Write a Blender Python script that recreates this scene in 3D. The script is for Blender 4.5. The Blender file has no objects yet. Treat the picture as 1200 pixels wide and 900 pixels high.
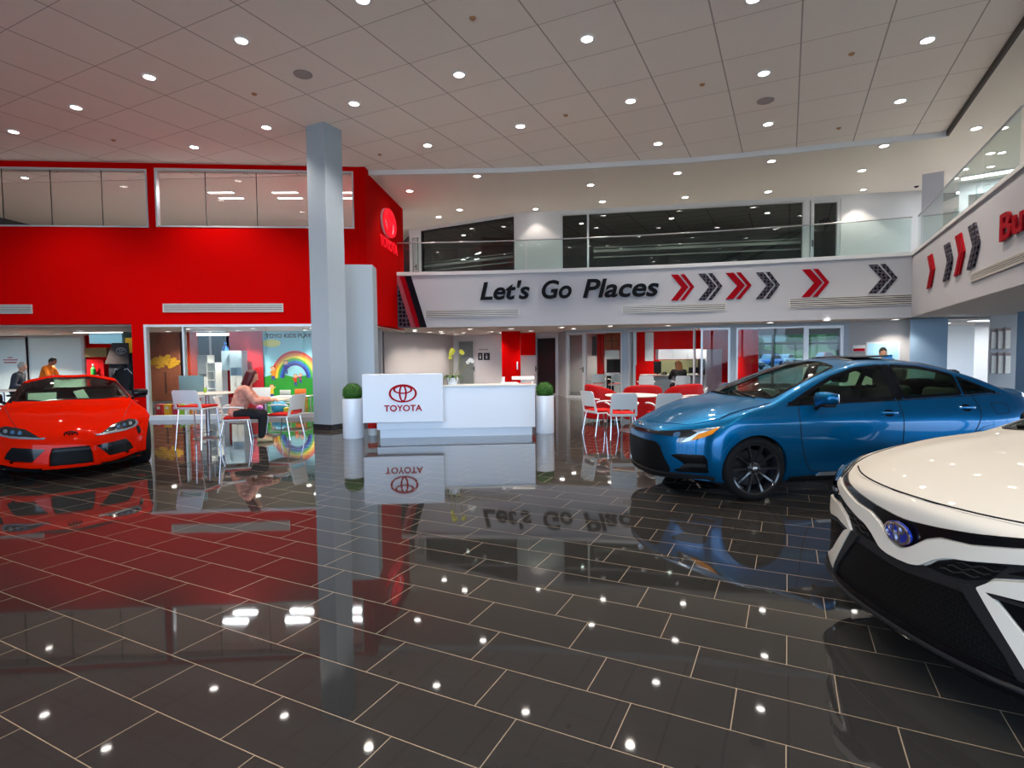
import bpy, bmesh, math, random
from mathutils import Vector, Matrix, Euler
from mathutils.bvhtree import BVHTree
from mathutils.geometry import barycentric_transform
R = math.radians
PI = math.pi
rnd = random.Random(7)
SC = bpy.context.scene
COL = SC.collection

# ---------------------------------------------------------------- camera
F_PX = 650.0
CAM_H = 1.5
PITCH = R(2.82)
ROLL = R(0.55)
cam_d = bpy.data.cameras.new('camera')
cam_d.sensor_width = 36.0
cam_d.lens = F_PX / 1200 * 36
cam_d.clip_start = 0.05
cam_d.clip_end = 500
cam = bpy.data.objects.new('camera', cam_d)
COL.objects.link(cam)
cam.matrix_world = Matrix.Translation((0, 0, CAM_H)) @ Matrix.Rotation(R(90) - PITCH, 4, 'X') @ Matrix.Rotation(-ROLL, 4, 'Z')
SC.camera = cam
_fw = Vector((0, math.cos(PITCH), -math.sin(PITCH)))
_rt = Vector((1, 0, 0))
_up = _rt.cross(_fw)


def ray(px, py):
    u = (px - 600) / F_PX
    v = -(py - 450) / F_PX
    c, s = math.cos(ROLL), math.sin(ROLL)
    return _fw + (c * u + s * v) * _rt + (-s * u + c * v) * _up


def at(px, py, Y):
    d = ray(px, py)
    return Vector((0, 0, CAM_H)) + d * (Y / d.y)


def gz(px, py, z=0.0):
    d = ray(px, py)
    return Vector((0, 0, CAM_H)) + d * ((z - CAM_H) / d.z)


def on_line(px, py, a, b):
    """point of the upright plane through plan points a, b seen at a pixel"""
    d = ray(px, py)
    ax, ay = a[0], a[1]
    ex, ey = b[0] - ax, b[1] - ay
    # t*d.x = ax+s*ex ; t*d.y = ay+s*ey
    det = d.x * (-ey) - d.y * (-ex)
    t = (ax * (-ey) - ay * (-ex)) / det
    return Vector((0, 0, CAM_H)) + d * t


# ---------------------------------------------------------------- tagging
def tag(o, label=None, cat=None, group=None, kind=None):
    if label: o['label'] = label
    if cat: o['category'] = cat
    if group: o['group'] = group
    if kind: o['kind'] = kind
    return o


def empty(name, loc=(0, 0, 0), rz=0.0, parent=None):
    o = bpy.data.objects.new(name, None)
    o.empty_display_size = 0.1
    COL.objects.link(o)
    o.location = loc
    o.rotation_euler = (0, 0, rz)
    if parent: o.parent = parent
    return o


def thing(name, label, cat, loc=(0, 0, 0), rz=0.0, group=None):
    return tag(empty(name, loc, rz), label, cat, group)


def copy_tree(o, parent=None):
    c = o.copy()
    COL.objects.link(c)
    if parent is not None: c.parent = parent
    for ch in list(o.children):
        copy_tree(ch, c)
    return c


def link_mesh(name, me, mat=None, parent=None, smooth=None):
    o = bpy.data.objects.new(name, me)
    COL.objects.link(o)
    if mat is not None: me.materials.append(mat)
    if parent is not None: o.parent = parent
    if smooth is not None:
        shade(me, smooth)
    return o


def shade(me, ang):
    if ang <= 0: return
    for p in me.polygons: p.use_smooth = True
    if ang < 180:
        bm = bmesh.new(); bm.from_mesh(me)
        lim = R(ang)
        for e in bm.edges:
            if len(e.link_faces) == 2 and e.calc_face_angle(0) > lim: e.smooth = False
        bm.to_mesh(me); bm.free()


class MB:
    """collects shapes into one bmesh"""
    def __init__(self): self.bm = bmesh.new()

    def _xf(self, vs, M):
        if M is not None:
            for v in vs: v.co = M @ v.co

    def box(self, x0, x1, y0, y1, z0, z1, bev=0, M=None, seg=2):
        b = bmesh.new()
        bmesh.ops.create_cube(b, size=1)
        for v in b.verts:
            v.co = Vector(((x0 + x1) / 2 + v.co.x * (x1 - x0), (y0 + y1) / 2 + v.co.y * (y1 - y0), (z0 + z1) / 2 + v.co.z * (z1 - z0)))
        if bev: bmesh.ops.bevel(b, geom=list(b.edges), offset=bev, segments=seg, affect='EDGES', profile=0.5)
        return self.add(b, M)

    def add(self, b, M=None):
        self._xf(b.verts, M)
        me = bpy.data.meshes.new('t'); b.to_mesh(me); b.free()
        self.bm.from_mesh(me); bpy.data.meshes.remove(me)
        return self

    def cyl(self, p0, p1, r0, r1=None, n=16, cap=True):
        p0, p1 = Vector(p0), Vector(p1)
        if r1 is None: r1 = r0
        d = p1 - p0
        b = bmesh.new()
        bmesh.ops.create_cone(b, cap_ends=cap, segments=n, radius1=r0, radius2=r1, depth=d.length)
        q = Vector((0, 0, 1)).rotation_difference(d.normalized()).to_matrix().to_4x4()
        return self.add(b, Matrix.Translation((p0 + p1) / 2) @ q)

    def tube(self, pts, r, n=8, closed=False, M=None):
        pts = [Vector(p) for p in pts]
        rr = r if isinstance(r, (list, tuple)) else [r] * len(pts)
        b = bmesh.new(); rings = []
        N = len(pts); prev = None
        for i, p in enumerate(pts):
            a = pts[(i - 1) % N] if (closed or i > 0) else p
            c = pts[(i + 1) % N] if (closed or i < N - 1) else p
            t = (c - a)
            t = t.normalized() if t.length > 1e-9 else Vector((0, 0, 1))
            if prev is None:
                ref = Vector((0, 0, 1)) if abs(t.z) < .9 else Vector((1, 0, 0))
                nrm = t.cross(ref).normalized()
            else:
                nrm = (prev - t * prev.dot(t)).normalized()
            prev = nrm; bn = t.cross(nrm)
            rings.append([b.verts.new(p + (nrm * math.cos(2 * PI * k / n) + bn * math.sin(2 * PI * k / n)) * rr[i]) for k in range(n)])
        for i in range(N if closed else N - 1):
            A, B = rings[i], rings[(i + 1) % N]
            for k in range(n): b.faces.new((A[k], A[(k + 1) % n], B[(k + 1) % n], B[k]))
        if not closed:
            b.faces.new(rings[0][::-1]); b.faces.new(rings[-1])
        return self.add(b, M)

    def lathe(self, prof, n=32, M=None, cap=False):
        b = bmesh.new(); rings = []
        for r, z in prof:
            if r < 1e-6: rings.append([b.verts.new((0, 0, z))])
            else: rings.append([b.verts.new((r * math.cos(2 * PI * k / n), r * math.sin(2 * PI * k / n), z)) for k in range(n)])
        for A, B in zip(rings, rings[1:]):
            for k in range(n):
                a = [A[0]] if len(A) == 1 else [A[k], A[(k + 1) % n]]
                c = [B[0]] if len(B) == 1 else [B[(k + 1) % n], B[k]]
                if len(a) + len(c) >= 3: b.faces.new(a + c)
        if cap:
            for rg, fl in ((rings[0], True), (rings[-1], False)):
                if len(rg) > 2: b.faces.new(rg[::-1] if fl else rg)
        return self.add(b, M)

    def prism(self, poly, z0, z1, M=None, bev=0):
        b = bmesh.new()
        lo = [b.verts.new((x, y, z0)) for x, y in poly]
        f = b.faces.new(lo)
        r = bmesh.ops.extrude_face_region(b, geom=[f])
        for v in r['geom']:
            if isinstance(v, bmesh.types.BMVert): v.co.z = z1
        bmesh.ops.recalc_face_normals(b, faces=b.faces)
        if bev: bmesh.ops.bevel(b, geom=list(b.edges), offset=bev, segments=2, affect='EDGES', profile=.5)
        return self.add(b, M)

    def grid(self, fn, nu, nv, closed_u=False):
        b = bmesh.new()
        V = [[b.verts.new(fn(i / nu, j / nv)) for j in range(nv + 1)] for i in range(nu + (0 if closed_u else 1))]
        for i in range(nu):
            A = V[i]; B = V[(i + 1) % len(V)]
            for j in range(nv): b.faces.new((A[j], B[j], B[j + 1], A[j + 1]))
        return self.add(b)

    def sphere(self, c, r, n=16, sc=(1, 1, 1), M=None):
        b = bmesh.new()
        bmesh.ops.create_uvsphere(b, u_segments=n, v_segments=max(6, n // 2), radius=r)
        T = Matrix.Translation(c) @ Matrix.Diagonal((*sc, 1))
        return self.add(b, (M @ T) if M is not None else T)

    def quad(self, *ps):
        vs = [self.bm.verts.new(p) for p in ps]
        self.bm.faces.new(vs)
        return self

    def build(self, name, mat=None, parent=None, smooth=30, recalc=True, weld=0):
        if weld: bmesh.ops.remove_doubles(self.bm, verts=self.bm.verts, dist=weld)
        if recalc: bmesh.ops.recalc_face_normals(self.bm, faces=self.bm.faces)
        me = bpy.data.meshes.new(name)
        self.bm.to_mesh(me); self.bm.free()
        return link_mesh(name, me, mat, parent, smooth)


def mframe(o, xa, ya=None, za=None):
    """matrix with origin o and x axis xa (plan), z up"""
    x = Vector(xa).normalized()
    z = Vector(za).normalized() if za else Vector((0, 0, 1))
    y = z.cross(x).normalized()
    return Matrix(((x.x, y.x, z.x, o[0]), (x.y, y.y, z.y, o[1]), (x.z, y.z, z.z, o[2]), (0, 0, 0, 1)))


def wall_frame(a, b, z=0.0):
    """local x along a->b, local y = away from the camera side (left of a->b), z up; origin a"""
    d = Vector((b[0] - a[0], b[1] - a[1], 0))
    return mframe((a[0], a[1], z), d), d.length


# ---------------------------------------------------------------- materials
MATS = {}


def mat(name, col, rough=.5, metal=0., coat=0., spec=.5, emit=None, es=0., noise=0., nscale=20., bump=0., bscale=60., trans=0., ior=1.45, sheen=0.):
    if name in MATS: return MATS[name]
    m = bpy.data.materials.new(name); m.use_nodes = True
    nt = m.node_tree; p = nt.nodes['Principled BSDF']
    c = (*col, 1) if len(col) == 3 else col
    p.inputs['Base Color'].default_value = c
    p.inputs['Roughness'].default_value = rough
    p.inputs['Metallic'].default_value = metal
    p.inputs['Coat Weight'].default_value = coat
    p.inputs['Coat Roughness'].default_value = .02
    p.inputs['Specular IOR Level'].default_value = spec
    p.inputs['Transmission Weight'].default_value = trans
    p.inputs['IOR'].default_value = ior
    if sheen: p.inputs['Sheen Weight'].default_value = sheen
    if emit is not None:
        p.inputs['Emission Color'].default_value = (*emit, 1)
        p.inputs['Emission Strength'].default_value = es
    if noise or bump:
        tc = nt.nodes.new('ShaderNodeTexCoord')
    if noise:
        n = nt.nodes.new('ShaderNodeTexNoise'); n.inputs['Scale'].default_value = nscale; n.inputs['Detail'].default_value = 4
        nt.links.new(tc.outputs['Object'], n.inputs['Vector'])
        mx = nt.nodes.new('ShaderNodeMix'); mx.data_type = 'RGBA'
        mx.inputs[6].default_value = tuple(min(1, k * (1 - noise)) for k in c[:3]) + (1,)
        mx.inputs[7].default_value = tuple(min(1, k * (1 + noise)) for k in c[:3]) + (1,)
        nt.links.new(n.outputs['Fac'], mx.inputs[0]); nt.links.new(mx.outputs[2], p.inputs['Base Color'])
    if bump:
        n2 = nt.nodes.new('ShaderNodeTexNoise'); n2.inputs['Scale'].default_value = bscale
        nt.links.new(tc.outputs['Object'], n2.inputs['Vector'])
        b = nt.nodes.new('ShaderNodeBump'); b.inputs['Strength'].default_value = bump; b.inputs['Distance'].default_value = .01
        nt.links.new(n2.outputs['Fac'], b.inputs['Height']); nt.links.new(b.outputs['Normal'], p.inputs['Normal'])
    MATS[name] = m
    return m


def glass_mat(name, tint=(.9, .95, .94), refl_rough=.01, ior=1.5, gain=1.0):
    """thin pane: tinted see-through plus mirror reflection by Fresnel"""
    if name in MATS: return MATS[name]
    m = bpy.data.materials.new(name); m.use_nodes = True
    nt = m.node_tree
    for n in list(nt.nodes):
        if n.type != 'OUTPUT_MATERIAL': nt.nodes.remove(n)
    out = nt.nodes['Material Output']
    t = nt.nodes.new('ShaderNodeBsdfTransparent'); t.inputs['Color'].default_value = (*tint, 1)
    g = nt.nodes.new('ShaderNodeBsdfGlossy'); g.inputs['Roughness'].default_value = refl_rough
    fr = nt.nodes.new('ShaderNodeFresnel'); fr.inputs['IOR'].default_value = ior
    # no total internal reflection inside a thin pane: evaluate with the facing side always outside
    geo = nt.nodes.new('ShaderNodeNewGeometry')
    ma = nt.nodes.new('ShaderNodeMath'); ma.operation = 'MULTIPLY_ADD'  # back: ior -> 1/ior
    ma.inputs[1].default_value = 1 / ior - ior; ma.inputs[2].default_value = ior
    nt.links.new(geo.outputs['Backfacing'], ma.inputs[0]); nt.links.new(ma.outputs[0], fr.inputs['IOR'])
    ga = nt.nodes.new('ShaderNodeMath'); ga.operation = 'MULTIPLY'; ga.inputs[1].default_value = gain; ga.use_clamp = True
    nt.links.new(fr.outputs[0], ga.inputs[0])
    mx = nt.nodes.new('ShaderNodeMixShader')
    nt.links.new(ga.outputs[0], mx.inputs[0]); nt.links.new(t.outputs[0], mx.inputs[1]); nt.links.new(g.outputs[0], mx.inputs[2])
    nt.links.new(mx.outputs[0], out.inputs['Surface'])
    MATS[name] = m
    return m


def s2l(r, g, b):
    f = lambda c: (c / 255 / 12.92) if c / 255 <= .04045 else ((c / 255 + .055) / 1.055) ** 2.4
    return (f(r), f(g), f(b))


# ---------------------------------------------------------------- text and emblems
def text_mesh(body, size=1.0, bold=0.0, shear=0.0, extrude=.01, align='LEFT', space=1.0):
    cu = bpy.data.curves.new('lettering', 'FONT')
    cu.body = body; cu.size = size; cu.extrude = extrude; cu.offset = bold; cu.shear = shear
    cu.align_x = align; cu.space_character = space
    cu.resolution_u = 4
    o = bpy.data.objects.new('lettering', cu); COL.objects.link(o)
    dg = bpy.context.evaluated_depsgraph_get(); dg.update()
    me = bpy.data.meshes.new_from_object(o.evaluated_get(dg))
    bpy.data.objects.remove(o); bpy.data.curves.remove(cu)
    return me


def text_obj(name, body, M, m, size, width=None, height=None, parent=None, **kw):
    """lettering lying in local x (right) / z (up), facing local -y, first glyph at the origin"""
    me = text_mesh(body, size, **kw)
    xs = [v.co.x for v in me.vertices]; ys = [v.co.y for v in me.vertices]
    x0, x1, y0, y1 = min(xs), max(xs), min(ys), max(ys)
    sx = (width / (x1 - x0)) if width else 1
    sy = (height / (y1 - y0)) if height else 1
    for v in me.vertices:
        x, y, z = v.co
        v.co = M @ Vector(((x - x0) * sx, -z, (y - y0) * sy))
    return link_mesh(name, me, m, parent, 0)


def ring_poly(bm, cx, cy, ax, ay, wx, wy, z0, z1, n=48):
    """flat elliptical band: outer radii ax, ay, band width wx at the sides and wy at top and bottom"""
    out = []; inn = []
    for k in range(n):
        a = 2 * PI * k / n
        out.append((cx + ax * math.cos(a), cy + ay * math.sin(a)))
        inn.append((cx + (ax - wx) * math.cos(a), cy + (ay - wy) * math.sin(a)))
    V = {}
    for nm, ring in (('o', out), ('i', inn)):
        for zz, t in ((z0, 0), (z1, 1)): V[nm, t] = [bm.verts.new((x, y, zz)) for x, y in ring]
    for k in range(n):
        j = (k + 1) % n
        bm.faces.new((V['o', 1][k], V['o', 1][j], V['i', 1][j], V['i', 1][k]))
        bm.faces.new((V['o', 0][j], V['o', 0][k], V['i', 0][k], V['i', 0][j]))
        bm.faces.new((V['o', 0][k], V['o', 0][j], V['o', 1][j], V['o', 1][k]))
        bm.faces.new((V['i', 0][j], V['i', 0][k], V['i', 1][k], V['i', 1][j]))


def emblem_bm(w, depth):
    """three interlocked oval bands in local x / y, thickness along z"""
    h = w * .66
    bm = bmesh.new()
    ring_poly(bm, 0, 0, w / 2, h / 2, w * .075, h * .085, 0, depth)
    ring_poly(bm, 0, h * .205, w * .345, h * .235, w * .075, h * .075, 0, depth * 1.02)
    ring_poly(bm, 0, h * .005, w * .145, h * .455, w * .065, h * .08, 0, depth * 1.04)
    return bm


XZ = Matrix(((1, 0, 0, 0), (0, 0, -1, 0), (0, 1, 0, 0), (0, 0, 0, 1)))   # local x,y,z -> x,z(up), thickness toward -y


def emblem_obj(name, M, w, depth, m, parent=None):
    b = emblem_bm(w, depth)
    mb = MB(); mb.add(b, M @ XZ)
    return mb.build(name, m, parent, smooth=30)


# ---------------------------------------------------------------- curves
def pchip(tab):
    xs = [t[0] for t in tab]; ys = [t[1] for t in tab]
    n = len(xs)
    h = [xs[i + 1] - xs[i] for i in range(n - 1)]
    d = [(ys[i + 1] - ys[i]) / h[i] for i in range(n - 1)]
    m = [0] * n
    for i in range(1, n - 1):
        if d[i - 1] * d[i] > 0:
            w1 = 2 * h[i] + h[i - 1]; w2 = h[i] + 2 * h[i - 1]
            m[i] = (w1 + w2) / (w1 / d[i - 1] + w2 / d[i])
    if n > 1: m[0] = d[0]; m[-1] = d[-1]

    def f(x):
        if x <= xs[0]: return ys[0]
        if x >= xs[-1]: return ys[-1]
        i = 0
        while x > xs[i + 1]: i += 1
        t = (x - xs[i]) / h[i]
        return (ys[i] * (1 + 2 * t) * (1 - t) ** 2 + m[i] * h[i] * t * (1 - t) ** 2 + ys[i + 1] * t * t * (3 - 2 * t) + m[i + 1] * h[i] * t * t * (t - 1))
    return f


def spline(pts, n=6, closed=False):
    """Catmull-Rom through 2-D or 3-D points"""
    P = [Vector(p) for p in pts]; N = len(P); out = []
    seg = N if closed else N - 1
    for i in range(seg):
        p1, p2 = P[i], P[(i + 1) % N]
        p0 = P[(i - 1) % N] if (closed or i > 0) else p1 * 2 - p2
        p3 = P[(i + 2) % N] if (closed or i < N - 2) else p2 * 2 - p1
        for k in range(n):
            t = k / n
            out.append(.5 * ((2 * p1) + (p2 - p0) * t + (2 * p0 - 5 * p1 + 4 * p2 - p3) * t * t + (3 * p1 - p0 - 3 * p2 + p3) * t ** 3))
    if not closed: out.append(P[-1])
    return out


def rpoly(pts, r=.03, n=4):
    """2-D polygon with its corners rounded"""
    P = [Vector(p) for p in pts]; N = len(P); out = []
    for i in range(N):
        a, b, c = P[i - 1], P[i], P[(i + 1) % N]
        da, dc = (a - b), (c - b)
        q = min(r, da.length * .45, dc.length * .45)
        s, e = b + da.normalized() * q, b + dc.normalized() * q
        for k in range(n + 1):
            t = k / n
            out.append(s * (1 - t) ** 2 + b * 2 * t * (1 - t) + e * t * t)
    return out


def inset(poly, d):
    """shrink a 2-D polygon by d (mitred)"""
    P = [Vector(p) for p in poly]; N = len(P)
    A = sum(P[i - 1].x * P[i].y - P[i].x * P[i - 1].y for i in range(N))
    sg = 1 if A > 0 else -1
    out = []
    for i in range(N):
        a, b, c = P[i - 1], P[i], P[(i + 1) % N]
        e1 = (b - a); e2 = (c - b)
        if e1.length < 1e-9 or e2.length < 1e-9: out.append(b.copy()); continue
        e1.normalize(); e2.normalize()
        n1 = Vector((-e1.y, e1.x)) * sg; n2 = Vector((-e2.y, e2.x)) * sg
        m = n1 + n2
        if m.length < 1e-6: out.append(b + n1 * d); continue
        m.normalize()
        out.append(b + m * min(d / max(.35, m.dot(n1)), 2.2 * d))
    return out


def in_poly(x, y, poly):
    c = False; N = len(poly); j = N - 1
    for i in range(N):
        xi, yi = poly[i][0], poly[i][1]; xj, yj = poly[j][0], poly[j][1]
        if (yi > y) != (yj > y) and x < (xj - xi) * (y - yi) / (yj - yi) + xi: c = not c
        j = i
    return c
SKY = 3.7
EXPO = 0.95
# ================================================================ cars
class CarShell:
    """closed smooth body skin: x runs back from the nose, y across, z up, described by profile tables"""
    def __init__(s, S):
        s.S = S
        s.top = pchip(S['top']); s.crown = pchip(S['crown']); s.W = pchip(S['plan'])
        s.tum = pchip(S['tumble']); s.bot = pchip(S['bottom']); s.P = pchip(S['nose']); s.T = pchip(S['tail'])
        s.tumf = pchip(S['tumble_front']) if 'tumble_front' in S else None
        s.L = S['L']
        s.bm = s.make()
        s.update()

    def half(s, x, z):
        S = s.S
        w = s.W(x) + s.tum(z)
        for (cx, cz, rx, rz, amp) in S.get('bumps', ()):
            q = ((x - cx) / rx) ** 2 + ((z - cz) / rz) ** 2
            if q < 6: w += amp * math.exp(-q)
        return max(w, .05)

    def bend(s, x0, b, z):
        S = s.S
        f = max(0., 1 - x0 / S['fl']) ** 1.6
        r = max(0., 1 - (s.L - x0) / S['rl']) ** 1.6
        b = abs(b)
        return x0 + f * (s.P(z) + S['bow'] * b ** S['bowp']) - r * (s.T(z) + S['rbow'] * b ** 3)

    def pt_side(s, x0, c, sg):
        zb = s.bot(x0); zt = s.top(x0) - s.crown(x0)
        z = zb + c * (zt - zb); w = s.half(x0, z)
        return Vector((s.bend(x0, 1, z), sg * w, z))

    def pt_top(s, x0, b):
        cr = s.crown(x0); zt = s.top(x0); w = s.half(x0, zt - cr)
        z = zt - cr * abs(b) ** 2.4
        for (cx, cb, rx, rb, amp) in s.S.get('topbumps', ()):
            q = ((x0 - cx) / rx) ** 2
            for sgn in (1, -1):
                q2 = q + ((b - sgn * cb) / rb) ** 2
                if q2 < 6: z += amp * math.exp(-q2) * (1 - b * b) * min(1, x0 / .3) ** 2 * (3 - 2 * min(1, x0 / .3))
        return Vector((s.bend(x0, b, z), b * w, z))

    def pt_bot(s, x0, b):
        zb = s.bot(x0); w = s.half(x0, zb)
        return Vector((s.bend(x0, b, zb), b * w, zb))

    def pt_end(s, x0, b, c):
        zb = s.bot(x0); cr = s.crown(x0)
        zt = s.top(x0) - cr * abs(b) ** 2.4
        z = zb + c * (zt - zb)
        zs = zb + c * (s.top(x0) - cr - zb)
        w = s.half(x0, zs)
        return Vector((s.bend(x0, b, z), b * w, z))

    def make(s):
        nx, ny, nz = 170, 44, 36
        L = s.L
        xs = [L * (i / nx) for i in range(nx + 1)]
        b = bmesh.new()

        def grid(fn, A, B):
            V = [[b.verts.new(fn(u, v)) for v in B] for u in A]
            for i in range(len(A) - 1):
                for j in range(len(B) - 1): b.faces.new((V[i][j], V[i + 1][j], V[i + 1][j + 1], V[i][j + 1]))
        cs = [k / nz for k in range(nz + 1)]; bs = [-1 + 2 * k / ny for k in range(ny + 1)]
        for sg in (1, -1): grid(lambda x, c: s.pt_side(x, c, sg), xs, cs)
        grid(lambda x, q: s.pt_top(x, q), xs, bs)
        grid(lambda x, q: s.pt_bot(x, q), xs, bs)
        grid(lambda q, c: s.pt_end(0, q, c), bs, cs)
        grid(lambda q, c: s.pt_end(L, q, c), bs, cs)
        bmesh.ops.remove_doubles(b, verts=b.verts, dist=2e-4)
        bmesh.ops.recalc_face_normals(b, faces=b.faces)
        for _ in range(s.S.get('smooth', 5)):
            bmesh.ops.smooth_vert(b, verts=b.verts, factor=.5, use_axis_x=True, use_axis_y=True, use_axis_z=True)
        b.normal_update()
        return b

    def update(s):
        s.bm.verts.ensure_lookup_table(); s.bm.faces.ensure_lookup_table()
        s.bvh = BVHTree.FromBMesh(s.bm)

    AX = {'side': lambda u, v: (Vector((u, -4, v)), Vector((0, 1, 0))),
          'front': lambda u, v: (Vector((-4, u, v)), Vector((1, 0, 0))),
          'back': lambda u, v: (Vector((12, u, v)), Vector((-1, 0, 0))),
          'top': lambda u, v: (Vector((u, v, 5)), Vector((0, 0, -1)))}

    def cast(s, axis, u, v):
        if isinstance(axis, tuple):          # ('corner', degrees): horizontal direction turned toward -y side
            a = R(axis[1]); d = Vector((math.cos(a), math.sin(a), 0)); h = Vector((-math.sin(a), math.cos(a), 0))
            o = h * u + Vector((0, 0, v)) - d * 6
        else: o, d = s.AX[axis](u, v)
        loc, n, fi, dist = s.bvh.ray_cast(o, d)
        if loc is None:
            loc, n, fi, dist = s.bvh.find_nearest(o + d * 4)
        f = s.bm.faces[fi]
        # smooth normal from the corners
        ws = []; tot = 0
        acc = Vector()
        for vtx in f.verts:
            w = 1 / ((vtx.co - loc).length_squared + 1e-7); acc += vtx.normal * w
        acc.normalize()
        if acc.dot(n) < 0: acc = -acc
        return loc, acc

    # -------------------------------------------------- pieces lying on the skin
    def patch(s, name, polys, axis, m, parent, off=.003, thick=.012, den=.03, sg=1, smooth_n=True, dome=0.):
        if not isinstance(polys[0][0], (list, tuple, Vector)): polys = [polys]
        b = bmesh.new()
        if len(polys) == 1:
            b.faces.new([b.verts.new((p[0], p[1], 0)) for p in polys[0]])
            bmesh.ops.triangulate(b, faces=b.faces[:])
        else:                                  # ring: outer and inner with the same point count
            o, i = polys
            O = [b.verts.new((p[0], p[1], 0)) for p in o]; I = [b.verts.new((p[0], p[1], 0)) for p in i]
            for k in range(len(O)):
                j = (k + 1) % len(O); b.faces.new((O[k], O[j], I[j], I[k]))
        us = [v.co.x for v in b.verts]; vs = [v.co.y for v in b.verts]
        for k, (lo, hi) in enumerate(((min(us), max(us)), (min(vs), max(vs)))):
            t = math.floor(lo / den) * den + den
            while t < hi:
                no = (1, 0, 0) if k == 0 else (0, 1, 0)
                bmesh.ops.bisect_plane(b, geom=b.verts[:] + b.edges[:] + b.faces[:], dist=1e-5, plane_co=(t if k == 0 else 0, t if k == 1 else 0, 0), plane_no=no)
                t += den
        b.normal_update()
        for f in b.faces:
            if f.normal.z < 0: f.normal_flip()
        b.verts.index_update()
        norms = []; hit = []
        for v in b.verts:
            loc, n = s.cast(axis, v.co.x, v.co.y); hit.append(loc); norms.append(n)
        # skirt
        bound = [e for e in b.edges if len(e.link_faces) == 1]
        low = {}
        for e in bound:
            for v in e.verts:
                if v.index not in low: low[v.index] = b.verts.new((0, 0, 0))
        for e in bound:
            f = e.link_faces[0]
            i0, i1 = e.verts[0], e.verts[1]
            for l in f.loops:
                if l.edge == e and l.vert == i1: i0, i1 = i1, i0
            b.faces.new((i1, i0, low[i0.index], low[i1.index]))
        n0 = len(hit)
        vl = list(b.verts)
        for k in range(n0): vl[k].co = hit[k] + norms[k] * off
        for k, v in low.items(): v.co = hit[k] + norms[k] * (off - thick)
        bmesh.ops.recalc_face_normals(b, faces=b.faces)
        # outward check
        b.verts.index_update()
        flip = 0
        for f in b.faces:
            if all(v.index < n0 for v in f.verts):
                flip += 1 if f.normal.dot(norms[f.verts[0].index]) < 0 else -1
        if flip > 0: bmesh.ops.reverse_faces(b, faces=b.faces)
        top = [all(v.index < n0 for v in f.verts) for f in b.faces]
        if sg < 0:
            for v in b.verts: v.co.y = -v.co.y
            bmesh.ops.reverse_faces(b, faces=b.faces)
            norms = [Vector((n.x, -n.y, n.z)) for n in norms]
        b.normal_update()
        me = bpy.data.meshes.new(name); b.to_mesh(me)
        b.free()
        for p in me.polygons: p.use_smooth = True
        ln = [None] * len(me.loops)
        for p, t in zip(me.polygons, top):
            for li in p.loop_indices:
                vi = me.loops[li].vertex_index
                ln[li] = norms[vi] if (t and vi < n0) else p.normal
        me.normals_split_custom_set(ln)
        return link_mesh(name, me, m, parent)

    def strip(s, name, pts, axis, m, parent, r=.004, off=0., sg=1, n=6, step=.03):
        """thin bead along a line on the skin"""
        P = [Vector(p) for p in pts]; Q = []
        for a, b in zip(P, P[1:]):
            k = max(1, int((b - a).length / step))
            for i in range(k): Q.append(a.lerp(b, i / k))
        Q.append(P[-1])
        out = []
        for q in Q:
            loc, nn = s.cast(axis, q.x, q.y)
            p = loc + nn * off
            out.append(Vector((p.x, p.y * sg, p.z)))
        mb = MB(); mb.tube(out, r, n)
        return mb.build(name, m, parent, smooth=60)

    def cut(s, tests):
        """remove skin faces for which any test(face) holds"""
        dead = [f for f in s.bm.faces if any(t(f) for t in tests)]
        s.dead = dead

    def body(s, name, m, parent, tests):
        b = s.bm.copy()
        dead = []
        for f in b.faces:
            if any(t(f) for t in tests): dead.append(f)
        # keep vertex normals of the whole skin so that cut edges shade smoothly
        bmesh.ops.delete(b, geom=dead, context='FACES_ONLY')
        loose = [v for v in b.verts if not v.link_faces]
        bmesh.ops.delete(b, geom=loose, context='VERTS')
        me = bpy.data.meshes.new(name); b.to_mesh(me); b.free()
        return link_mesh(name, me, m, parent, 180)


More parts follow.
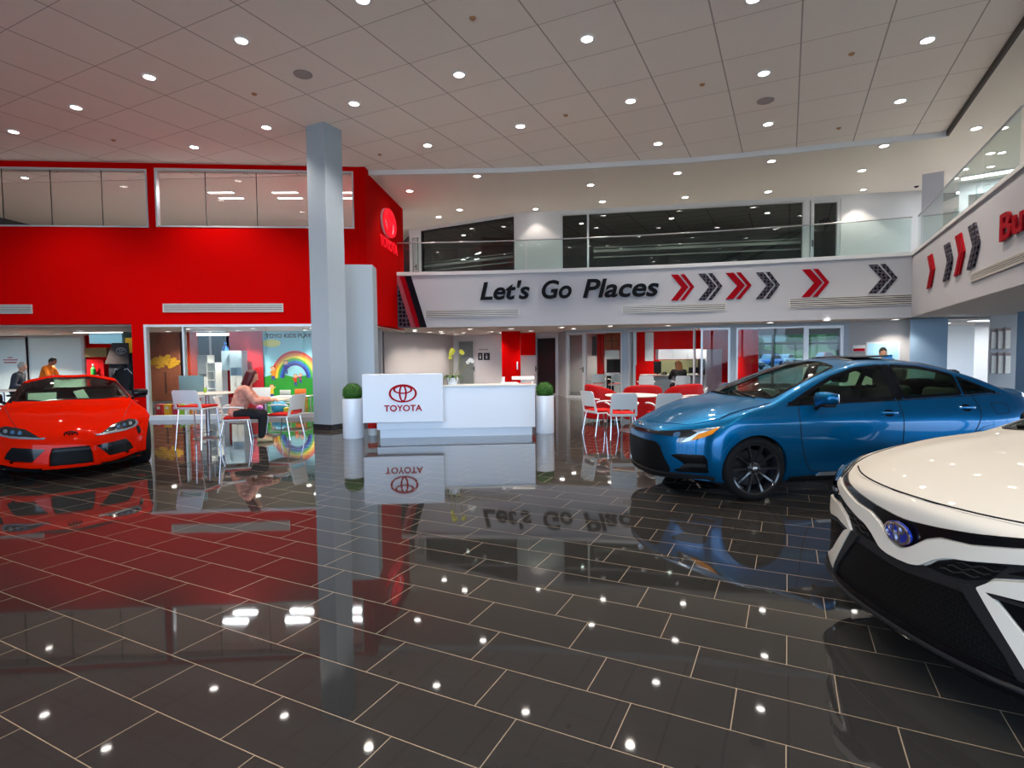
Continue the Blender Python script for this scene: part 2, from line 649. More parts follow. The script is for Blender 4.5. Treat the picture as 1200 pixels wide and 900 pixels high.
def wheel(root, name_loc, rt, rr, wd, spokes, mt, parent_rot=0, side=-1, caliper=True, style='twin'):
    """tyre and rim on a wheel hub; the outer face looks toward local side*y"""
    w = empty('wheel', name_loc, 0, root)
    Mx = Matrix.Rotation(R(90) * (1 if side < 0 else -1), 4, 'X') @ Matrix.Identity(4)
    h = wd / 2
    mb = MB()
    prof = [(rr - .012, -h * .82), (rr + .01, -h * .95), (rt - .045, -h), (rt - .015, -h * .92), (rt, -h * .72), (rt + .001, 0), (rt, h * .72), (rt - .015, h * .92), (rt - .045, h), (rr + .01, h * .95), (rr - .012, h * .82)]
    mb.lathe(prof, 56, Mx)
    t = mb.build('tire', mt['tire'], w, smooth=50)
    mb = MB()
    for k in (-.45, 0, .45):
        pass
    mb.lathe([(rr + .004, h * .86), (rr + .004, h * .93), (rr - .012, h * .9), (rr - .022, h * .78), (rr - .03, h * .2), (rr - .05, -h * .6), (rr - .01, -h * .85)], 56, Mx)
    # spokes
    nb = spokes
    for k in range(nb):
        a = 2 * PI * k / nb
        for dlt in ((-.16, .16) if style == 'twin' else (0,)):
            wa = .011 if style == 'twin' else .0125
            r0, r1 = .045, rr - .012
            a0, a1 = a + dlt * .55, a + dlt
            b = bmesh.new()
            ring = []
            for q, (rd, an, hw, zt, zb) in enumerate(((r0, a0, wa * 1.5, h * .62, h * .3), (rr * .55, (a0 + a1) / 2, wa * 1.05, h * .78, h * .5), (r1, a1, wa * 1.5, h * .88, h * .6))):
                ca, sa = math.cos(an), math.sin(an)
                c = Vector((rd * ca, rd * sa, 0)); tn = Vector((-sa, ca, 0))
                ring.append([b.verts.new(c + tn * hw + Vector((0, 0, zb))), b.verts.new(c + tn * hw * .6 + Vector((0, 0, zt))), b.verts.new(c - tn * hw * .6 + Vector((0, 0, zt))), b.verts.new(c - tn * hw + Vector((0, 0, zb)))])
            for A, B in zip(ring, ring[1:]):
                for j in range(4): b.faces.new((A[j], A[(j + 1) % 4], B[(j + 1) % 4], B[j]))
            mb.add(b, Mx)
    mb.lathe([(.0, h * .72), (.03, h * .72), (.036, h * .66), (.07, h * .6), (.075, h * .3), (.0, h * .3)], 24, Mx)
    rim = mb.build('rim', mt['rim'], w, smooth=35)
    mb = MB()
    for k in range(5):
        a = 2 * PI * k / 5
        mb.cyl(Mx @ Vector((.052 * math.cos(a), .052 * math.sin(a), h * .6)), Mx @ Vector((.052 * math.cos(a), .052 * math.sin(a), h * .7)), .009, n=8)
    mb.add(bmesh.new()); mb.lathe([(.04, h * .605), (.064, h * .605), (.064, h * .618), (.04, h * .62)], 24, Mx)
    mb.build('lug_nut_ring', mt['chrome'], w, smooth=30)
    mb = MB(); mb.lathe([(0, h * .725), (.022, h * .735), (.026, h * .72)], 20, Mx); mb.build('hub_cap', mt['chrome'], w, smooth=30)
    mb = MB(); mb.lathe([(.06, -h * .1), (rr * .72, -h * .1), (rr * .72, -h * .28), (.06, -h * .28)], 40, Mx); mb.build('brake_disc', mt['disc'], w, smooth=30)
    return w


def arch_poly(cx, cz, r0, r1, zmin, n=28):
    """annular arch above the sill line"""
    o = []; i = []
    for k in range(n + 1):
        a = PI * (1.18 - 1.36 * k / n)
        o.append((cx + r1 * math.cos(a), max(zmin, cz + r1 * math.sin(a))))
        i.append((cx + r0 * math.cos(a), max(zmin, cz + r0 * math.sin(a))))
    return o + i[::-1]


def car_common(root, C, mt, axles, rt, rr, wd, track, Ra, zc, spokes, extra_cut=(), style='twin', lip=.03, lip_mat=None, arch_off=.006):
    """wheels, arches and wells; returns the cut tests for the arches"""
    tests = []
    for cx in axles:
        def tst(f, cx=cx):
            c = f.calc_center_median()
            return abs(c.y) > .42 and (c.x - cx) ** 2 + (c.z - zc) ** 2 < Ra ** 2
        tests.append(tst)
        for sg in (1, -1):
            C.patch('wheel_arch', arch_poly(cx, zc, Ra - .012, Ra + lip, C.bot(cx) + .012), 'side', lip_mat or mt['paint'], root, off=arch_off, thick=.06, den=.03, sg=sg)
            mb = MB()
            y0, y1 = track - .14, track + .02
            def fn(u, v):
                a = PI * (1.15 - 1.3 * u); rad = Ra + .012
                return Vector((cx + rad * math.cos(a), -sg * (y0 - .25 + v * (y1 - y0 + .18)), zc + rad * math.sin(a)))
            mb.grid(fn, 20, 2)
            mb.prism([(cx + (Ra + .012) * math.cos(PI * (1.15 - 1.3 * k / 16)), zc + (Ra + .012) * math.sin(PI * (1.15 - 1.3 * k / 16))) for k in range(17)], 0, .01,
                     Matrix(((1, 0, 0, 0), (0, 0, -1, -sg * (y0 - .25)), (0, 1, 0, 0), (0, 0, 0, 1))))
            mb.build('wheel_well', mt['black'], root, smooth=40)
            wheel(root, (cx, -sg * (track), rt), rt, rr, wd, spokes, mt, side=-sg, style=style)
    return tests


def win_test(poly, axis, sgs=(1, -1)):
    xs = [p[0] for p in poly]; ys = [p[1] for p in poly]
    x0, x1, y0, y1 = min(xs), max(xs), min(ys), max(ys)

    def t(f):
        n = f.normal
        if axis == 'side':
            if abs(n.y) < .3: return False
            return all(x0 < v.co.x < x1 and y0 < v.co.z < y1 and in_poly(v.co.x, v.co.z, poly) for v in f.verts)
        if axis == 'top':
            if n.z < .15: return False
            return all(x0 < v.co.x < x1 and y0 < v.co.y < y1 and in_poly(v.co.x, v.co.y, poly) for v in f.verts)
        if axis == 'front':
            if n.x > -.2: return False
            return all(x0 < v.co.y < x1 and y0 < v.co.z < y1 and in_poly(v.co.y, v.co.z, poly) for v in f.verts)
        return False
    return t


def window(C, root, name, poly, axis, mt, tests, frame=.035, sgs=(1, -1), trim=True, off=.004, glass='car_glass'):
    """dark edged pane let into the skin"""
    inn = inset(poly, frame)
    tests.append(win_test([tuple(p) for p in inset(poly, .004)], axis))
    for sg in sgs:
        g = C.patch(name, [tuple(p) for p in inset(poly, .006)], axis, mt[glass], root, off=off, thick=.004, sg=sg)
        if trim: C.patch('window_trim', [[tuple(p) for p in poly], [tuple(p) for p in inn]], axis, mt['gloss_black'], g, off=off + .002, thick=.012, sg=sg)


def mirror_part(root, mt, base, sg, paint, size=(.11, .2, .14), axis_tilt=0):
    """door mirror: arm, black shell and painted cap"""
    x, y, z = base
    w = empty('door_mirror', (x, sg * y, z), 0, root)
    sx, sy, sz = size
    mb = MB()
    b = bmesh.new(); bmesh.ops.create_cube(b, size=1)
    bmesh.ops.subdivide_edges(b, edges=b.edges[:], cuts=3, use_grid_fill=True)
    for v in b.verts:
        p = v.co * 2
        q = p.normalized() * .55 + p * .45
        k = 1 - .22 * (p.y * sg)       # narrower outward
        xx = q.x * sx * .55 * (1 - .25 * abs(q.z))
        v.co = Vector((xx + (q.y * sg) * .02, sg * (.07 + sy / 2) + q.y * sy / 2, .045 + q.z * sz / 2 * k + q.y * sg * .012))
    mb.add(b)
    bmesh.ops.smooth_vert(mb.bm, verts=mb.bm.verts, factor=.4, use_axis_x=True, use_axis_y=True, use_axis_z=True)
    # cap: upper front, shell: lower
    mb.build('mirror_cap', paint, w, smooth=180)
    mb = MB()
    mb.box(-sx * .42, sx * .46, sg * .075 if sg > 0 else -.075 - sy * .8, .075 + sy * .8 if sg > 0 else -.075, -.035, .0, bev=.012)
    mb.tube([(.0, -.03 * sg, -.085), (.0, .03 * sg, -.06), (.0, .1 * sg, -.015)], [.03, .026, .022], 8)
    mb.build('mirror_base', mt['black'], w, smooth=40)
    mb = MB(); mb.box(sx * .42, sx * .5, sg * (.09) if sg > 0 else -.06 - sy, .06 + sy if sg > 0 else -.09, -.005, .1, bev=.004)
    mb.build('mirror_glass', mt['mirror'], w, smooth=30)
    return w


def seat(root, mt, x, y, z=.3, m='seat'):
    s = empty('car_seat', (x, y, z), 0, root)
    mb = MB(); mb.box(-.28, .26, -.24, .24, 0, .16, bev=.05); mb.build('seat_cushion', mt[m], s, smooth=50)
    mb = MB(); mb.box(-.07, .07, -.24, .24, 0, .62, bev=.05, M=Matrix.Translation((.24, 0, .1)) @ Matrix.Rotation(R(16), 4, 'Y')); mb.build('seat_back', mt[m], s, smooth=50)
    mb = MB(); mb.box(-.05, .05, -.13, .13, 0, .17, bev=.04, M=Matrix.Translation((.42, 0, .74)) @ Matrix.Rotation(R(10), 4, 'Y')); mb.build('headrest', mt[m], s, smooth=50)
    return s


def interior(root, mt, x_dash, x_end, w, z_floor, z_belt, seats, wheel_y):
    mb = MB()
    # open tub
    t = .02
    mb.box(x_dash - .25, x_end, -w, w, z_floor - t, z_floor)
    mb.box(x_dash - .25, x_end, -w, -w + t, z_floor, z_belt)
    mb.box(x_dash - .25, x_end, w - t, w, z_floor, z_belt)
    mb.build('cabin_liner', mt['cabin'], root, smooth=30)
    mb = MB()
    mb.prism([(0, z_belt - .26), (-.45, z_belt - .3), (-.55, z_belt - .02), (-.2, z_belt + .01), (-.03, z_belt - .02), (.02, z_belt - .1)], -w + .03, w - .03,
             Matrix(((1, 0, 0, x_dash), (0, 0, -1, 0), (0, 1, 0, 0), (0, 0, 0, 1))), bev=.015)
    mb.build('dashboard', mt['cabin'], root, smooth=40)
    mb = MB()
    Mw = Matrix.Translation((x_dash + .2, wheel_y, z_belt - .06)) @ Matrix.Rotation(R(-65), 4, 'Y')
    mb.tube([Mw @ Vector((.18 * math.cos(a), .18 * math.sin(a), 0)) for a in [2 * PI * k / 24 for k in range(24)]], .014, 8, closed=True)
    for a in (0, PI, PI * 1.5): mb.cyl(Mw @ Vector((0, 0, 0)), Mw @ Vector((.18 * math.sin(a + PI / 2), .18 * math.cos(a + PI / 2), 0)), .012, n=8)
    mb.cyl(Mw @ Vector((0, 0, -.2)), Mw @ Vector((0, 0, .02)), .045, n=12)
    mb.build('steering_wheel', mt['black'], root, smooth=40)
    for (sx, sy) in seats: seat(root, mt, sx, sy, z_floor + .06)


def handle(root, C, mt, x, z, sg, paint, w=.2):
    loc, n = C.cast('side', x, z)
    e = empty('door_handle', (loc.x, loc.y * sg, loc.z), 0, root)
    mb = MB()
    pts = [(-w / 2, .0, 0), (-w / 2 + .03, -.03, .003), (0, -.042, .005), (w / 2 - .03, -.03, .003), (w / 2, 0, 0)]
    b = bmesh.new()
    P = spline(pts, 5); rings = []
    for p in P:
        rings.append([b.verts.new((p.x, sg * (p.y + dy), p.z + dz)) for dy, dz in ((.008, .016), (-.006, .012), (-.009, 0), (-.006, -.012), (.008, -.016))])
    for A, B in zip(rings, rings[1:]):
        for k in range(5): b.faces.new((A[k], A[(k + 1) % 5], B[(k + 1) % 5], B[k]))
    b.faces.new(rings[0]); b.faces.new(rings[-1][::-1])
    mb.add(b); mb.build('grip', paint, e, smooth=50)
    C.patch('handle_recess', [(x + .06 * math.cos(a), z + .036 * math.sin(a)) for a in [2 * PI * k / 20 for k in range(20)]], 'side', mt['gloss_black'], root, off=.003, thick=.004, sg=sg, den=.03)
    return e
# ---------------------------------------------------------------- shared car materials
def paint(name, col, metal=.35, rough=.45, coat=.7):
    m = mat(name, col, rough=rough, metal=metal, coat=coat, spec=0.)
    nt = m.node_tree; p = nt.nodes['Principled BSDF']      # paint outside, dark trim on the inner side of the sheet
    g = nt.nodes.new('ShaderNodeNewGeometry'); mx = nt.nodes.new('ShaderNodeMix'); mx.data_type = 'RGBA'
    mx.inputs[6].default_value = (*col, 1); mx.inputs[7].default_value = (.012, .012, .013, 1)
    nt.links.new(g.outputs['Backfacing'], mx.inputs[0]); nt.links.new(mx.outputs[2], p.inputs['Base Color'])
    sb = nt.nodes.new('ShaderNodeMath'); sb.operation = 'MULTIPLY_ADD'; sb.inputs[1].default_value = -coat; sb.inputs[2].default_value = coat
    nt.links.new(g.outputs['Backfacing'], sb.inputs[0]); nt.links.new(sb.outputs[0], p.inputs['Coat Weight'])
    return m


def car_mats(p):
    d = dict(
        paint=p,
        tire=mat('tire_rubber', (.008, .008, .009), rough=.8, spec=.2),
        rim=mat('rim_gloss_black', (.012, .013, .016), rough=.12, coat=.6),
        black=mat('matte_black_plastic', (.006, .006, .007), rough=.6, spec=.25),
        grey_black=mat('dark_grey_plastic', (.016, .016, .017), rough=.5, spec=.3),
        gloss_black=mat('gloss_black_trim', (.004, .004, .005), rough=.12, spec=.35),
        mesh=None,
        chrome=mat('chrome', (.75, .76, .78), rough=.08, metal=1.),
        satin=mat('satin_silver', (.55, .56, .58), rough=.3, metal=.8),
        disc=mat('brake_steel', (.05, .05, .052), rough=.4, metal=.9),
        mirror=mat('mirror_glass', (.5, .52, .55), rough=.03, metal=1.),
        car_glass=glass_mat('car_glass', (.50, .68, .50)),
        wind_glass=glass_mat('windscreen_glass', (.62, .70, .64)),
        seat=mat('seat_fabric', (.02, .02, .021), rough=.85),
        cabin=mat('cabin_plastic', (.014, .014, .015), rough=.7),
        lens=mat('headlamp_lens', (.01, .011, .014), rough=.05, coat=1.),
        led=mat('headlamp_reflector', (.32, .36, .40), rough=.2, metal=.6),
        blue_led=mat('projector_lens', (.05, .12, .22), rough=.03, coat=1.),
        amber=mat('amber_reflector', s2l(240, 140, 10), rough=.4, spec=.2),
        paper=mat('window_sheet', s2l(190, 220, 190), rough=.7),
        seam=mat('panel_gap', (.004, .004, .004), rough=.9),
    )
    m = MATS.get('grille_mesh')
    if m is None:
        m = bpy.data.materials.new('grille_mesh'); m.use_nodes = True
        nt = m.node_tree; pr = nt.nodes['Principled BSDF']
        tc = nt.nodes.new('ShaderNodeTexCoord')
        mp = nt.nodes.new('ShaderNodeMapping'); mp.inputs['Scale'].default_value = (1, 60, 110)
        w = nt.nodes.new('ShaderNodeTexBrick'); w.offset = .5
        w.inputs['Scale'].default_value = 1; w.inputs['Mortar Size'].default_value = .06; w.inputs['Brick Width'].default_value = 2; w.inputs['Row Height'].default_value = 2
        w.inputs['Color1'].default_value = (.003, .003, .003, 1); w.inputs['Color2'].default_value = (.003, .003, .003, 1); w.inputs['Mortar'].default_value = (.016, .016, .017, 1)
        sx = nt.nodes.new('ShaderNodeSeparateXYZ'); cx = nt.nodes.new('ShaderNodeCombineXYZ')
        nt.links.new(tc.outputs['Object'], mp.inputs['Vector']); nt.links.new(mp.outputs[0], sx.inputs[0])
        nt.links.new(sx.outputs['Y'], cx.inputs['X']); nt.links.new(sx.outputs['Z'], cx.inputs['Y']); nt.links.new(cx.outputs[0], w.inputs['Vector'])
        nt.links.new(w.outputs['Color'], pr.inputs['Base Color']); pr.inputs['Roughness'].default_value = .55; pr.inputs['Specular IOR Level'].default_value = .12
        MATS['grille_mesh'] = m
    d['mesh'] = m
    return d


def place_car(name, label, nose, bdir, scale):
    a = math.atan2(bdir[1], bdir[0])
    t = thing(name, label, 'car', (nose[0], nose[1], 0), a)
    t.scale = scale
    return t


def circle(cx, cy, r, n=24, ry=None):
    return [(cx + r * math.cos(2 * PI * k / n), cy + (ry or r) * math.sin(2 * PI * k / n)) for k in range(n)]


def mirror2(p): return [(-a, b) for a, b in p]


# ---------------------------------------------------------------- blue sedan
def make_blue_sedan(nose, bdir, scale):
    root = place_car('sedan_car', 'blue sedan with black wheels and open sunroof, parked side on behind the white car', nose, bdir, scale)
    mt = car_mats(paint('blue_metallic_paint', s2l(0, 92, 140), metal=.68, rough=.38, coat=.7))
    S = dict(L=4.63,
             top=[(0, .70), (.08, .75), (.25, .815), (.5, .89), (.8, .955), (1.0, .99), (1.1, 1.01), (1.3, 1.10), (1.55, 1.205), (1.8, 1.30), (2.05, 1.38), (2.25, 1.42), (2.45, 1.437), (2.75, 1.434), (3.05, 1.41), (3.35, 1.35), (3.65, 1.255), (3.9, 1.165), (4.1, 1.105), (4.25, 1.08), (4.5, 1.07), (4.63, 1.04)],
             crown=[(0, .05), (.4, .065), (1.0, .055), (1.3, .075), (2.2, .07), (3.2, .06), (3.9, .06), (4.63, .05)],
             plan=[(0, .74), (.15, .81), (.4, .865), (.8, .885), (1.5, .885), (2.5, .89), (3.5, .885), (4.0, .865), (4.4, .81), (4.63, .74)],
             tumble=[(.17, -.075), (.28, -.035), (.42, -.012), (.55, -.004), (.68, 0), (.77, -.004), (.86, -.026), (.94, -.07), (1.05, -.13), (1.2, -.215), (1.35, -.31), (1.43, -.37)],
             bottom=[(0, .2), (.5, .17), (1, .17), (3.8, .18), (4.3, .25), (4.63, .33)],
             nose=[(.2, .05), (.3, .015), (.45, 0), (.56, 0), (.64, .02), (.72, .075), (.8, .15)],
             tail=[(.3, .05), (.5, 0), (.8, .03), (1.1, .06)],
             bow=.45, bowp=3.3, fl=1.05, rbow=.3, rl=1.0, smooth=4,
             bumps=[(.94, .66, .42, .2, .014), (3.64, .7, .45, .2, .014), (2.2, .36, .8, .11, -.03), (2.3, .78, 1.4, .04, .006)],
             topbumps=[(.7, .55, .5, .12, .012)])
    C = CarShell(S); tests = []
    rt, zc = .325, .33
    tests += car_common(root, C, mt, (.94, 3.64), rt, .256, .215, .775, .357, zc, 10, style='single')
    # greenhouse
    fw = rpoly([(1.30, .958), (1.58, 1.10), (1.9, 1.24), (2.22, 1.33), (2.56, 1.358), (2.56, .992)], .04)
    rw = rpoly([(2.64, .996), (2.64, 1.358), (2.96, 1.338), (3.22, 1.285), (3.36, 1.24), (3.36, 1.024)], .04)
    qw = rpoly([(3.385, 1.026), (3.385, 1.228), (3.6, 1.135), (3.80, 1.045)], .025)
    window(C, root, 'front_side_window', fw, 'side', mt, tests, .032)
    window(C, root, 'rear_side_window', rw, 'side', mt, tests, .028)
    window(C, root, 'quarter_window', qw, 'side', mt, tests, .022)
    for sg in (1, -1):
        C.patch('door_pillar', [(2.562, .99), (2.562, 1.355), (2.638, 1.356), (2.638, .995)], 'side', mt['gloss_black'], root, off=.003, thick=.006, sg=sg)
    ws = rpoly([(1.10, 0), (1.12, .3), (1.22, .68), (1.65, .60), (2.06, .515), (2.1, .25), (2.11, 0), (2.1, -.25), (2.06, -.515), (1.65, -.60), (1.22, -.68), (1.12, -.3)], .06)
    window(C, root, 'windshield', ws, 'top', mt, tests, .03, sgs=(1,), glass='wind_glass')
    bw = rpoly([(3.2, 0), (3.2, .46), (3.9, .57), (3.97, 0), (3.9, -.57), (3.2, -.46)], .05)
    window(C, root, 'rear_window', bw, 'top', mt, tests, .03, sgs=(1,))
    # sunroof: opening and raised dark panel
    C.patch('sunroof_frame', rpoly([(2.3, -.4), (2.3, .4), (2.85, .4), (2.85, -.4)], .05), 'top', mt['gloss_black'], root, off=.002, thick=.006)
    mb = MB(); mb.box(0, .42, -.36, .36, 0, .016, bev=.007, M=Matrix.Translation((2.42, 0, 1.427)) @ Matrix.Rotation(R(-2.2), 4, 'Y'))
    mb.build('sunroof_panel', mt['gloss_black'], root, smooth=40)
    # roof fin
    mb = MB(); mb.prism([(0, 0), (.12, .055), (.17, .06), (.18, 0)], -.012, .012, Matrix(((1, 0, 0, 3.02), (0, 0, -1, 0), (0, 1, 0, 1.405), (0, 0, 0, 1))), bev=.005)
    mb.build('antenna_fin', mt['paint'], root, smooth=40)
    # panels
    hood = rpoly([(.13, 0), (.19, .32), (.34, .58), (.62, .735), (.95, .75), (1.16, .72), (1.10, .35), (1.07, 0), (1.10, -.35), (1.16, -.72), (.95, -.75), (.62, -.735), (.34, -.58), (.19, -.32)], .05)
    C.patch('hood', hood, 'top', mt['paint'], root, off=.005, thick=.012, den=.035)
    for sg in (1, -1):
        C.strip('hood_seam', spline([(.60, .745), (.8, .758), (1.0, .765), (1.17, .735)], 4), 'top', mt['seam'], root, r=.004, sg=sg)
        fd = spline([(1.43, .945), (1.41, .8), (1.44, .55), (1.53, .33), (1.66, .275), (2.35, .27), (2.54, .28), (2.565, .5), (2.575, .985)], 4)
        C.strip('front_door_seam', fd, 'side', mt['seam'], root, r=.0045, sg=sg)
        rd = spline([(2.565, .28), (3.1, .285), (3.22, .34), (3.32, .5), (3.45, .74), (3.5, .9), (3.47, 1.02)], 4)
        C.strip('rear_door_seam', rd, 'side', mt['seam'], root, r=.0045, sg=sg)
        C.strip('belt_trim', spline([(1.3, .952), (2.0, .972), (2.65, .988), (3.3, 1.012), (3.85, 1.035)], 5), 'side', mt['gloss_black'], root, r=.007, sg=sg)
        C.patch('side_skirt', [(1.33, .175), (1.33, .225), (1.6, .235), (2.8, .235), (3.25, .225), (3.25, .175)], 'side', mt['black'], root, off=.012, thick=.02, sg=sg)
        C.patch('sill_moulding', [(1.66, .262), (2.55, .262), (2.58, .238), (1.62, .232)], 'side', mt['satin'], root, off=.016, thick=.02, sg=sg)
        handle(root, C, mt, 2.42, .86, sg, mt['paint'])
        handle(root, C, mt, 3.34, .895, sg, mt['paint'])
        loc, _ = C.cast('side', 1.6, .94)
        mirror_part(root, mt, (1.62, abs(loc.y) - .02, .985), sg, mt['paint'], size=(.14, .22, .15))
        # lamps, seen from the front corner
        ax = 'front'
    fl = spline([(3.66, .93), (3.84, .935), (3.85, .83), (3.68, .82)], 5, closed=True)
    C.strip('fuel_door_seam', [tuple(p) for p in rpoly([(3.66, .94), (3.86, .945), (3.86, .83), (3.67, .82), (3.66, .94)], .03)], 'side', mt['seam'], root, r=.003)
    for sg in (1, -1):
        # dark slit between hood and bumper that runs into the lamp
        C.patch('headlight', rpoly([(.30, .638), (.30, .665), (.52, .69), (.70, .722), (.83, .768), (.79, .69), (.70, .61), (.62, .57), (.585, .585), (.60, .635)], .012), 'front', mt['lens'], root, off=.006, thick=.012, den=.02, sg=sg)
        C.patch('daytime_lamp', rpoly([(.615, .578), (.66, .598), (.745, .69), (.825, .76), (.71, .722), (.655, .702), (.695, .688), (.65, .628)], .008), 'front', mt['led'], root, off=.010, thick=.012, den=.02, sg=sg)
        C.patch('turn_signal', rpoly([(.67, .605), (.70, .675), (.815, .745), (.785, .675)], .008), 'front', mt['amber'], root, off=.018, thick=.012, den=.02, sg=sg)
        C.patch('headlight_projector', circle(.575, .656, .024), 'front', mt['blue_led'], root, off=.011, thick=.012, den=.02, sg=sg)
        # side inlet
        C.patch('side_inlet', rpoly([(.54, .44), (.60, .46), (.74, .462), (.765, .41), (.75, .275), (.56, .262), (.54, .285), (.64, .325), (.60, .39)], .02), 'front', mt['gloss_black'], root, off=.006, thick=.02, den=.03, sg=sg)
        C.patch('inlet_bar', rpoly([(.58, .30), (.64, .33), (.745, .34), (.745, .37), (.64, .362), (.60, .335)], .01), 'front', mt['grey_black'], root, off=.016, thick=.02, den=.03, sg=sg)
    C.patch('upper_grille', rpoly([(-.34, .645), (-.34, .672), (-.1, .668), (.1, .668), (.34, .672), (.34, .645), (.1, .628), (-.1, .628)], .01), 'front', mt['gloss_black'], root, off=.005, thick=.012)
    C.patch('lower_grille', rpoly([(-.40, .565), (.40, .565), (.45, .53), (.52, .30), (.50, .245), (-.50, .245), (-.52, .30), (-.45, .53)], .03), 'front', mt['mesh'], root, off=.007, thick=.02)
    C.patch('front_lip', rpoly([(-.78, .235), (-.6, .25), (.6, .25), (.78, .235), (.76, .205), (-.76, .205)], .01), 'front', mt['black'], root, off=.03, thick=.06)
    loc, n = C.cast('front', 0, .70)
    emblem_obj('front_emblem', Matrix.Translation((loc.x - .012, 0, loc.z + .005)) @ Matrix.Rotation(R(-90), 4, 'Z') @ Matrix.Rotation(R(25), 4, 'X'), .13, .012, mt['chrome'], root)
    interior(root, mt, 1.65, 3.6, .70, .32, .93, ((2.35, .36), (2.35, -.36), (3.15, .36), (3.15, -.36)), .36)
    # papers behind the windscreen
    mb = MB(); mb.box(-.13, .13, -.001, .001, -.1, .1, M=Matrix.Translation((1.40, -.42, 1.055)) @ Matrix.Rotation(R(90), 4, 'Z') @ Matrix.Rotation(R(-58), 4, 'X'))
    mb.build('price_sheet', mt['paper'], root)
    # wipers
    for y0 in (.1, -.45):
        C.strip('wiper', [(1.14, y0 - .05), (1.16, y0 + .2), (1.22, y0 + .5)] if y0 < 0 else [(1.12, y0 - .05), (1.13, y0 + .15), (1.18, y0 + .45)], 'top', mt['black'], root, r=.008, off=.012)
    for sg in (1, -1):
        C.patch('tail_light', rpoly([(.42, .86), (.42, .93), (.66, .96), (.66, .86)], .02), 'back', mat('tail_lamp_red', (.25, .01, .01), rough=.1), root, off=.006, sg=sg)
    C.body('body', mt['paint'], root, tests)
    return root


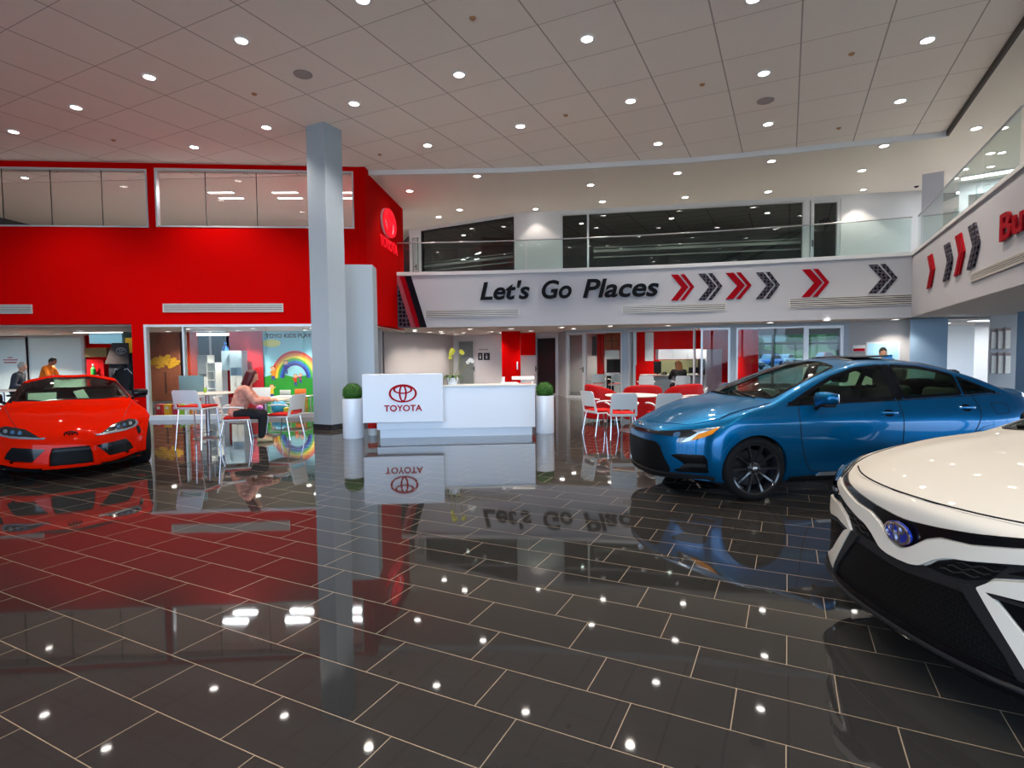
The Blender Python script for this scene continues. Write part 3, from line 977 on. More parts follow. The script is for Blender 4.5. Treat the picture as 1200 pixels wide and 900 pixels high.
# ---------------------------------------------------------------- white sedan
def make_white_sedan(nose, bdir, scale):
    root = place_car('sedan_car', 'pearl white sedan with black lower grille and blue badge, nose in the right foreground', nose, bdir, scale)
    mt = car_mats(paint('pearl_white_paint', s2l(219, 212, 199), metal=.0, coat=.45))
    S = dict(L=4.88,
             top=[(0, .805), (.06, .84), (.2, .895), (.45, .955), (.75, 1.005), (1.0, 1.035), (1.1, 1.05), (1.35, 1.15), (1.6, 1.245), (1.85, 1.325), (2.15, 1.40), (2.5, 1.44), (2.8, 1.448), (3.15, 1.425), (3.5, 1.36), (3.85, 1.25), (4.15, 1.155), (4.4, 1.11), (4.7, 1.1), (4.88, 1.06)],
             crown=[(0, .07), (.4, .06), (1.0, .05), (1.35, .075), (2.3, .07), (3.3, .06), (4.88, .05)],
             plan=[(0, .80), (.12, .86), (.35, .905), (.8, .918), (1.5, .915), (2.6, .92), (3.7, .915), (4.2, .895), (4.6, .84), (4.88, .76)],
             tumble=[(.17, -.06), (.28, -.02), (.42, -.006), (.55, 0), (.7, 0), (.8, -.008), (.88, -.03), (.96, -.075), (1.06, -.135), (1.2, -.21), (1.35, -.31), (1.44, -.375)],
             bottom=[(0, .19), (.5, .17), (1, .17), (4, .18), (4.5, .26), (4.88, .34)],
             nose=[(.19, .02), (.26, -.0), (.4, .01), (.55, .02), (.65, .025), (.74, .03), (.81, .035), (.86, .055)],
             tail=[(.3, .05), (.5, 0), (.8, .03), (1.1, .06)],
             bow=.2, bowp=2.4, fl=1.1, rbow=.3, rl=1.0, smooth=4,
             bumps=[(1.0, .68, .42, .2, .014), (3.83, .7, .45, .2, .014), (2.4, .36, .8, .11, -.03)],
             topbumps=[(.75, .62, .5, .1, .018)])
    C = CarShell(S); tests = []
    tests += car_common(root, C, mt, (1.0, 3.825), .333, .24, .235, .80, .365, .34, 5)
    fw = rpoly([(1.40, .985), (1.72, 1.15), (2.1, 1.29), (2.5, 1.35), (2.78, 1.365), (2.78, 1.02)], .04)
    rw = rpoly([(2.87, 1.022), (2.87, 1.366), (3.2, 1.345), (3.5, 1.285), (3.75, 1.2), (4.0, 1.085), (3.98, 1.05)], .04)
    window(C, root, 'front_side_window', fw, 'side', mt, tests, .03)
    window(C, root, 'rear_side_window', rw, 'side', mt, tests, .03)
    ws = rpoly([(1.09, 0), (1.11, .32), (1.20, .72), (1.7, .63), (2.2, .53), (2.25, .25), (2.26, 0), (2.25, -.25), (2.2, -.53), (1.7, -.63), (1.20, -.72), (1.11, -.32)], .06)
    window(C, root, 'windshield', ws, 'top', mt, tests, .035, sgs=(1,), glass='wind_glass')
    bw = rpoly([(3.4, 0), (3.4, .48), (4.1, .6), (4.18, 0), (4.1, -.6), (3.4, -.48)], .05)
    window(C, root, 'rear_window', bw, 'top', mt, tests, .03, sgs=(1,))
    hood = rpoly([(.07, 0), (.085, .25), (.14, .45), (.22, .60), (.38, .74), (.9, .785), (1.15, .765), (1.09, .35), (1.06, 0), (1.09, -.35), (1.15, -.765), (.9, -.785), (.38, -.74), (.22, -.60), (.14, -.45), (.085, -.25)], .04)
    C.patch('hood', hood, 'top', mt['paint'], root, off=.004, thick=.012, den=.035)
    C.strip('hood_seam', spline([(-.62, .842), (-.45, .832), (-.2, .827), (0, .826), (.2, .827), (.45, .832), (.62, .842)], 5), 'front', mt['seam'], root, r=.0045, off=.004)
    for sg in (1, -1): C.strip('hood_seam', spline([(.19, .62), (.36, .745), (.65, .785), (.9, .79), (1.15, .77)], 5), 'top', mt['seam'], root, r=.0045, sg=sg)
    for sg in (1, -1):
        C.strip('front_door_seam', spline([(1.62, .975), (1.6, .8), (1.62, .55), (1.7, .33), (1.8, .275), (2.6, .27), (2.8, .29), (2.825, .5), (2.825, 1.01)], 4), 'side', mt['seam'], root, r=.0045, sg=sg)
        C.strip('rear_door_seam', spline([(2.825, .28), (3.3, .285), (3.42, .34), (3.55, .55), (3.66, .8), (3.68, .95), (3.62, 1.03)], 4), 'side', mt['seam'], root, r=.0045, sg=sg)
        handle(root, C, mt, 2.6, .88, sg, mt['paint']); handle(root, C, mt, 3.5, .91, sg, mt['paint'])
        loc, _ = C.cast('side', 1.75, .96)
        mirror_part(root, mt, (1.76, abs(loc.y) - .02, 1.0), sg, mt['gloss_black'], size=(.13, .21, .14))
        # ---- front: lamp, dark inlets, body coloured fang
        C.patch('headlight', rpoly([(.615, .755), (.66, .815), (.75, .845), (.87, .87), (.89, .80), (.86, .72), (.78, .66), (.66, .67), (.61, .705)], .012), 'front', mt['lens'], root, off=.008, thick=.014, den=.025, sg=sg)
        C.patch('daytime_lamp', rpoly([(.64, .69), (.76, .68), (.845, .735), (.855, .80), (.835, .80), (.825, .745), (.75, .70), (.65, .71)], .008), 'front', mt['led'], root, off=.013, thick=.012, den=.02, sg=sg)
        C.patch('headlight_projector', rpoly([(.69, .74), (.69, .79), (.78, .815), (.78, .755)], .01)
, 'front', mt['blue_led'], root, off=.012, thick=.012, den=.02, sg=sg)
        C.patch('lamp_trim', rpoly([(.465, .645), (.55, .695), (.72, .665), (.70, .645), (.55, .660)], .008), 'front', mt['gloss_black'], root, off=.011, thick=.014, den=.03, sg=sg)
        C.patch('corner_mesh', rpoly([(.145, .556), (.215, .598), (.30, .637), (.47, .678), (.41, .60), (.33, .566), (.24, .553)], .01), 'front', mt['mesh'], root, off=.009, thick=.012, den=.025, sg=sg)
        for q in range(3):
            z = .572 + q * .025
            C.strip('mesh_rib', [(.215 + q * .035 + k * .02, z + .006 * math.sin(k * 1.6) + k * .003) for k in range(9)], 'front', mt['grey_black'], root, r=.004, off=.009, sg=sg)
        # C shaped painted blade outside the grille
        C.patch('bumper_blade', rpoly([(.37, .553), (.43, .605), (.56, .646), (.74, .64), (.87, .615), (.885, .575), (.70, .545), (.55, .567), (.40, .549), (.445, .527), (.60, .37), (.69, .315), (.75, .30), (.735, .262), (.58, .262)], .008), 'front', mt['paint'], root, off=.020, thick=.032, den=.025, sg=sg)
        C.patch('side_inlet', rpoly([(.41, .549), (.55, .565), (.70, .543), (.86, .572), (.875, .42), (.80, .315), (.69, .318), (.60, .375), (.45, .53)], .01), 'front', mt['gloss_black'], root, off=.010, thick=.02, den=.03, sg=sg)
        C.patch('inlet_edge', rpoly([(.405, .546), (.55, .557), (.70, .533), (.86, .56), (.86, .545), (.70, .517), (.55, .541), (.43, .535)], .004), 'front', mt['grey_black'], root, off=.018, thick=.02, den=.03, sg=sg)
        C.patch('grille_frame', rpoly([(.30, .545), (.36, .557), (.575, .265), (.53, .255), (.482, .333), (.336, .497)], .01), 'front', mt['grey_black'], root, off=.018, thick=.02, den=.03, sg=sg)
    # black field below the bar, deepest layer first
    C.patch('bumper_mask', rpoly([(0, .545), (.07, .547), (.15, .555), (.20, .60), (.30, .645), (.53, .70), (.57, .66), (.42, .61), (.38, .56), (.60, .25), (-.60, .25), (-.38, .56), (-.42, .61), (-.57, .66), (-.53, .70), (-.30, .645), (-.20, .60), (-.15, .555), (-.07, .547)], .012), 'front', mt['grey_black'], root, off=.006, thick=.012, den=.03)
    C.patch('lower_grille', rpoly([(-.30, .512), (0, .485), (.30, .512), (.336, .497), (.482, .333), (.52, .27), (-.52, .27), (-.482, .333), (-.336, .497)], .02), 'front', mt['mesh'], root, off=.010, thick=.012, den=.03)
    half_slot = [(.05, .728), (.19, .742), (.335, .762), (.545, .797), (.62, .812), (.60, .785), (.546, .768), (.335, .716), (.205, .704), (.134, .674), (.069, .622), (.03, .598)]
    slot = [(0, .726)] + half_slot + [(0, .594)] + [(-y, z) for y, z in half_slot[::-1]]
    C.patch('upper_grille', rpoly(slot, .01), 'front', mt['gloss_black'], root, off=.008, thick=.02, den=.025)
    half_bar = [(.03, .594), (.072, .616), (.138, .668), (.21, .699), (.335, .712), (.546, .764), (.60, .782), (.605, .75), (.53, .703), (.335, .648), (.24, .628), (.188, .60), (.12, .548), (.07, .536)]
    bar = [(0, .588)] + half_bar + [(0, .533)] + [(-y, z) for y, z in half_bar[::-1]]
    C.patch('bumper_bar', rpoly(bar, .015), 'front', mt['paint'], root, off=.020, thick=.032, den=.02)
    # splitter
    C.patch('front_lip', rpoly([(-.90, .275), (-.70, .285), (-.56, .262), (-.43, .27), (.43, .27), (.56, .262), (.70, .285), (.90, .275), (.90, .195), (-.90, .195)], .012), 'front', mt['gloss_black'], root, off=.03, thick=.07, den=.03)
    C.strip('lip_bead', spline([(-.82, .25), (-.4, .237), (0, .235), (.4, .237), (.82, .25)], 6), 'front', mt['grey_black'], root, r=.012, off=.034)
    loc, n = C.cast('front', 0, .66)
    Mb = Matrix.Translation((loc.x - .020, 0, .66)) @ Matrix.Rotation(R(-90), 4, 'Z') @ Matrix.Rotation(R(6), 4, 'X')
    e = empty('front_emblem', (0, 0, 0), 0, root)
    mb = MB(); mb.prism(circle(0, 0, .080, 40, .054), -.002, .008, Mb @ XZ); mb.build('badge_plate', mat('badge_blue', s2l(20, 45, 150), rough=.06, coat=1.), e)
    emblem_obj('badge_ovals', Mb @ Matrix.Translation((0, -.008, 0)), .158, .006, mt['chrome'], e)
    interior(root, mt, 1.72, 3.8, .72, .32, .95, ((2.5, .37), (2.5, -.37), (3.35, .37), (3.35, -.37)), .37)
    for y0 in (.1, -.45):
        C.strip('wiper', [(1.14, y0 - .05), (1.16, y0 + .2), (1.21, y0 + .5)], 'top', mt['black'], root, r=.008, off=.012)
    for sg in (1, -1):
        C.patch('tail_light', rpoly([(.42, .9), (.42, .97), (.82, 1.0), (.82, .88)], .02), 'back', mat('tail_lamp_red', (.25, .01, .01), rough=.1), root, off=.006, sg=sg)
    C.body('body', mt['paint'], root, tests)
    return root


# ---------------------------------------------------------------- red coupe
def make_red_coupe(nose, bdir, scale):
    root = place_car('coupe_car', 'red low sports coupe with black mirrors and price sheets behind its windscreen', nose, bdir, scale)
    mt = car_mats(paint('red_gloss_paint', (.56, .008, .0002), metal=.0, coat=.26))
    S = dict(L=4.38,
             top=[(0, .60), (.06, .635), (.25, .70), (.6, .775), (1.0, .84), (1.4, .89), (1.68, .925), (1.9, 1.03), (2.15, 1.155), (2.4, 1.245), (2.65, 1.287), (2.9, 1.29), (3.2, 1.25), (3.5, 1.175), (3.8, 1.08), (4.05, 1.01), (4.25, 1.0), (4.38, .97)],
             crown=[(0, .04), (.4, .03), (1.0, .03), (1.5, .045), (1.9, .08), (2.6, .07), (3.4, .08), (4.38, .06)],
             plan=[(0, .74), (.15, .83), (.4, .895), (.9, .93), (1.6, .90), (2.4, .90), (3.2, .93), (3.7, .93), (4.1, .88), (4.38, .78)],
             tumble=[(.12, -.06), (.22, -.02), (.35, -.005), (.5, 0), (.66, -.004), (.76, -.03), (.84, -.075), (.92, -.14), (1.05, -.21), (1.2, -.305), (1.29, -.38)],
             bottom=[(0, .15), (.5, .13), (1, .13), (3.5, .14), (4.1, .22), (4.38, .3)],
             nose=[(.14, .03), (.22, 0), (.35, .0), (.45, .01), (.55, .05), (.62, .11), (.7, .18)],
             tail=[(.3, .05), (.5, 0), (.8, .03), (1.0, .06)],
             bow=.5, bowp=2.4, fl=1.15, rbow=.35, rl=1.0, smooth=4,
             bumps=[(.93, .62, .42, .2, .02), (3.4, .66, .5, .24, .03), (2.2, .34, .7, .1, -.03)],
             topbumps=[(.95, .72, .55, .17, .045), (2.75, .42, .5, .22, .02), (.9, 0, .8, .22, .012)])
    C = CarShell(S); tests = []
    tests += car_common(root, C, mt, (.93, 3.40), .335, .25, .25, .80, .365, .335, 5)
    fw = rpoly([(1.95, .93), (2.2, 1.06), (2.5, 1.165), (2.8, 1.21), (3.0, 1.2), (3.25, 1.12), (3.32, 1.0), (3.2, .965)], .05)
    window(C, root, 'side_window', fw, 'side', mt, tests, .03)
    ws = rpoly([(1.70, 0), (1.72, .35), (1.84, .69), (2.1, .625), (2.42, .545), (2.47, .27), (2.46, 0), (2.47, -.27), (2.42, -.545), (2.1, -.625), (1.84, -.69), (1.72, -.35)], .06)
    window(C, root, 'windshield', ws, 'top', mt, tests, .03, sgs=(1,), glass='wind_glass')
    bw = rpoly([(3.3, 0), (3.3, .36), (3.85, .45), (3.92, 0), (3.85, -.45), (3.3, -.36)], .05)
    window(C, root, 'rear_window', bw, 'top', mt, tests, .03, sgs=(1,))
    for sg in (1, -1):
        C.patch('windshield_pillar', [(1.8, .70), (1.9, .76), (2.12, .69), (2.46, .60), (2.43, .548), (2.1, .63), (1.84, .69)], 'top', mt['gloss_black'], root, off=.006, thick=.012, sg=sg)
        C.strip('hood_seam', spline([(.42, .55), (.7, .63), (1.1, .70), (1.5, .745), (1.75, .745)], 4), 'top', mt['seam'], root, r=.004, sg=sg)
        C.strip('door_seam', spline([(1.98, .915), (1.92, .7), (1.95, .4), (2.05, .24), (2.7, .22), (3.0, .26), (3.12, .5), (3.2, .8), (3.2, .96)], 4), 'side', mt['seam'], root, r=.0045, sg=sg)
        handle(root, C, mt, 3.0, .80, sg, mt['paint'])
        loc, _ = C.cast('side', 2.05, .92)
        mirror_part(root, mt, (2.02, abs(loc.y) - .03, .95), sg, mt['gloss_black'], size=(.13, .22, .13))
        C.patch('headlight', rpoly([(.30, .548), (.38, .60), (.46, .650), (.56, .672), (.67, .692), (.75, .668), (.76, .63), (.71, .582), (.60, .562), (.44, .556)], .012), 'front', mt['lens'], root, off=.005, thick=.012, den=.025, sg=sg)
        C.patch('daytime_lamp', rpoly([(.25, .553), (.31, .552), (.44, .565), (.60, .573), (.695, .592), (.735, .63), (.725, .668), (.745, .665), (.765, .625), (.715, .574), (.60, .548), (.44, .54), (.27, .532)], .006), 'front', mt['led'], root, off=.011, thick=.012, den=.025, sg=sg)
        for k in range(3):
            C.patch('headlight_projector', circle(.515 + k * .075, .61 + k * .011, .022, 16), 'front', mt['blue_led'] if k < 2 else mt['led'], root, off=.010, thick=.012, den=.03, sg=sg)
        C.patch('lamp_vent', rpoly([(.74, .585), (.785, .58), (.795, .50), (.77, .46), (.75, .50)], .01), 'front', mt['gloss_black'], root, off=.004, thick=.01, den=.03, sg=sg)
        C.patch('side_inlet', rpoly([(.26, .412), (.40, .425), (.60, .44), (.66, .36), (.69, .285), (.60, .262), (.40, .25), (.36, .30)], .015), 'front', mt['gloss_black'], root, off=.004, thick=.01, den=.03, sg=sg)
        C.patch('bumper_blade', rpoly([(.25, .235), (.37, .242), (.72, .268), (.74, .225), (.42, .185), (.24, .185)], .012), 'front', mt['paint'], root, off=.028, thick=.05, den=.03, sg=sg)
    C.patch('center_grille', rpoly([(-.19, .418), (.19, .418), (.215, .33), (.225, .19), (-.225, .19), (-.215, .33)], .02), 'front', mt['mesh'], root, off=.005, thick=.01)
    C.patch('grille_surround', [[(-.19, .485), (-.10, .495), (.10, .495), (.19, .485), (.25, .36), (.29, .175), (-.29, .175), (-.25, .36)], [(-.185, .42), (-.08, .426), (.08, .426), (.185, .42), (.215, .33), (.225, .195), (-.225, .195), (-.215, .33)]], 'front', mt['paint'], root, off=.042, thick=.065, den=.03)
    C.patch('grille_bar', rpoly([(-.19, .40), (.19, .40), (.20, .37), (-.20, .37)], .01), 'front', mt['grey_black'], root, off=.01, thick=.02)
    C.patch('front_lip', rpoly([(-.92, .24), (-.6, .185), (-.4, .175), (.4, .175), (.6, .185), (.92, .24), (.92, .2), (.7, .14), (-.7, .14), (-.92, .2)], .012), 'front', mt['gloss_black'], root, off=.035, thick=.07, den=.03)
    loc, n = C.cast('front', 0, .575)
    emblem_obj('front_emblem', Matrix.Translation((loc.x - .012, 0, .59)) @ Matrix.Rotation(R(-90), 4, 'Z') @ Matrix.Rotation(R(40), 4, 'X'), .15, .014, mt['gloss_black'], root)
    interior(root, mt, 2.25, 3.3, .68, .28, .90, ((2.75, .38), (2.75, -.38)), .38)
    Ms = Matrix.Translation((2.10, .36, .985)) @ Matrix.Rotation(R(-90), 4, 'Z') @ Matrix.Rotation(R(-52), 4, 'X')
    mb = MB(); mb.box(-.17, .17, -.001, .001, -.09, .09, M=Ms); mb.build('price_sheet', mt['paper'], root)
    Ms = Matrix.Translation((2.10, -.12, .985)) @ Matrix.Rotation(R(-90), 4, 'Z') @ Matrix.Rotation(R(-50), 4, 'X') @ Matrix.Rotation(R(-18), 4, 'Y')
    mb = MB(); mb.box(-.07, .07, -.001, .001, -.12, .12, M=Ms); mb.build('price_sheet', mt['paper'], root)
    for sg in (1, -1):
        C.patch('tail_light', rpoly([(.42, .8), (.42, .86), (.82, .9), (.82, .8)], .02), 'back', mat('tail_lamp_red', (.25, .01, .01), rough=.1), root, off=.006, sg=sg)
    C.body('body', mt['paint'], root, tests)
    return root


def unit(a): return (math.cos(R(a)), math.sin(R(a)))


blue_car = make_blue_sedan((1.435, 6.36), unit(7), (1.005, 1.005, 1.012))
white_car = make_white_sedan((1.80, 2.56), unit(3.7), (1, 1, 1))
red_car = make_red_coupe((-5.58, 6.97), (-.61, .79), (.97, .97, .98))
# ================================================================ the building
ZC, ZP, ZS, ZK = 6.32, 6.22, 2.42, 4.0      # tiled ceiling, plain ceiling, soffit, underside of coping
GA = R(26.4)
V1 = Vector((math.sin(GA), math.cos(GA), 0)); V2 = Vector((-math.cos(GA), math.sin(GA), 0))


def gridded(name, base, line, pu, pv, u0, v0, shift, wu, wv, rough, linemix=1.0, bumpy=0., spec=.5, fade_v=1.0, vary=.0, coat=0.):
    """tiles: u along V1 (row), v along V2 (length); joints as thin lines"""
    m = bpy.data.materials.new(name); m.use_nodes = True
    nt = m.node_tree; N = nt.nodes; Lk = nt.links; p = N['Principled BSDF']

    def math_(op, a, b=None, c=None):
        n = N.new('ShaderNodeMath'); n.operation = op
        for i, q in enumerate((a, b, c)):
            if q is None: continue
            if isinstance(q, (int, float)): n.inputs[i].default_value = q
            else: Lk.new(q, n.inputs[i])
        return n.outputs[0]
    tc = N.new('ShaderNodeTexCoord')

    def dot(v):
        n = N.new('ShaderNodeVectorMath'); n.operation = 'DOT_PRODUCT'; n.inputs[1].default_value = v
        Lk.new(tc.outputs['Object'], n.inputs[0]); return n.outputs['Value']
    u = math_('DIVIDE', math_('SUBTRACT', dot(V1), u0), pu)
    row = math_('FLOOR', u)
    v = math_('DIVIDE', math_('SUBTRACT', math_('SUBTRACT', dot(V2), v0), math_('MULTIPLY', row, shift)), pv)
    fu = math_('SUBTRACT', u, row)
    fv = math_('SUBTRACT', v, math_('FLOOR', v))
    du = math_('MULTIPLY', math_('MINIMUM', fu, math_('SUBTRACT', 1, fu)), pu)
    dv = math_('MULTIPLY', math_('MINIMUM', fv, math_('SUBTRACT', 1, fv)), pv)
    lu = math_('LESS_THAN', du, wu / 2); lv = math_('MULTIPLY', math_('LESS_THAN', dv, wv / 2), fade_v)
    ln = math_('MULTIPLY', math_('MAXIMUM', lu, lv), linemix)
    # each tile a touch different
    cmb = N.new('ShaderNodeCombineXYZ'); Lk.new(row, cmb.inputs[0]); Lk.new(math_('FLOOR', v), cmb.inputs[1])
    wn = N.new('ShaderNodeTexWhiteNoise'); Lk.new(cmb.outputs[0], wn.inputs['Vector'])
    nz = N.new('ShaderNodeTexNoise'); nz.inputs['Scale'].default_value = 5; nz.inputs['Detail'].default_value = 5
    Lk.new(tc.outputs['Object'], nz.inputs['Vector'])
    k = math_('ADD', 1 - vary, math_('MULTIPLY', math_('ADD', wn.outputs['Value'], nz.outputs['Fac']), vary))
    bc = N.new('ShaderNodeVectorMath'); bc.operation = 'SCALE'; bc.inputs[0].default_value = base; Lk.new(k, bc.inputs['Scale'])
    mx = N.new('ShaderNodeMix'); mx.data_type = 'RGBA'; mx.inputs[7].default_value = (*line, 1)
    Lk.new(bc.outputs[0], mx.inputs[6]); Lk.new(ln, mx.inputs[0]); Lk.new(mx.outputs[2], p.inputs['Base Color'])
    p.inputs['Specular IOR Level'].default_value = spec
    rg = math_('ADD', rough, math_('MULTIPLY', ln, .35)); Lk.new(rg, p.inputs['Roughness'])
    if bumpy:
        n2 = N.new('ShaderNodeTexNoise'); n2.inputs['Scale'].default_value = 2.2; n2.inputs['Detail'].default_value = 1
        Lk.new(tc.outputs['Object'], n2.inputs['Vector'])
        b = N.new('ShaderNodeBump'); b.inputs['Strength'].default_value = bumpy; b.inputs['Distance'].default_value = .01
        Lk.new(n2.outputs['Fac'], b.inputs['Height']); Lk.new(b.outputs['Normal'], p.inputs['Normal'])
    return m


M_floor = gridded('dark_floor_tile', (.028, .0268, .0255), s2l(150, 132, 108), .3085, .601, 2.3057, .1845, .2, .0045, .0045, .035, bumpy=.05, spec=.62, vary=.12)
M_ceil = gridded('ceiling_panels', (.90, .85, .79), (.45, .41, .38), 1.15, 1.15, 5.346, -.126, 0, .012, .022, .85, spec=.15, vary=.03, fade_v=1.0)
M_plain = mat('plain_ceiling_paint', (.80, .75, .68), rough=.85, spec=.2)
M_white = mat('white_wall_paint', s2l(205, 206, 208), rough=.6, spec=.3, noise=.02, nscale=3)
M_band = mat('balcony_white_paint', s2l(186, 188, 194), rough=.6, spec=.3, noise=.015, nscale=2)
M_red = mat('red_wall_paint', (.53, .0004, .0004), rough=.7, spec=.03)
M_grey = mat('grey_wall_paint', s2l(168, 167, 168), rough=.6, spec=.3)
M_bluegrey = mat('blue_grey_paint', s2l(158, 172, 184), rough=.5, spec=.4, noise=.02, nscale=3)
M_frame = mat('silver_frame', s2l(196, 198, 200), rough=.35, metal=.35)
M_dark = mat('dark_frame', s2l(34, 34, 38), rough=.4)
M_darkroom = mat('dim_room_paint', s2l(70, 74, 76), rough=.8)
M_glass = glass_mat('clear_glass', (.90, .95, .94), gain=.7)
M_glass_g = glass_mat('greenish_rail_glass', (.76, .90, .86), gain=1.4)
M_glass_d = glass_mat('smoked_glass', (.56, .62, .60), gain=1.6)
M_glass_u = glass_mat('upper_room_glass', (.80, .80, .79))
M_metal = mat('brushed_metal', s2l(170, 170, 172), rough=.3, metal=.9)
M_chrome = mat('chrome', (.75, .76, .78), rough=.08, metal=1.)
M_lamp = mat('lamp_lens', (1, 1, 1), emit=(1, .93, .86), es=11)
M_tube = mat('lamp_panel', (1, 1, 1), emit=(.95, .98, 1), es=3)
M_black = mat('matte_black_plastic', (.008, .008, .009), rough=.6)
M_logo_red = mat('logo_red', (.36, .002, .010), rough=.5, spec=.1)
M_letter_black = mat('letter_black', (.010, .012, .015), rough=.6, spec=.05)


def struct(o): o['kind'] = 'structure'; return o


def poly_slab(name, pts, z0, z1, m):
    mb = MB(); mb.prism([(p[0], p[1]) for p in pts], z0, z1)
    return struct(mb.build(name, m, smooth=0))


def panel_wall(name, a, b, z0, z1, m, holes=(), th=.12, off=0.0, parent=None):
    """upright wall a->b with rectangular holes (s0, s1, zlo, zhi); local y 0..th is away from the viewer"""
    Mx, L = wall_frame(a, b)
    ss = sorted({0, L, *[h[0] for h in holes], *[h[1] for h in holes]}); zz = sorted({z0, z1, *[h[2] for h in holes], *[h[3] for h in holes]})
    ss = [s for s in ss if 0 <= s <= L]; zz = [z for z in zz if z0 <= z <= z1]
    mb = MB()
    for i in range(len(ss) - 1):
        j = 0
        while j < len(zz) - 1:
            def hole(j):
                sm, zm = (ss[i] + ss[i + 1]) / 2, (zz[j] + zz[j + 1]) / 2
                return any(h[0] < sm < h[1] and h[2] < zm < h[3] for h in holes)
            if hole(j): j += 1; continue
            k = j
            while k + 1 < len(zz) - 1 and not hole(k + 1): k += 1
            mb.box(ss[i], ss[i + 1], off, off + th, zz[j], zz[k + 1], M=Mx); j = k + 1
    o = mb.build(name, m, parent, smooth=0)
    return struct(o) if parent is None else o


def sz(a, b):
    Mx, L = wall_frame(a, b); inv = Mx.inverted()
    def f(px, py):
        p = inv @ on_line(px, py, a, b); return p.x, p.z
    return f


def frame_window(name, a, b, s0, s1, z0, z1, glass, fm, fw=.05, dep=.1, mull=(), trans=(), bottom=True, glass_off=.05, kind='structure', parent=None, mw=None):
    """frame bars and pane of one glazed opening"""
    Mx, L = wall_frame(a, b)
    mb = MB()
    mb.box(s0, s0 + fw, -.02, dep, z0, z1, M=Mx).box(s1 - fw, s1, -.02, dep, z0, z1, M=Mx).box(s0 + fw, s1 - fw, -.02, dep, z1 - fw, z1, M=Mx)
    if bottom: mb.box(s0 + fw, s1 - fw, -.02, dep, z0, z0 + fw, M=Mx)
    for q in mull: mb.box(q - (mw or fw) / 2, q + (mw or fw) / 2, -.01, dep, z0 + (fw if bottom else 0), z1 - fw, M=Mx)
    for q in trans: mb.box(s0 + fw, s1 - fw, -.005, dep - .005, q - (mw or fw) / 2, q + (mw or fw) / 2, M=Mx)
    fr = mb.build(name, fm, parent, smooth=0)
    if kind: fr['kind'] = kind
    mb = MB(); mb.quad(Mx @ Vector((s0 + fw, glass_off, z0)), Mx @ Vector((s1 - fw, glass_off, z0)), Mx @ Vector((s1 - fw, glass_off, z1 - fw)), Mx @ Vector((s0 + fw, glass_off, z1 - fw)))
    mb.build('glass_pane', glass, fr, recalc=False)
    return fr


# ---- floor and ground
poly_slab('floor', [(-18, -11), (22, -11), (22, 26.5), (-18, 26.5)], -.15, 0, M_floor)

# ---- ceilings
_a, _b = gz(1110, 154, ZC), gz(1196, 27, ZC); _c = _a + (_b - _a) * ((-11 - _a.y) / (_b.y - _a.y))
e = [(-18, 15.2), (-3.95, 14.55), (.05, 14.45), (4.45, 13.84), (6.75, 13.22), (_a.x, _a.y), (_b.x, _b.y), (_c.x, -11), (-18, -11)]
poly_slab('ceiling', [(p[0], p[1]) for p in e], ZC, ZC + .1, M_ceil)
poly_slab('ceiling_perimeter', [(-18, 26.5), (22, 26.5), (22, -11), (_c.x, -11), (_b.x, _b.y), (_a.x, _a.y), (6.75, 13.22), (4.45, 13.84), (.05, 14.45), (-3.95, 14.55), (-18, 15.2)], ZP, ZP + .2, M_plain)
mb = MB()
for p, q in zip(e[1:5], e[2:6]):
    Mx, L = wall_frame(p, q); mb.box(0, L, -.03, .02, ZP - .02, ZC + .02, M=Mx)
struct(mb.build('trim_1', mat('ceiling_edge_trim', s2l(215, 218, 222), rough=.5), smooth=0))
mb = MB()
Mx, L = wall_frame(e[5], e[7]); mb.box(0, L, -.02, .03, ZP - .006, ZC, M=Mx)
struct(mb.build('trim_2', mat('ceiling_shadow_gap', s2l(70, 66, 64), rough=.7), smooth=0))

# ---- red wall with upper windows, kids room glazing and the left opening
RA, RB = (-17.9, 13.10), (-3.86, 14.25)
f = sz(RA, RB)
zo = 2.40
s_open0 = 0; s_open1, _ = f(155.5, 420)
s_k0, _ = f(170.5, 430); s_k1, _ = f(392, 430)
_, z_w0 = f(90, 266); _, z_w1 = f(90, 197)
_, z_v0 = f(300, 267); _, z_v1 = f(300, 199)
s_w1, _ = f(173, 230); s_v0, _ = f(182, 230); s_v1, _ = f(414.5, 230)
RL = wall_frame(RA, RB)[1]
holes = [(.0, s_open1, -1, zo), (s_k0, s_k1, -1, zo - .02), (s_k1 + .02, RL, -1, zo), (.3, s_w1, z_w0, z_w1), (s_v0, s_v1, z_v0, z_v1)]
panel_wall('wall_left', RA, RB, 0, ZC, M_red, holes, th=.2)
sa, _ = f(58, 230); sb, _ = f(118, 230); sc, _ = f(240, 230); sd, _ = f(300, 230)
M_seam = mat('glass_joint', s2l(60, 56, 54), rough=.5)
w1 = frame_window('window_1', RA, RB, .3, s_w1, z_w0, z_w1, M_glass_u, M_frame, fw=.035, dep=.12)
w2 = frame_window('window_2', RA, RB, s_v0, s_v1, z_v0, z_v1, M_glass_u, M_frame, fw=.035, dep=.12)
Mx, L = wall_frame(RA, RB)
for wn, ql in ((w1, (sa, sb, f(1, 230)[0])), (w2, (sc, sd))):
    for q in ql:
        mb = MB(); mb.box(q - .008, q + .008, .045, .06, z_w0 + .03, z_w1 - .03, M=Mx); mb.build('glass_joint', M_seam, wn, smooth=0)
win3 = frame_window('window_3', RA, RB, s_k0, s_k1, 0.0, zo - .02, M_glass, M_frame, fw=.06, dep=.12, mull=(f(216, 430)[0],), bottom=False, mw=.045)
mb = MB(); mb.box(s_k0, s_k1, -.05, .14, 0, .11, M=Mx); mb.build('window_sill', M_frame, win3, smooth=0)
# return wall with the lit sign
RC = (-3.62, 17.9)
panel_wall('wall_return', RB, RC, zo, ZC, M_red, th=.2, off=-.2)
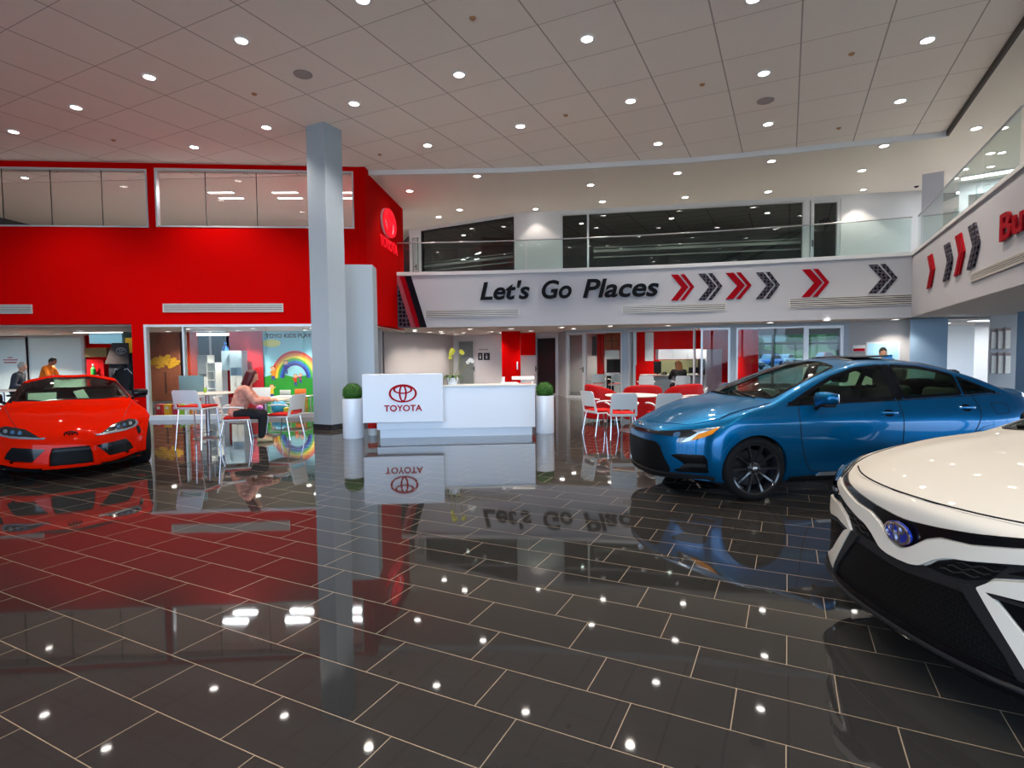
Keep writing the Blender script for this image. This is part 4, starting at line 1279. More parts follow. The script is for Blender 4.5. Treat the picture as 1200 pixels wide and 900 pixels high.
# ---- upper storey behind the red wall
poly_slab('ceiling_upper_room', [(-18, 13.8), (-4.1, 14.6), (-4.1, 26), (-18, 26)], ZC - .08, ZC - .02, M_ceil)
poly_slab('floor_upper_room', [(-18, 13.65), (-4.1, 14.5), (-4.1, 26), (-18, 26)], zo + .03, zo + .5, M_grey)
panel_wall('wall_upper_back', (-18, 25.8), (-4.0, 25.8), zo + .3, ZC, M_grey)
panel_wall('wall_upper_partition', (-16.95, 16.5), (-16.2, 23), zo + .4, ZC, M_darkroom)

# ---- balcony: curved white band, coping, deck
def Yb(x): return 16.85 - .105 * x - .0125 * x * x


BL, BR = -3.62, 10.35
bx = [BL + (BR - BL) * k / 24 for k in range(25)]
bpts = [Vector((x, Yb(x), 0)) for x in bx]
RDIR = Vector((-3.25, -6.55, 0)).normalized()
corner = bpts[-1]
rend = corner + RDIR * 15.0


def sweep(pts, prof, name, m, parent=None):
    """profile (offset toward the room, z) carried along a plan polyline"""
    mb = MB(); b = bmesh.new(); rings = []
    for i, p in enumerate(pts):
        a = pts[max(0, i - 1)]; c = pts[min(len(pts) - 1, i + 1)]
        t = (c - a).normalized(); n = Vector((t.y, -t.x, 0))       # toward the viewer for left->right runs
        rings.append([b.verts.new((p.x + n.x * o, p.y + n.y * o, z)) for o, z in prof])
    k = len(prof)
    for A, B in zip(rings, rings[1:]):
        for j in range(k): b.faces.new((A[j], B[j], B[(j + 1) % k], A[(j + 1) % k]))
    b.faces.new(rings[0]); b.faces.new(rings[-1][::-1])
    mb.add(b)
    return mb.build(name, m, parent, smooth=20)


rp = [corner, rend]
struct(sweep(bpts, [(0, ZS), (0, ZK), (-.18, ZK), (-.18, ZS)], 'wall_balcony_back', M_band))
struct(sweep(bpts, [(.06, ZK), (.06, ZK + .1), (-.26, ZK + .1), (-.26, ZK)], 'trim_3', mat('coping_paint', s2l(214, 214, 214), rough=.4)))
struct(sweep(rp, [(0, ZS), (0, ZK), (-.18, ZK), (-.18, ZS)], 'wall_balcony_right', M_band))
struct(sweep(rp, [(.03, ZK), (.03, ZK + .07), (-.26, ZK + .07), (-.26, ZK)], 'trim_4', MATS['coping_paint']))
# soffit and deck in one slab behind the band
deck = [(p.x, p.y + .02) for p in bpts] + [(22, 15), (22, 26.5), (BL - .3, 26.5), (BL - .3, 17.3)]
poly_slab('ceiling_soffit', deck, ZS - .005, ZS + .06, mat('soffit_paint', s2l(226, 216, 208), rough=.8, spec=.2))
poly_slab('floor_gallery', [(p.x, p.y + .1) for p in bpts] + [(22, 15), (22, 26.5), (BL - .1, 26.5)], ZK - .25, ZK - .2, M_grey)
rn = Vector((-RDIR.y, RDIR.x, 0)) * 1.0
rdeck = [corner, rend, rend - Vector((RDIR.y, -RDIR.x, 0)) * -12]
rout = Vector((-RDIR.y, RDIR.x, 0))
if rout.x < 0: rout = -rout
q0, q1 = corner + rout * .02, rend + rout * .02
poly_slab('ceiling_soffit_right', [(q0.x, q0.y), (q1.x, q1.y), (22, q1.y), (22, 15.2), (q0.x + .2, 15.0)], ZS - .005, ZS + .06, MATS['soffit_paint'])
poly_slab('floor_gallery_right', [(q0.x + .1, q0.y), (q1.x + .1, q1.y), (22, q1.y), (22, 15.2), (q0.x + .2, 15.0)], ZK - .25, ZK - .2, M_grey)
# left strip of soffit under the red return
poly_slab('ceiling_soffit_left', [(-18, 13.75), (-3.95, 14.5), (-3.7, 17.4), (-3.9, 26.5), (-18, 26.5)], zo - .03, zo + .03, MATS['soffit_paint'])

# ---- upper gallery back wall
U0, U1, U2, U3, U4 = (-3.75, 20.75), (.14, 18.5), (1.58, 18.27), (9.9, 16.75), (12.4, 16.35)
Z0u = ZK - .2
fu = sz(U0, U1); Lu = wall_frame(U0, U1)[1]
su0, _ = fu(494, 290); su1, _ = fu(603, 290)
panel_wall('wall_gallery_left', U0, U1, Z0u, ZP, M_white, [(su0, Lu - .03, Z0u, ZP - .12), (.15, fu(492, 300)[0] - .06, Z0u, ZK + 1.9)])
frame_window('window_4', U0, U1, su0, Lu - .03, Z0u, ZP - .12, M_glass_d, M_dark, fw=.04, dep=.1)
panel_wall('wall_gallery_pier', U1, U2, Z0u, ZP, M_white)
fv = sz(U2, U3); Lv = wall_frame(U2, U3)[1]
sg0 = .05; sg1, _ = fv(943, 270); sd0, _ = fv(949, 270); sd1, _ = fv(985, 270)
zt = ZP - .1
panel_wall('wall_gallery_back', U2, U3, Z0u, ZP, M_white, [(sg0, sg1, Z0u, zt), (sd0, sd1, Z0u, zt - .02)])
frame_window('window_5', U2, U3, sg0, sg1, Z0u, zt, M_glass_d, M_frame, fw=.06, dep=.1, mull=(fv(689, 270)[0],))
panel_wall('wall_gallery_right', U3, U4, Z0u, ZP, M_white)
# frosted stripes across the gallery glazing
M_frost = mat('frosted_film', s2l(84, 90, 88), rough=.8)
for (a, b, s0, s1, zs_) in ((U0, U1, su0 + .06, Lu - .1, (4.62, 4.78, 4.92)), (U2, U3, fv(695, 270)[0], sg1 - .08, (4.66, 4.84, 4.97))):
    Mx, L = wall_frame(a, b)
    for q, z in enumerate(zs_):
        mb = MB(); mb.box(s0, s1, .040, .044, z, z + (.04, .085, .03)[q], M=Mx)
        o = struct(mb.build('trim_5', M_frost, smooth=0))
# dim rooms behind: ceiling grid and back wall
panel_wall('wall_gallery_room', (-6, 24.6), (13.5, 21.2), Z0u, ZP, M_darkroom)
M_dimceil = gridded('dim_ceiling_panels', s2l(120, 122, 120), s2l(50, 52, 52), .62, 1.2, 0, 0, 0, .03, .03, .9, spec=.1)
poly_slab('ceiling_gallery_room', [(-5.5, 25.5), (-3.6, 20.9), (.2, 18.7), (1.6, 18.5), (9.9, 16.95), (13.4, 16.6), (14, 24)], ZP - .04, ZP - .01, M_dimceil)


def leaf_door(name, a, b, s0, s1, z0, z1, fm, glass, fw=.09, handle_right=False, back=None):
    d = frame_window(name, a, b, s0, s1, z0, z1, glass, fm, fw=fw, dep=.1)
    Mx, L = wall_frame(a, b)
    q = s1 - fw * .6 if handle_right else s0 + fw * .6
    sg = -1 if handle_right else 1
    mb = MB(); zc_ = z0 + 1.02
    mb.box(q - .02, q + .02, -.035, -.02, zc_ - .1, zc_ + .1, bev=.006, M=Mx)
    mb.tube([Mx @ Vector((q, -.03, zc_ + .02)), Mx @ Vector((q, -.07, zc_ + .02)), Mx @ Vector((q + sg * .11, -.07, zc_ + .02))], .01, 8)
    mb.build('door_handle', M_dark, d, smooth=40)
    return d


M_frosted = mat('frosted_glass', s2l(120, 126, 126), rough=.5, spec=.4)
door1 = leaf_door('door_1', U2, U3, sd0 + .02, sd1 - .02, Z0u, zt - .02, M_frame, M_glass_d, fw=.09)
leaf_door('door_2', U0, U1, .2, fu(492, 300)[0] - .1, Z0u, ZK + 1.88, M_frame, M_frosted, fw=.09, handle_right=True)
Mx, L = wall_frame(U2, U3)
em_s, em_z = fv(967, 259)
emblem_obj('door_emblem', Mx @ Matrix.Translation((em_s, .03, em_z)), .28, .006, M_letter_black, door1)

# ---- ground floor back walls
W0, W1, W2, W3 = (-4.2, 18.3), (-2.45, 23.3), (1.78, 21.3), (1.95, 20.0)
SA, SB, SC_, SD = (1.95, 20.0), (5.72, 17.35), (9.62, 15.85), (11.3, 15.1)
panel_wall('wall_desk_side', W0, W1, 0, ZS, M_grey)
fb = sz(W1, W2); Lb = wall_frame(W1, W2)[1]
d0, _ = fb(536, 430); d1, _ = fb(557, 430); d2, _ = fb(627, 430); d3, _ = fb(653, 430)
zd = 2.27
panel_wall('wall_ground_back', W1, W2, 0, ZS, mat('pale_wall', s2l(206, 206, 208), rough=.6, spec=.3), [(d0, d1, 0, zd - .05), (d2, min(d3, Lb - .02), 0, zd)])
panel_wall('wall_jamb', W2, W3, 0, ZS, M_grey, th=.1)
leaf_door('door_3', W1, W2, d0, d1, 0, zd - .05, M_frame, M_frosted, fw=.07, handle_right=True)
leaf_door('door_4', W1, W2, d2, min(d3, Lb - .02), 0, zd, M_frame, M_glass_d, fw=.07, handle_right=False)
fa = sz(SA, SB); La = wall_frame(SA, SB)[1]
fs = sz(SB, SC_); Ls = wall_frame(SB, SC_)[1]
zh = 2.33
a0, _ = fa(664, 430); a1, _ = fa(685, 430); a2, _ = fa(729, 430); a3, _ = fa(736.5, 430); a4, _ = fa(816, 430)
panel_wall('wall_storefront_left', SA, SB, 0, ZS, M_bluegrey, [(a0, a2, 0, zh), (a3, La, 0, zh)], th=.1)
leaf_door('door_5', SA, SB, a0, a1, 0, zh, M_frame, M_glass, fw=.08, handle_right=True)
frame_window('window_6', SA, SB, a1, a2, 0, zh, M_glass, M_frame, fw=.05, dep=.1)
frame_window('window_7', SA, SB, a3, La, 0, zh, M_glass, M_frame, fw=.05, dep=.1)
b0, _ = fs(821, 430); b1, _ = fs(855.5, 430); b2, _ = fs(862.5, 430); b3, _ = fs(944, 400); b4, _ = fs(989, 400)
panel_wall('wall_storefront_right', SB, SC_, 0, ZS, M_bluegrey, [(.0, b1, 0, zh), (b2, min(b4, Ls), 0, zh - .02)], th=.1)
frame_window('door_6', SB, SC_, max(0, b0), b1, 0, zh, M_glass, M_frame, fw=.06, dep=.1)
frame_window('window_8', SB, SC_, b2, b3, 0, zh - .02, M_glass, M_frame, fw=.05, dep=.1)
frame_window('window_9', SB, SC_, b3, min(b4, Ls) - .01, 0, zh - .02, M_glass, M_frame, fw=.08, dep=.1)
panel_wall('wall_poster', SC_, SD, 0, ZS, M_grey)
# partitions and back walls of the offices
panel_wall('wall_office_partition', (6.82, 17.05), (9.1, 20.9), 0, ZS, M_red, th=.1)
panel_wall('wall_office_back', (4.2, 21.6), (9.15, 20.6), 0, ZS, M_red, th=.1)
panel_wall('wall_office_side', (4.15, 18.6), (4.4, 21.6), 0, ZS, M_white, th=.08)
panel_wall('wall_meeting_back', (1.9, 23.6), (4.4, 23.0), 0, ZS, M_grey, [(1.5, 2.3, 1.5, 2.3)], th=.1)
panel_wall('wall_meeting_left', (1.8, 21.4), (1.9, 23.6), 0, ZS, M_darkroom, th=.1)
panel_wall('wall_kids_left', (-9.25, 13.98), (-11.6, 17.5), 0, zo, M_grey, th=.08)

# ---- columns
def column(label, c, w, z0, z1, ang=GA, m=M_bluegrey, base=True, d=None):
    t = thing('column', label, 'column', (c[0], c[1], z0), -ang)
    d = d or w
    mb = MB(); mb.box(-w / 2, w / 2, -d / 2, d / 2, 0, z1 - z0); mb.build('shaft', m, t, smooth=0)
    if base:
        mb = MB(); mb.box(-w / 2 - .012, w / 2 + .012, -d / 2 - .012, d / 2 + .012, 0, .11); mb.build('base_trim', M_dark, t, smooth=0)
    return t


cc = gz(374, 505)
cc = Vector((cc.x, cc.y, 0)) + (V1 * .25 + V2 * 0) + Vector((0, .12, 0))
column('tall square blue-grey column rising to the tiled ceiling behind the left planter', (cc.x - .0, cc.y + .1), .5, 0, ZC)
pc = at(419, 470, 12.6); pz = at(419, 310, 12.6).z
column('short square grey column with a free top beside the reception desk', (pc.x + .02, pc.y + .3), .70, 0, pz, ang=R(-5), d=.6)
pk = at(1090, 300, 15.2)
t = column('square corner column where the two balconies meet', (11.25, 15.0), .46, 0, ZP, ang=R(37), base=False, m=mat('pale_column_paint', s2l(176, 178, 190), rough=.5))
mb = MB(); mb.box(-.40, .40, -.34, .4, 0, ZS - .01); mb.build('casing', mat('blue_lit_column', s2l(140, 170, 196), rough=.5), t, smooth=0)  # blue daylight from the right put into the casing colour
column('white column standing on the right balcony edge', (7.42, 7.75), .42, ZK + .07, ZP, ang=-math.atan2(RDIR.x, -RDIR.y), m=M_white, base=False)
# red pier by the rest room wall
t = thing('pier', 'red painted square pier behind the reception desk', 'pier', (0, 0, 0))
mb = MB(); mb.box(at(588, 420, 20.1).x, at(610, 420, 20.1).x, 20.1, 20.75, 0, ZS); mb.build('shaft', M_red, t, smooth=0)
mb = MB(); mb.box(at(607, 420, 20.1).x - .05, at(607, 420, 20.1).x, 20.07, 20.1, at(607, 433, 20.1).z, at(607, 424, 20.1).z, bev=.004); mb.build('light_switch', M_white, t)
panel_wall('wall_red_nook', (.35, 21.6), (.9, 21.35), 1.55, ZS, M_red, th=.05)

# ---- outer shell behind the viewer and beyond the wings
M_shell = mat('shell_wall', s2l(150, 148, 146), rough=.8)
panel_wall('wall_far_left', (-17.9, -11), (-17.9, 26.4), 0, ZC, M_shell)
for k in range(13):
    mb = MB(); mb.box(21.85, 21.95, -10.8 + k * 3, -10.7 + k * 3, 0, ZS); struct(mb.build('window_14', M_dark, smooth=0))
mb = MB(); mb.box(-18, 22, -11.1, -10.9, 6.1, ZC); struct(mb.build('wall_front_added', M_shell, smooth=0))  # unseen header, added to limit daylight on the near ceiling
for k in range(17):
    x = -17.6 + k * 2.45
    mb = MB(); mb.box(x - .05, x + .05, -11.1, -10.95, 0, 6.1); struct(mb.build('window_10', M_dark, smooth=0))
panel_wall('wall_back_left', (-18, 26.4), (6.15, 26.4), 0, ZC, M_shell)
panel_wall('wall_gallery_far', (2, 26.4), (22, 26.4), ZS, ZC, M_shell)
panel_wall('wall_far_right', (21.9, 26), (21.9, -11), ZS, ZC, M_shell)
# right wing: pale walls seen under the right balcony
panel_wall('wall_wing_back', (11.6, 18.6), (16.4, 19.4), 0, ZS, M_white)
panel_wall('wall_wing_side', at(1142, 400, 17.2)[:2], at(1162, 400, 16.9)[:2], 0, ZS, M_white)
panel_wall('wall_wing_front', at(1160, 400, 13.9)[:2], at(1240, 400, 13.3)[:2], 0, ZS, M_white)
column('square column with blue daylight painted in, under the right balcony at the frame edge', (at(1216, 400, 12.5).x, 12.5), .5, 0, ZS, ang=R(5), m=mat('blue_daylit_column', s2l(120, 165, 200), rough=.5), base=False)  # blue window light put into the column colour
# gallery rooms seen through the right railing
panel_wall('wall_gallery_side', (12.6, 15.8), (16.5, 12.5), Z0u, ZP, M_white, [(.2, 4.2, Z0u, ZP - .35)])
panel_wall('wall_gallery_side_back', (14.6, 18.5), (19.5, 12.5), Z0u, ZP, mat('pale_aqua_wall', s2l(190, 214, 212), rough=.7))
panel_wall('wall_gallery_side_right', (16.6, 12.4), (13.0, 2.0), Z0u, ZP, M_white)
# ================================================================ fittings
# ---- recessed lamps
def lamp_proto(name, label, group, r):
    t = thing(name, label, 'ceiling light', (0, 0, 0), 0, group)
    mb = MB(); mb.lathe([(r * .86, .02), (r * .86, -.004), (r * 1.18, -.008), (r * 1.22, 0), (r * 1.2, .02)], 24); mb.build('trim_ring', mat('lamp_trim', s2l(225, 225, 225), rough=.4), t, smooth=40)
    mb = MB(); mb.lathe([(0, .004), (r * .5, .003), (r * .88, .006)], 24); mb.build('lens', M_lamp, t, smooth=40)
    return t


LAMPS = {}


def downlight(p, key, label, group, r=.085, power=60., size=115, col=(1, .88, .76), blend=.7, light=True):
    if key not in LAMPS: LAMPS[key] = lamp_proto('downlight', label, group, r); o = LAMPS[key]
    else: o = copy_tree(LAMPS[key])
    o.location = p
    if light:
        lk = key + '_lamp'
        if lk not in LAMPS:
            l = bpy.data.lights.new('lamp', 'SPOT'); l.energy = power; l.spot_size = R(size); l.spot_blend = blend; l.shadow_soft_size = r * .8; l.color = col
            LAMPS[lk] = l
        lo = bpy.data.objects.new('lamp', LAMPS[lk]); COL.objects.link(lo); lo.parent = o; lo.location = (0, 0, -.03)
    return o


P_MAIN, P_PERI, P_SOFF = 84., 46., 40.
main_px = [(283, 47), (175, 90), (89, 125.5), (16, 154), (312, 149), (227.5, 172), (415, 121), (538, 87), (501, 170), (688, 45), (610, 147.5), (739, 118), (771, 168), (895, 85.5), (900, 145), (1087, 46.5), (1055, 118), (425, -1), (883, -2)]
for q in main_px:
    downlight(gz(*q, ZC) - Vector((0, 0, .012)), 'main', 'round recessed downlight in the tiled main ceiling', 'downlights in the tiled ceiling', r=.10, power=P_MAIN)
# the same rows carried on overhead and behind the viewer
for i in range(-3, 2):
    for j in range(0, 3):
        p = Vector((0, 0, 0)) + V1 * (4.2 - 2.6 * j) + V2 * (i * 3.45 - .7)
        if -17 < p.x < 3.2 + p.y * .5 and p.y > -10 and p.y < 4.6:
            downlight(Vector((p.x, p.y, ZC - .012)), 'main', '', '', power=P_MAIN)
peri_px = [(692, 216.5), (794, 202.5), (904, 188.5), (1036, 170.5), (1010, 199.5), (559, 206), (480, 223.5), (706, 236), (803, 231), (900, 224.5), (538.5, 245.5), (514, 254), (1144, 150)]
for q in peri_px:
    downlight(gz(*q, ZP) - Vector((0, 0, .012)), 'peri', 'round recessed downlight in the plain ceiling over the gallery', 'downlights over the gallery', r=.10, power=P_PERI)
for q in ((1131, 198), (1161, 195), (1174, 178.5)):
    downlight(gz(*q, ZP) - Vector((0, 0, .012)), 'gal', 'round recessed downlight above the right gallery railing', 'downlights above the right railing', power=P_PERI)
soff_px = [(486, 386), (517, 388), (551, 385), (543, 389.5), (576, 388), (599, 384.5), (622, 387), (658, 383), (672, 384.5), (715, 381.5), (783, 381), (902, 377.3), (969, 374.6)]
for q in soff_px:
    p = gz(*q, ZS); 
    downlight(p - Vector((0, 0, .018)), 'soff', 'round recessed downlight in the soffit under the balcony', 'downlights under the balcony', r=.09, power=P_SOFF)
# wall washers close to the walls, some added to lighten the back
for (x, y, z) in ((-3.3, 19.0, ZS), (-2.95, 20.0, ZS), (-2.6, 21.0, ZS), (-2.2, 22.0, ZS), (-.4, 20.9, ZS), (10.35, 15.0, ZS)):
    downlight(Vector((x, y, z - .018)), 'soff', '', '')
def washer(x, y, z, pw=20, name='washer'):
    downlight(Vector((x, y, z - .012)), 'wash', 'round recessed downlight washing the gallery wall', 'downlights washing the gallery wall', power=pw, size=100, blend=.35)
p = on_line(629, 290, U1, U2); washer(p.x - .05, p.y - .38, ZP)
p = on_line(1003, 290, U3, U4); washer(p.x - .1, p.y - .45, ZP)

# rooms
for (x, y) in ((-10.3, 16.7), (-9.0, 15.5), (-7.2, 15.5), (-5.6, 15.6), (-8.2, 16.7), (-6.2, 16.7)):  # first lamp added to lift the dim left side
    downlight(Vector((x, y, zo - .045)), 'kids', 'round recessed downlight in the play room ceiling', 'downlights in the play room', power=62., r=.08)
for (x, y) in ((5.2, 18.9), (6.4, 19.4), (5.6, 20.3), (3.0, 20.6), (3.4, 22.2), (8.4, 17.6), (9.6, 17.6)):
    downlight(Vector((x, y, ZS - .018)), 'off', 'round recessed downlight in the glazed office ceiling', 'downlights in the offices', power=60., r=.075)
for (x, y) in ((-17.0, 17.5), (-15.6, 17.5), (-14.2, 17.4), (-12.4, 16.0)):
    downlight(Vector((x, y, zo - .045)), 'lob', 'round recessed downlight in the waiting room ceiling', 'downlights in the waiting room', power=170., r=.075)
for q in ((29, 208), (29, 232), (32, 252), (163, 227), (161, 248), (158, 264), (288, 215), (279, 239), (269, 259), (392.5, 231)):
    downlight(gz(*q, ZC - .08) - Vector((0, 0, .012)), 'upr', 'round recessed downlight in the room behind the upper red wall windows', 'downlights behind the upper windows', power=42.)


def panel_light(x, y, z, w, d, rz, label, group, power):
    t = thing('ceiling_panel_light', label, 'ceiling light', (x, y, z), rz, group)
    mb = MB(); mb.box(-w / 2 - .02, w / 2 + .02, -d / 2 - .02, d / 2 + .02, -.03, .0); mb.build('housing', M_frame, t, smooth=0)
    mb = MB(); mb.box(-w / 2, w / 2, -d / 2, d / 2, -.036, -.031); mb.build('diffuser', M_tube, t, smooth=0)
    l = bpy.data.lights.new('lamp', 'AREA'); l.shape = 'RECTANGLE'; l.size = w; l.size_y = d; l.energy = power; l.color = (.92, .97, 1)
    lo = bpy.data.objects.new('lamp', l); COL.objects.link(lo); lo.parent = t; lo.location = (0, 0, -.05)
    return t


for (x, y) in ((2.5, 19.8), (5.5, 19.2), (8.5, 18.6), (-1.8, 21.5)):  # lamps added to lift the dark rooms behind the glazing
    downlight(Vector((x, y, ZP - .06)), 'galroom_added', 'round downlight added in the dim room behind the gallery glazing', 'added downlights in the gallery rooms', power=9., r=.08)
for q in ((259, 225), (334, 225), (271, 231.5), (340, 231.5), (406, 225), (408, 231.5)):
    p = gz(*q, ZC - .09)
    panel_light(p.x, p.y, ZC - .08, .7, .12, 0, 'slim linear light in the room behind the right upper window', 'linear lights behind the upper window', 18)
for (x, y) in ((12.7, 14.9), (13.6, 16.2), (14.9, 14.9), (15.6, 12.9)):
    panel_light(x, y, ZP - .005, 1.2, .3, R(-40), 'bright ceiling panel in the glazed room behind the right railing', 'panel lights behind the right railing', 20)
for (x, y) in ((12.6, 16.8), (13.6, 15.8), (14.5, 12.2), (12.2, 9.5), (15.5, 16.8)):
    panel_light(x, y, ZS - .006, 1.2, .3, R(10), 'ceiling panel light in the wing under the right balcony', 'panel lights under the right balcony', 30)
p = gz(62, 386, zo - .04); p2 = gz(128, 387, zo)

# ---- ceiling speakers, sprinklers, cameras
for q, z, lb in (((355, 87), ZC, 'round grey ceiling speaker left of the tall column top'), ((897, 118), ZC, 'round grey ceiling speaker between two downlights on the right')):
    p = gz(*q, z)
    t = thing('ceiling_speaker', lb, 'speaker', (p.x, p.y, z))
    mb = MB(); mb.lathe([(0, -.012), (.12, -.012), (.135, -.008)], 28); mb.build('grille', mat('speaker_grey', s2l(168, 164, 164), rough=.8, spec=.1), t, smooth=40)
    mb = MB(); mb.lathe([(.135, -.01), (.15, -.012), (.155, 0)], 28); mb.build('rim', mat('speaker_rim', s2l(150, 146, 146), rough=.6), t, smooth=40)
for q in ((298, 110), (133, 164), (554, 21), (445, 181), (663, 135), (823, 99), (998, 63), (983, 150)):
    p = gz(*q, ZC)
    t = thing('fire_sprinkler', 'small brass sprinkler head in the tiled ceiling', 'sprinkler', (p.x, p.y, ZC), 0, 'sprinklers in the tiled ceiling')
    mb = MB(); mb.lathe([(.05, 0), (.045, -.01), (.02, -.014), (.012, -.022), (.03, -.025), (0, -.027)], 12); mb.build('head', mat('sprinkler_brass', s2l(190, 150, 110), rough=.4, metal=.6), t, smooth=40)
for q, Y, lb in (((1074, 218), 16.0, 'dark dome camera at the top of the gallery wall'), ((1083, 352), 14.3, 'small white bullet camera at the balcony corner'), ((1098, 368), 14.0, 'dark dome camera under the balcony corner')):
    p = at(*q, Y)
    t = thing('security_camera', lb, 'camera', p)
    mb = MB(); mb.cyl((0, 0, .02), (0, .25, .04), .015, n=8); mb.build('mount', M_white if 'white' in lb else M_black, t)
    mb = MB(); mb.sphere((0, 0, 0), .06, 12, (1, 1.2, .8)); mb.build('dome', M_white if 'white' in lb else M_black, t, smooth=180)

# ---- linear air grilles
def vent(label, a, b, s0, s1, z0, z1, n=4, face=0.0):
    Mx, L = wall_frame(a, b)
    M2 = Mx @ Matrix.Translation((0, face, 0))
    c = M2 @ Vector(((s0 + s1) / 2, 0, (z0 + z1) / 2))
    t = thing('air_vent', label, 'vent', c, math.atan2(b[1] - a[1], b[0] - a[0]))
    w, h = s1 - s0, z1 - z0
    mb = MB(); mb.box(-w / 2 + .02, w / 2 - .02, -.004, -.001, -h / 2, h / 2); mb.build('backing', M_dark, t, smooth=0)
    fr = mat('vent_frame', s2l(205, 202, 196), rough=.45, metal=.2)
    mb = MB(); mb.box(-w / 2, w / 2, -.022, 0, h / 2 - .018, h / 2).box(-w / 2, w / 2, -.022, 0, -h / 2, -h / 2 + .018).box(-w / 2, -w / 2 + .018, -.022, 0, -h / 2 + .018, h / 2 - .018).box(w / 2 - .018, w / 2, -.022, 0, -h / 2 + .018, h / 2 - .018)
    mb.build('frame', fr, t, smooth=0)
    for k in range(n):
        z = -h / 2 + h * (k + 1) / (n + 1)
        mb = MB(); mb.box(-w / 2 + .018, w / 2 - .018, -.02, -.004, z - h / (n + 1) * .27, z + h / (n + 1) * .27); mb.build('slat', fr, t, smooth=0)
    return t


s1_, zt_ = f(38, 357); _, zb_ = f(38, 367.5)
vent('air grille at the left end of the red wall', RA, RB, f(-40, 360)[0], s1_, zb_, zt_)
s0_, zt_ = f(191, 356); s1_, _ = f(332, 356); _, zb_ = f(191, 366)
vent('wide air grille on the red wall over the play room window', RA, RB, s0_, s1_, zb_, zt_)


def chord(px0, px1):
    """chord of the curved band between two pixel columns"""
    def hit(px):
        d = ray(px, 350); lo, hi = 5., 25.
        for _ in range(50):
            m_ = (lo + hi) / 2; q = d * m_
            if q.y < Yb(q.x): lo = m_
            else: hi = m_
        q = d * lo
        return (q.x, q.y)
    return hit(px0), hit(px1)


for (x0, x1, y0, y1, lb) in ((498, 608, 363.5, 372.5, 'air grille under the first word of the balcony lettering'), (729, 851, 358.5, 367.5, 'air grille under the end of the balcony lettering'), (925, 1072, 350, 361.5, 'longest air grille, under the last two balcony chevrons')):
    a, b = chord(x0, x1); L = wall_frame(a, b)[1]; g = sz(a, b)
    vent(lb, a, b, 0, L, g(x0, y1)[1], g(x0, y0)[1], face=0)
ra, rb = (corner.x, corner.y), (rend.x, rend.y)
fr_ = sz(ra, rb)
vent('air grille on the right balcony below the red lettering', ra, rb, fr_(1139, 322)[0], fr_(1139, 322)[0] + 4.2, fr_(1139, 331)[1], fr_(1139, 321)[1], face=-.002)

# ---- lettering on the balcony
a, b = chord(563, 772); Mx, L = wall_frame(a, b); g = sz(a, b)
zb0 = g(563, 352)[1]; zcap = g(567, 332)[1]
t = thing('wall_sign', 'large black italic slogan on the white back balcony front', 'sign', (a[0], a[1], 0), math.atan2(b[1] - a[1], b[0] - a[0]))
words = (("Let's", 563, 621, 352), ('Go', 635, 670, 350.5), ('Places', 683, 772, 349.5))
hcap = 21 / 650 * 16.75
for wd, x0, x1, yb in words:
    s0, z0 = g(x0, yb); s1, _ = g(x1, yb)
    me = text_obj('word', wd, Matrix.Translation((s0, -.025, z0)), M_letter_black, 1.0, width=s1 - s0, height=hcap * (1.02 if wd != "Let's" else 1.04), parent=t, bold=.022, shear=.22, extrude=.03)


def dotted(name, scale, dark, light):
    m = mat(name, light, rough=.6, spec=.08); nt = m.node_tree; pr = nt.nodes['Principled BSDF']
    tc = nt.nodes.new('ShaderNodeTexCoord'); sp = nt.nodes.new('ShaderNodeSeparateXYZ'); cb = nt.nodes.new('ShaderNodeCombineXYZ')
    vo = nt.nodes.new('ShaderNodeTexVoronoi'); vo.voronoi_dimensions = '2D'; vo.inputs['Scale'].default_value = scale; vo.inputs['Randomness'].default_value = .25
    cr = nt.nodes.new('ShaderNodeValToRGB'); cr.color_ramp.elements[0].position = .34; cr.color_ramp.elements[0].color = (*dark, 1)
    cr.color_ramp.elements[1].position = .40; cr.color_ramp.elements[1].color = (*light, 1)
    for a, b in ((tc.outputs['Object'], sp.inputs[0]), (sp.outputs['X'], cb.inputs['X']), (sp.outputs['Z'], cb.inputs['Y']), (cb.outputs[0], vo.inputs['Vector']), (vo.outputs['Distance'], cr.inputs[0]), (cr.outputs[0], pr.inputs['Base Color'])): nt.links.new(a, b)
    return m


def chevron(label, Mx, s0, s1, z0, z1, m, group=None):
    """two nested arrow stripes pointing right"""
    c = Mx @ Vector(((s0 + s1) / 2, 0, (z0 + z1) / 2))
    t = thing('chevron_sign', label, 'sign', c, math.atan2(Mx[1][0], Mx[0][0]), group)
    w, h = s1 - s0, z1 - z0
    for k, (o, th) in enumerate(((0., .30), (.40, .17))):
        x0 = -w / 2 + o * w; tip = w * (.45)
        if k: tip = w * .42
        pts = [(x0, h / 2), (x0 + th * w, h / 2), (x0 + th * w + tip * .98, 0), (x0 + th * w, -h / 2), (x0, -h / 2), (x0 + tip * .98, 0)]
        mb = MB(); mb.prism(pts, 0, .03, Matrix.Translation((0, 0, 0)) @ XZ); mb.build('stripe', m, t, smooth=0)
    return t


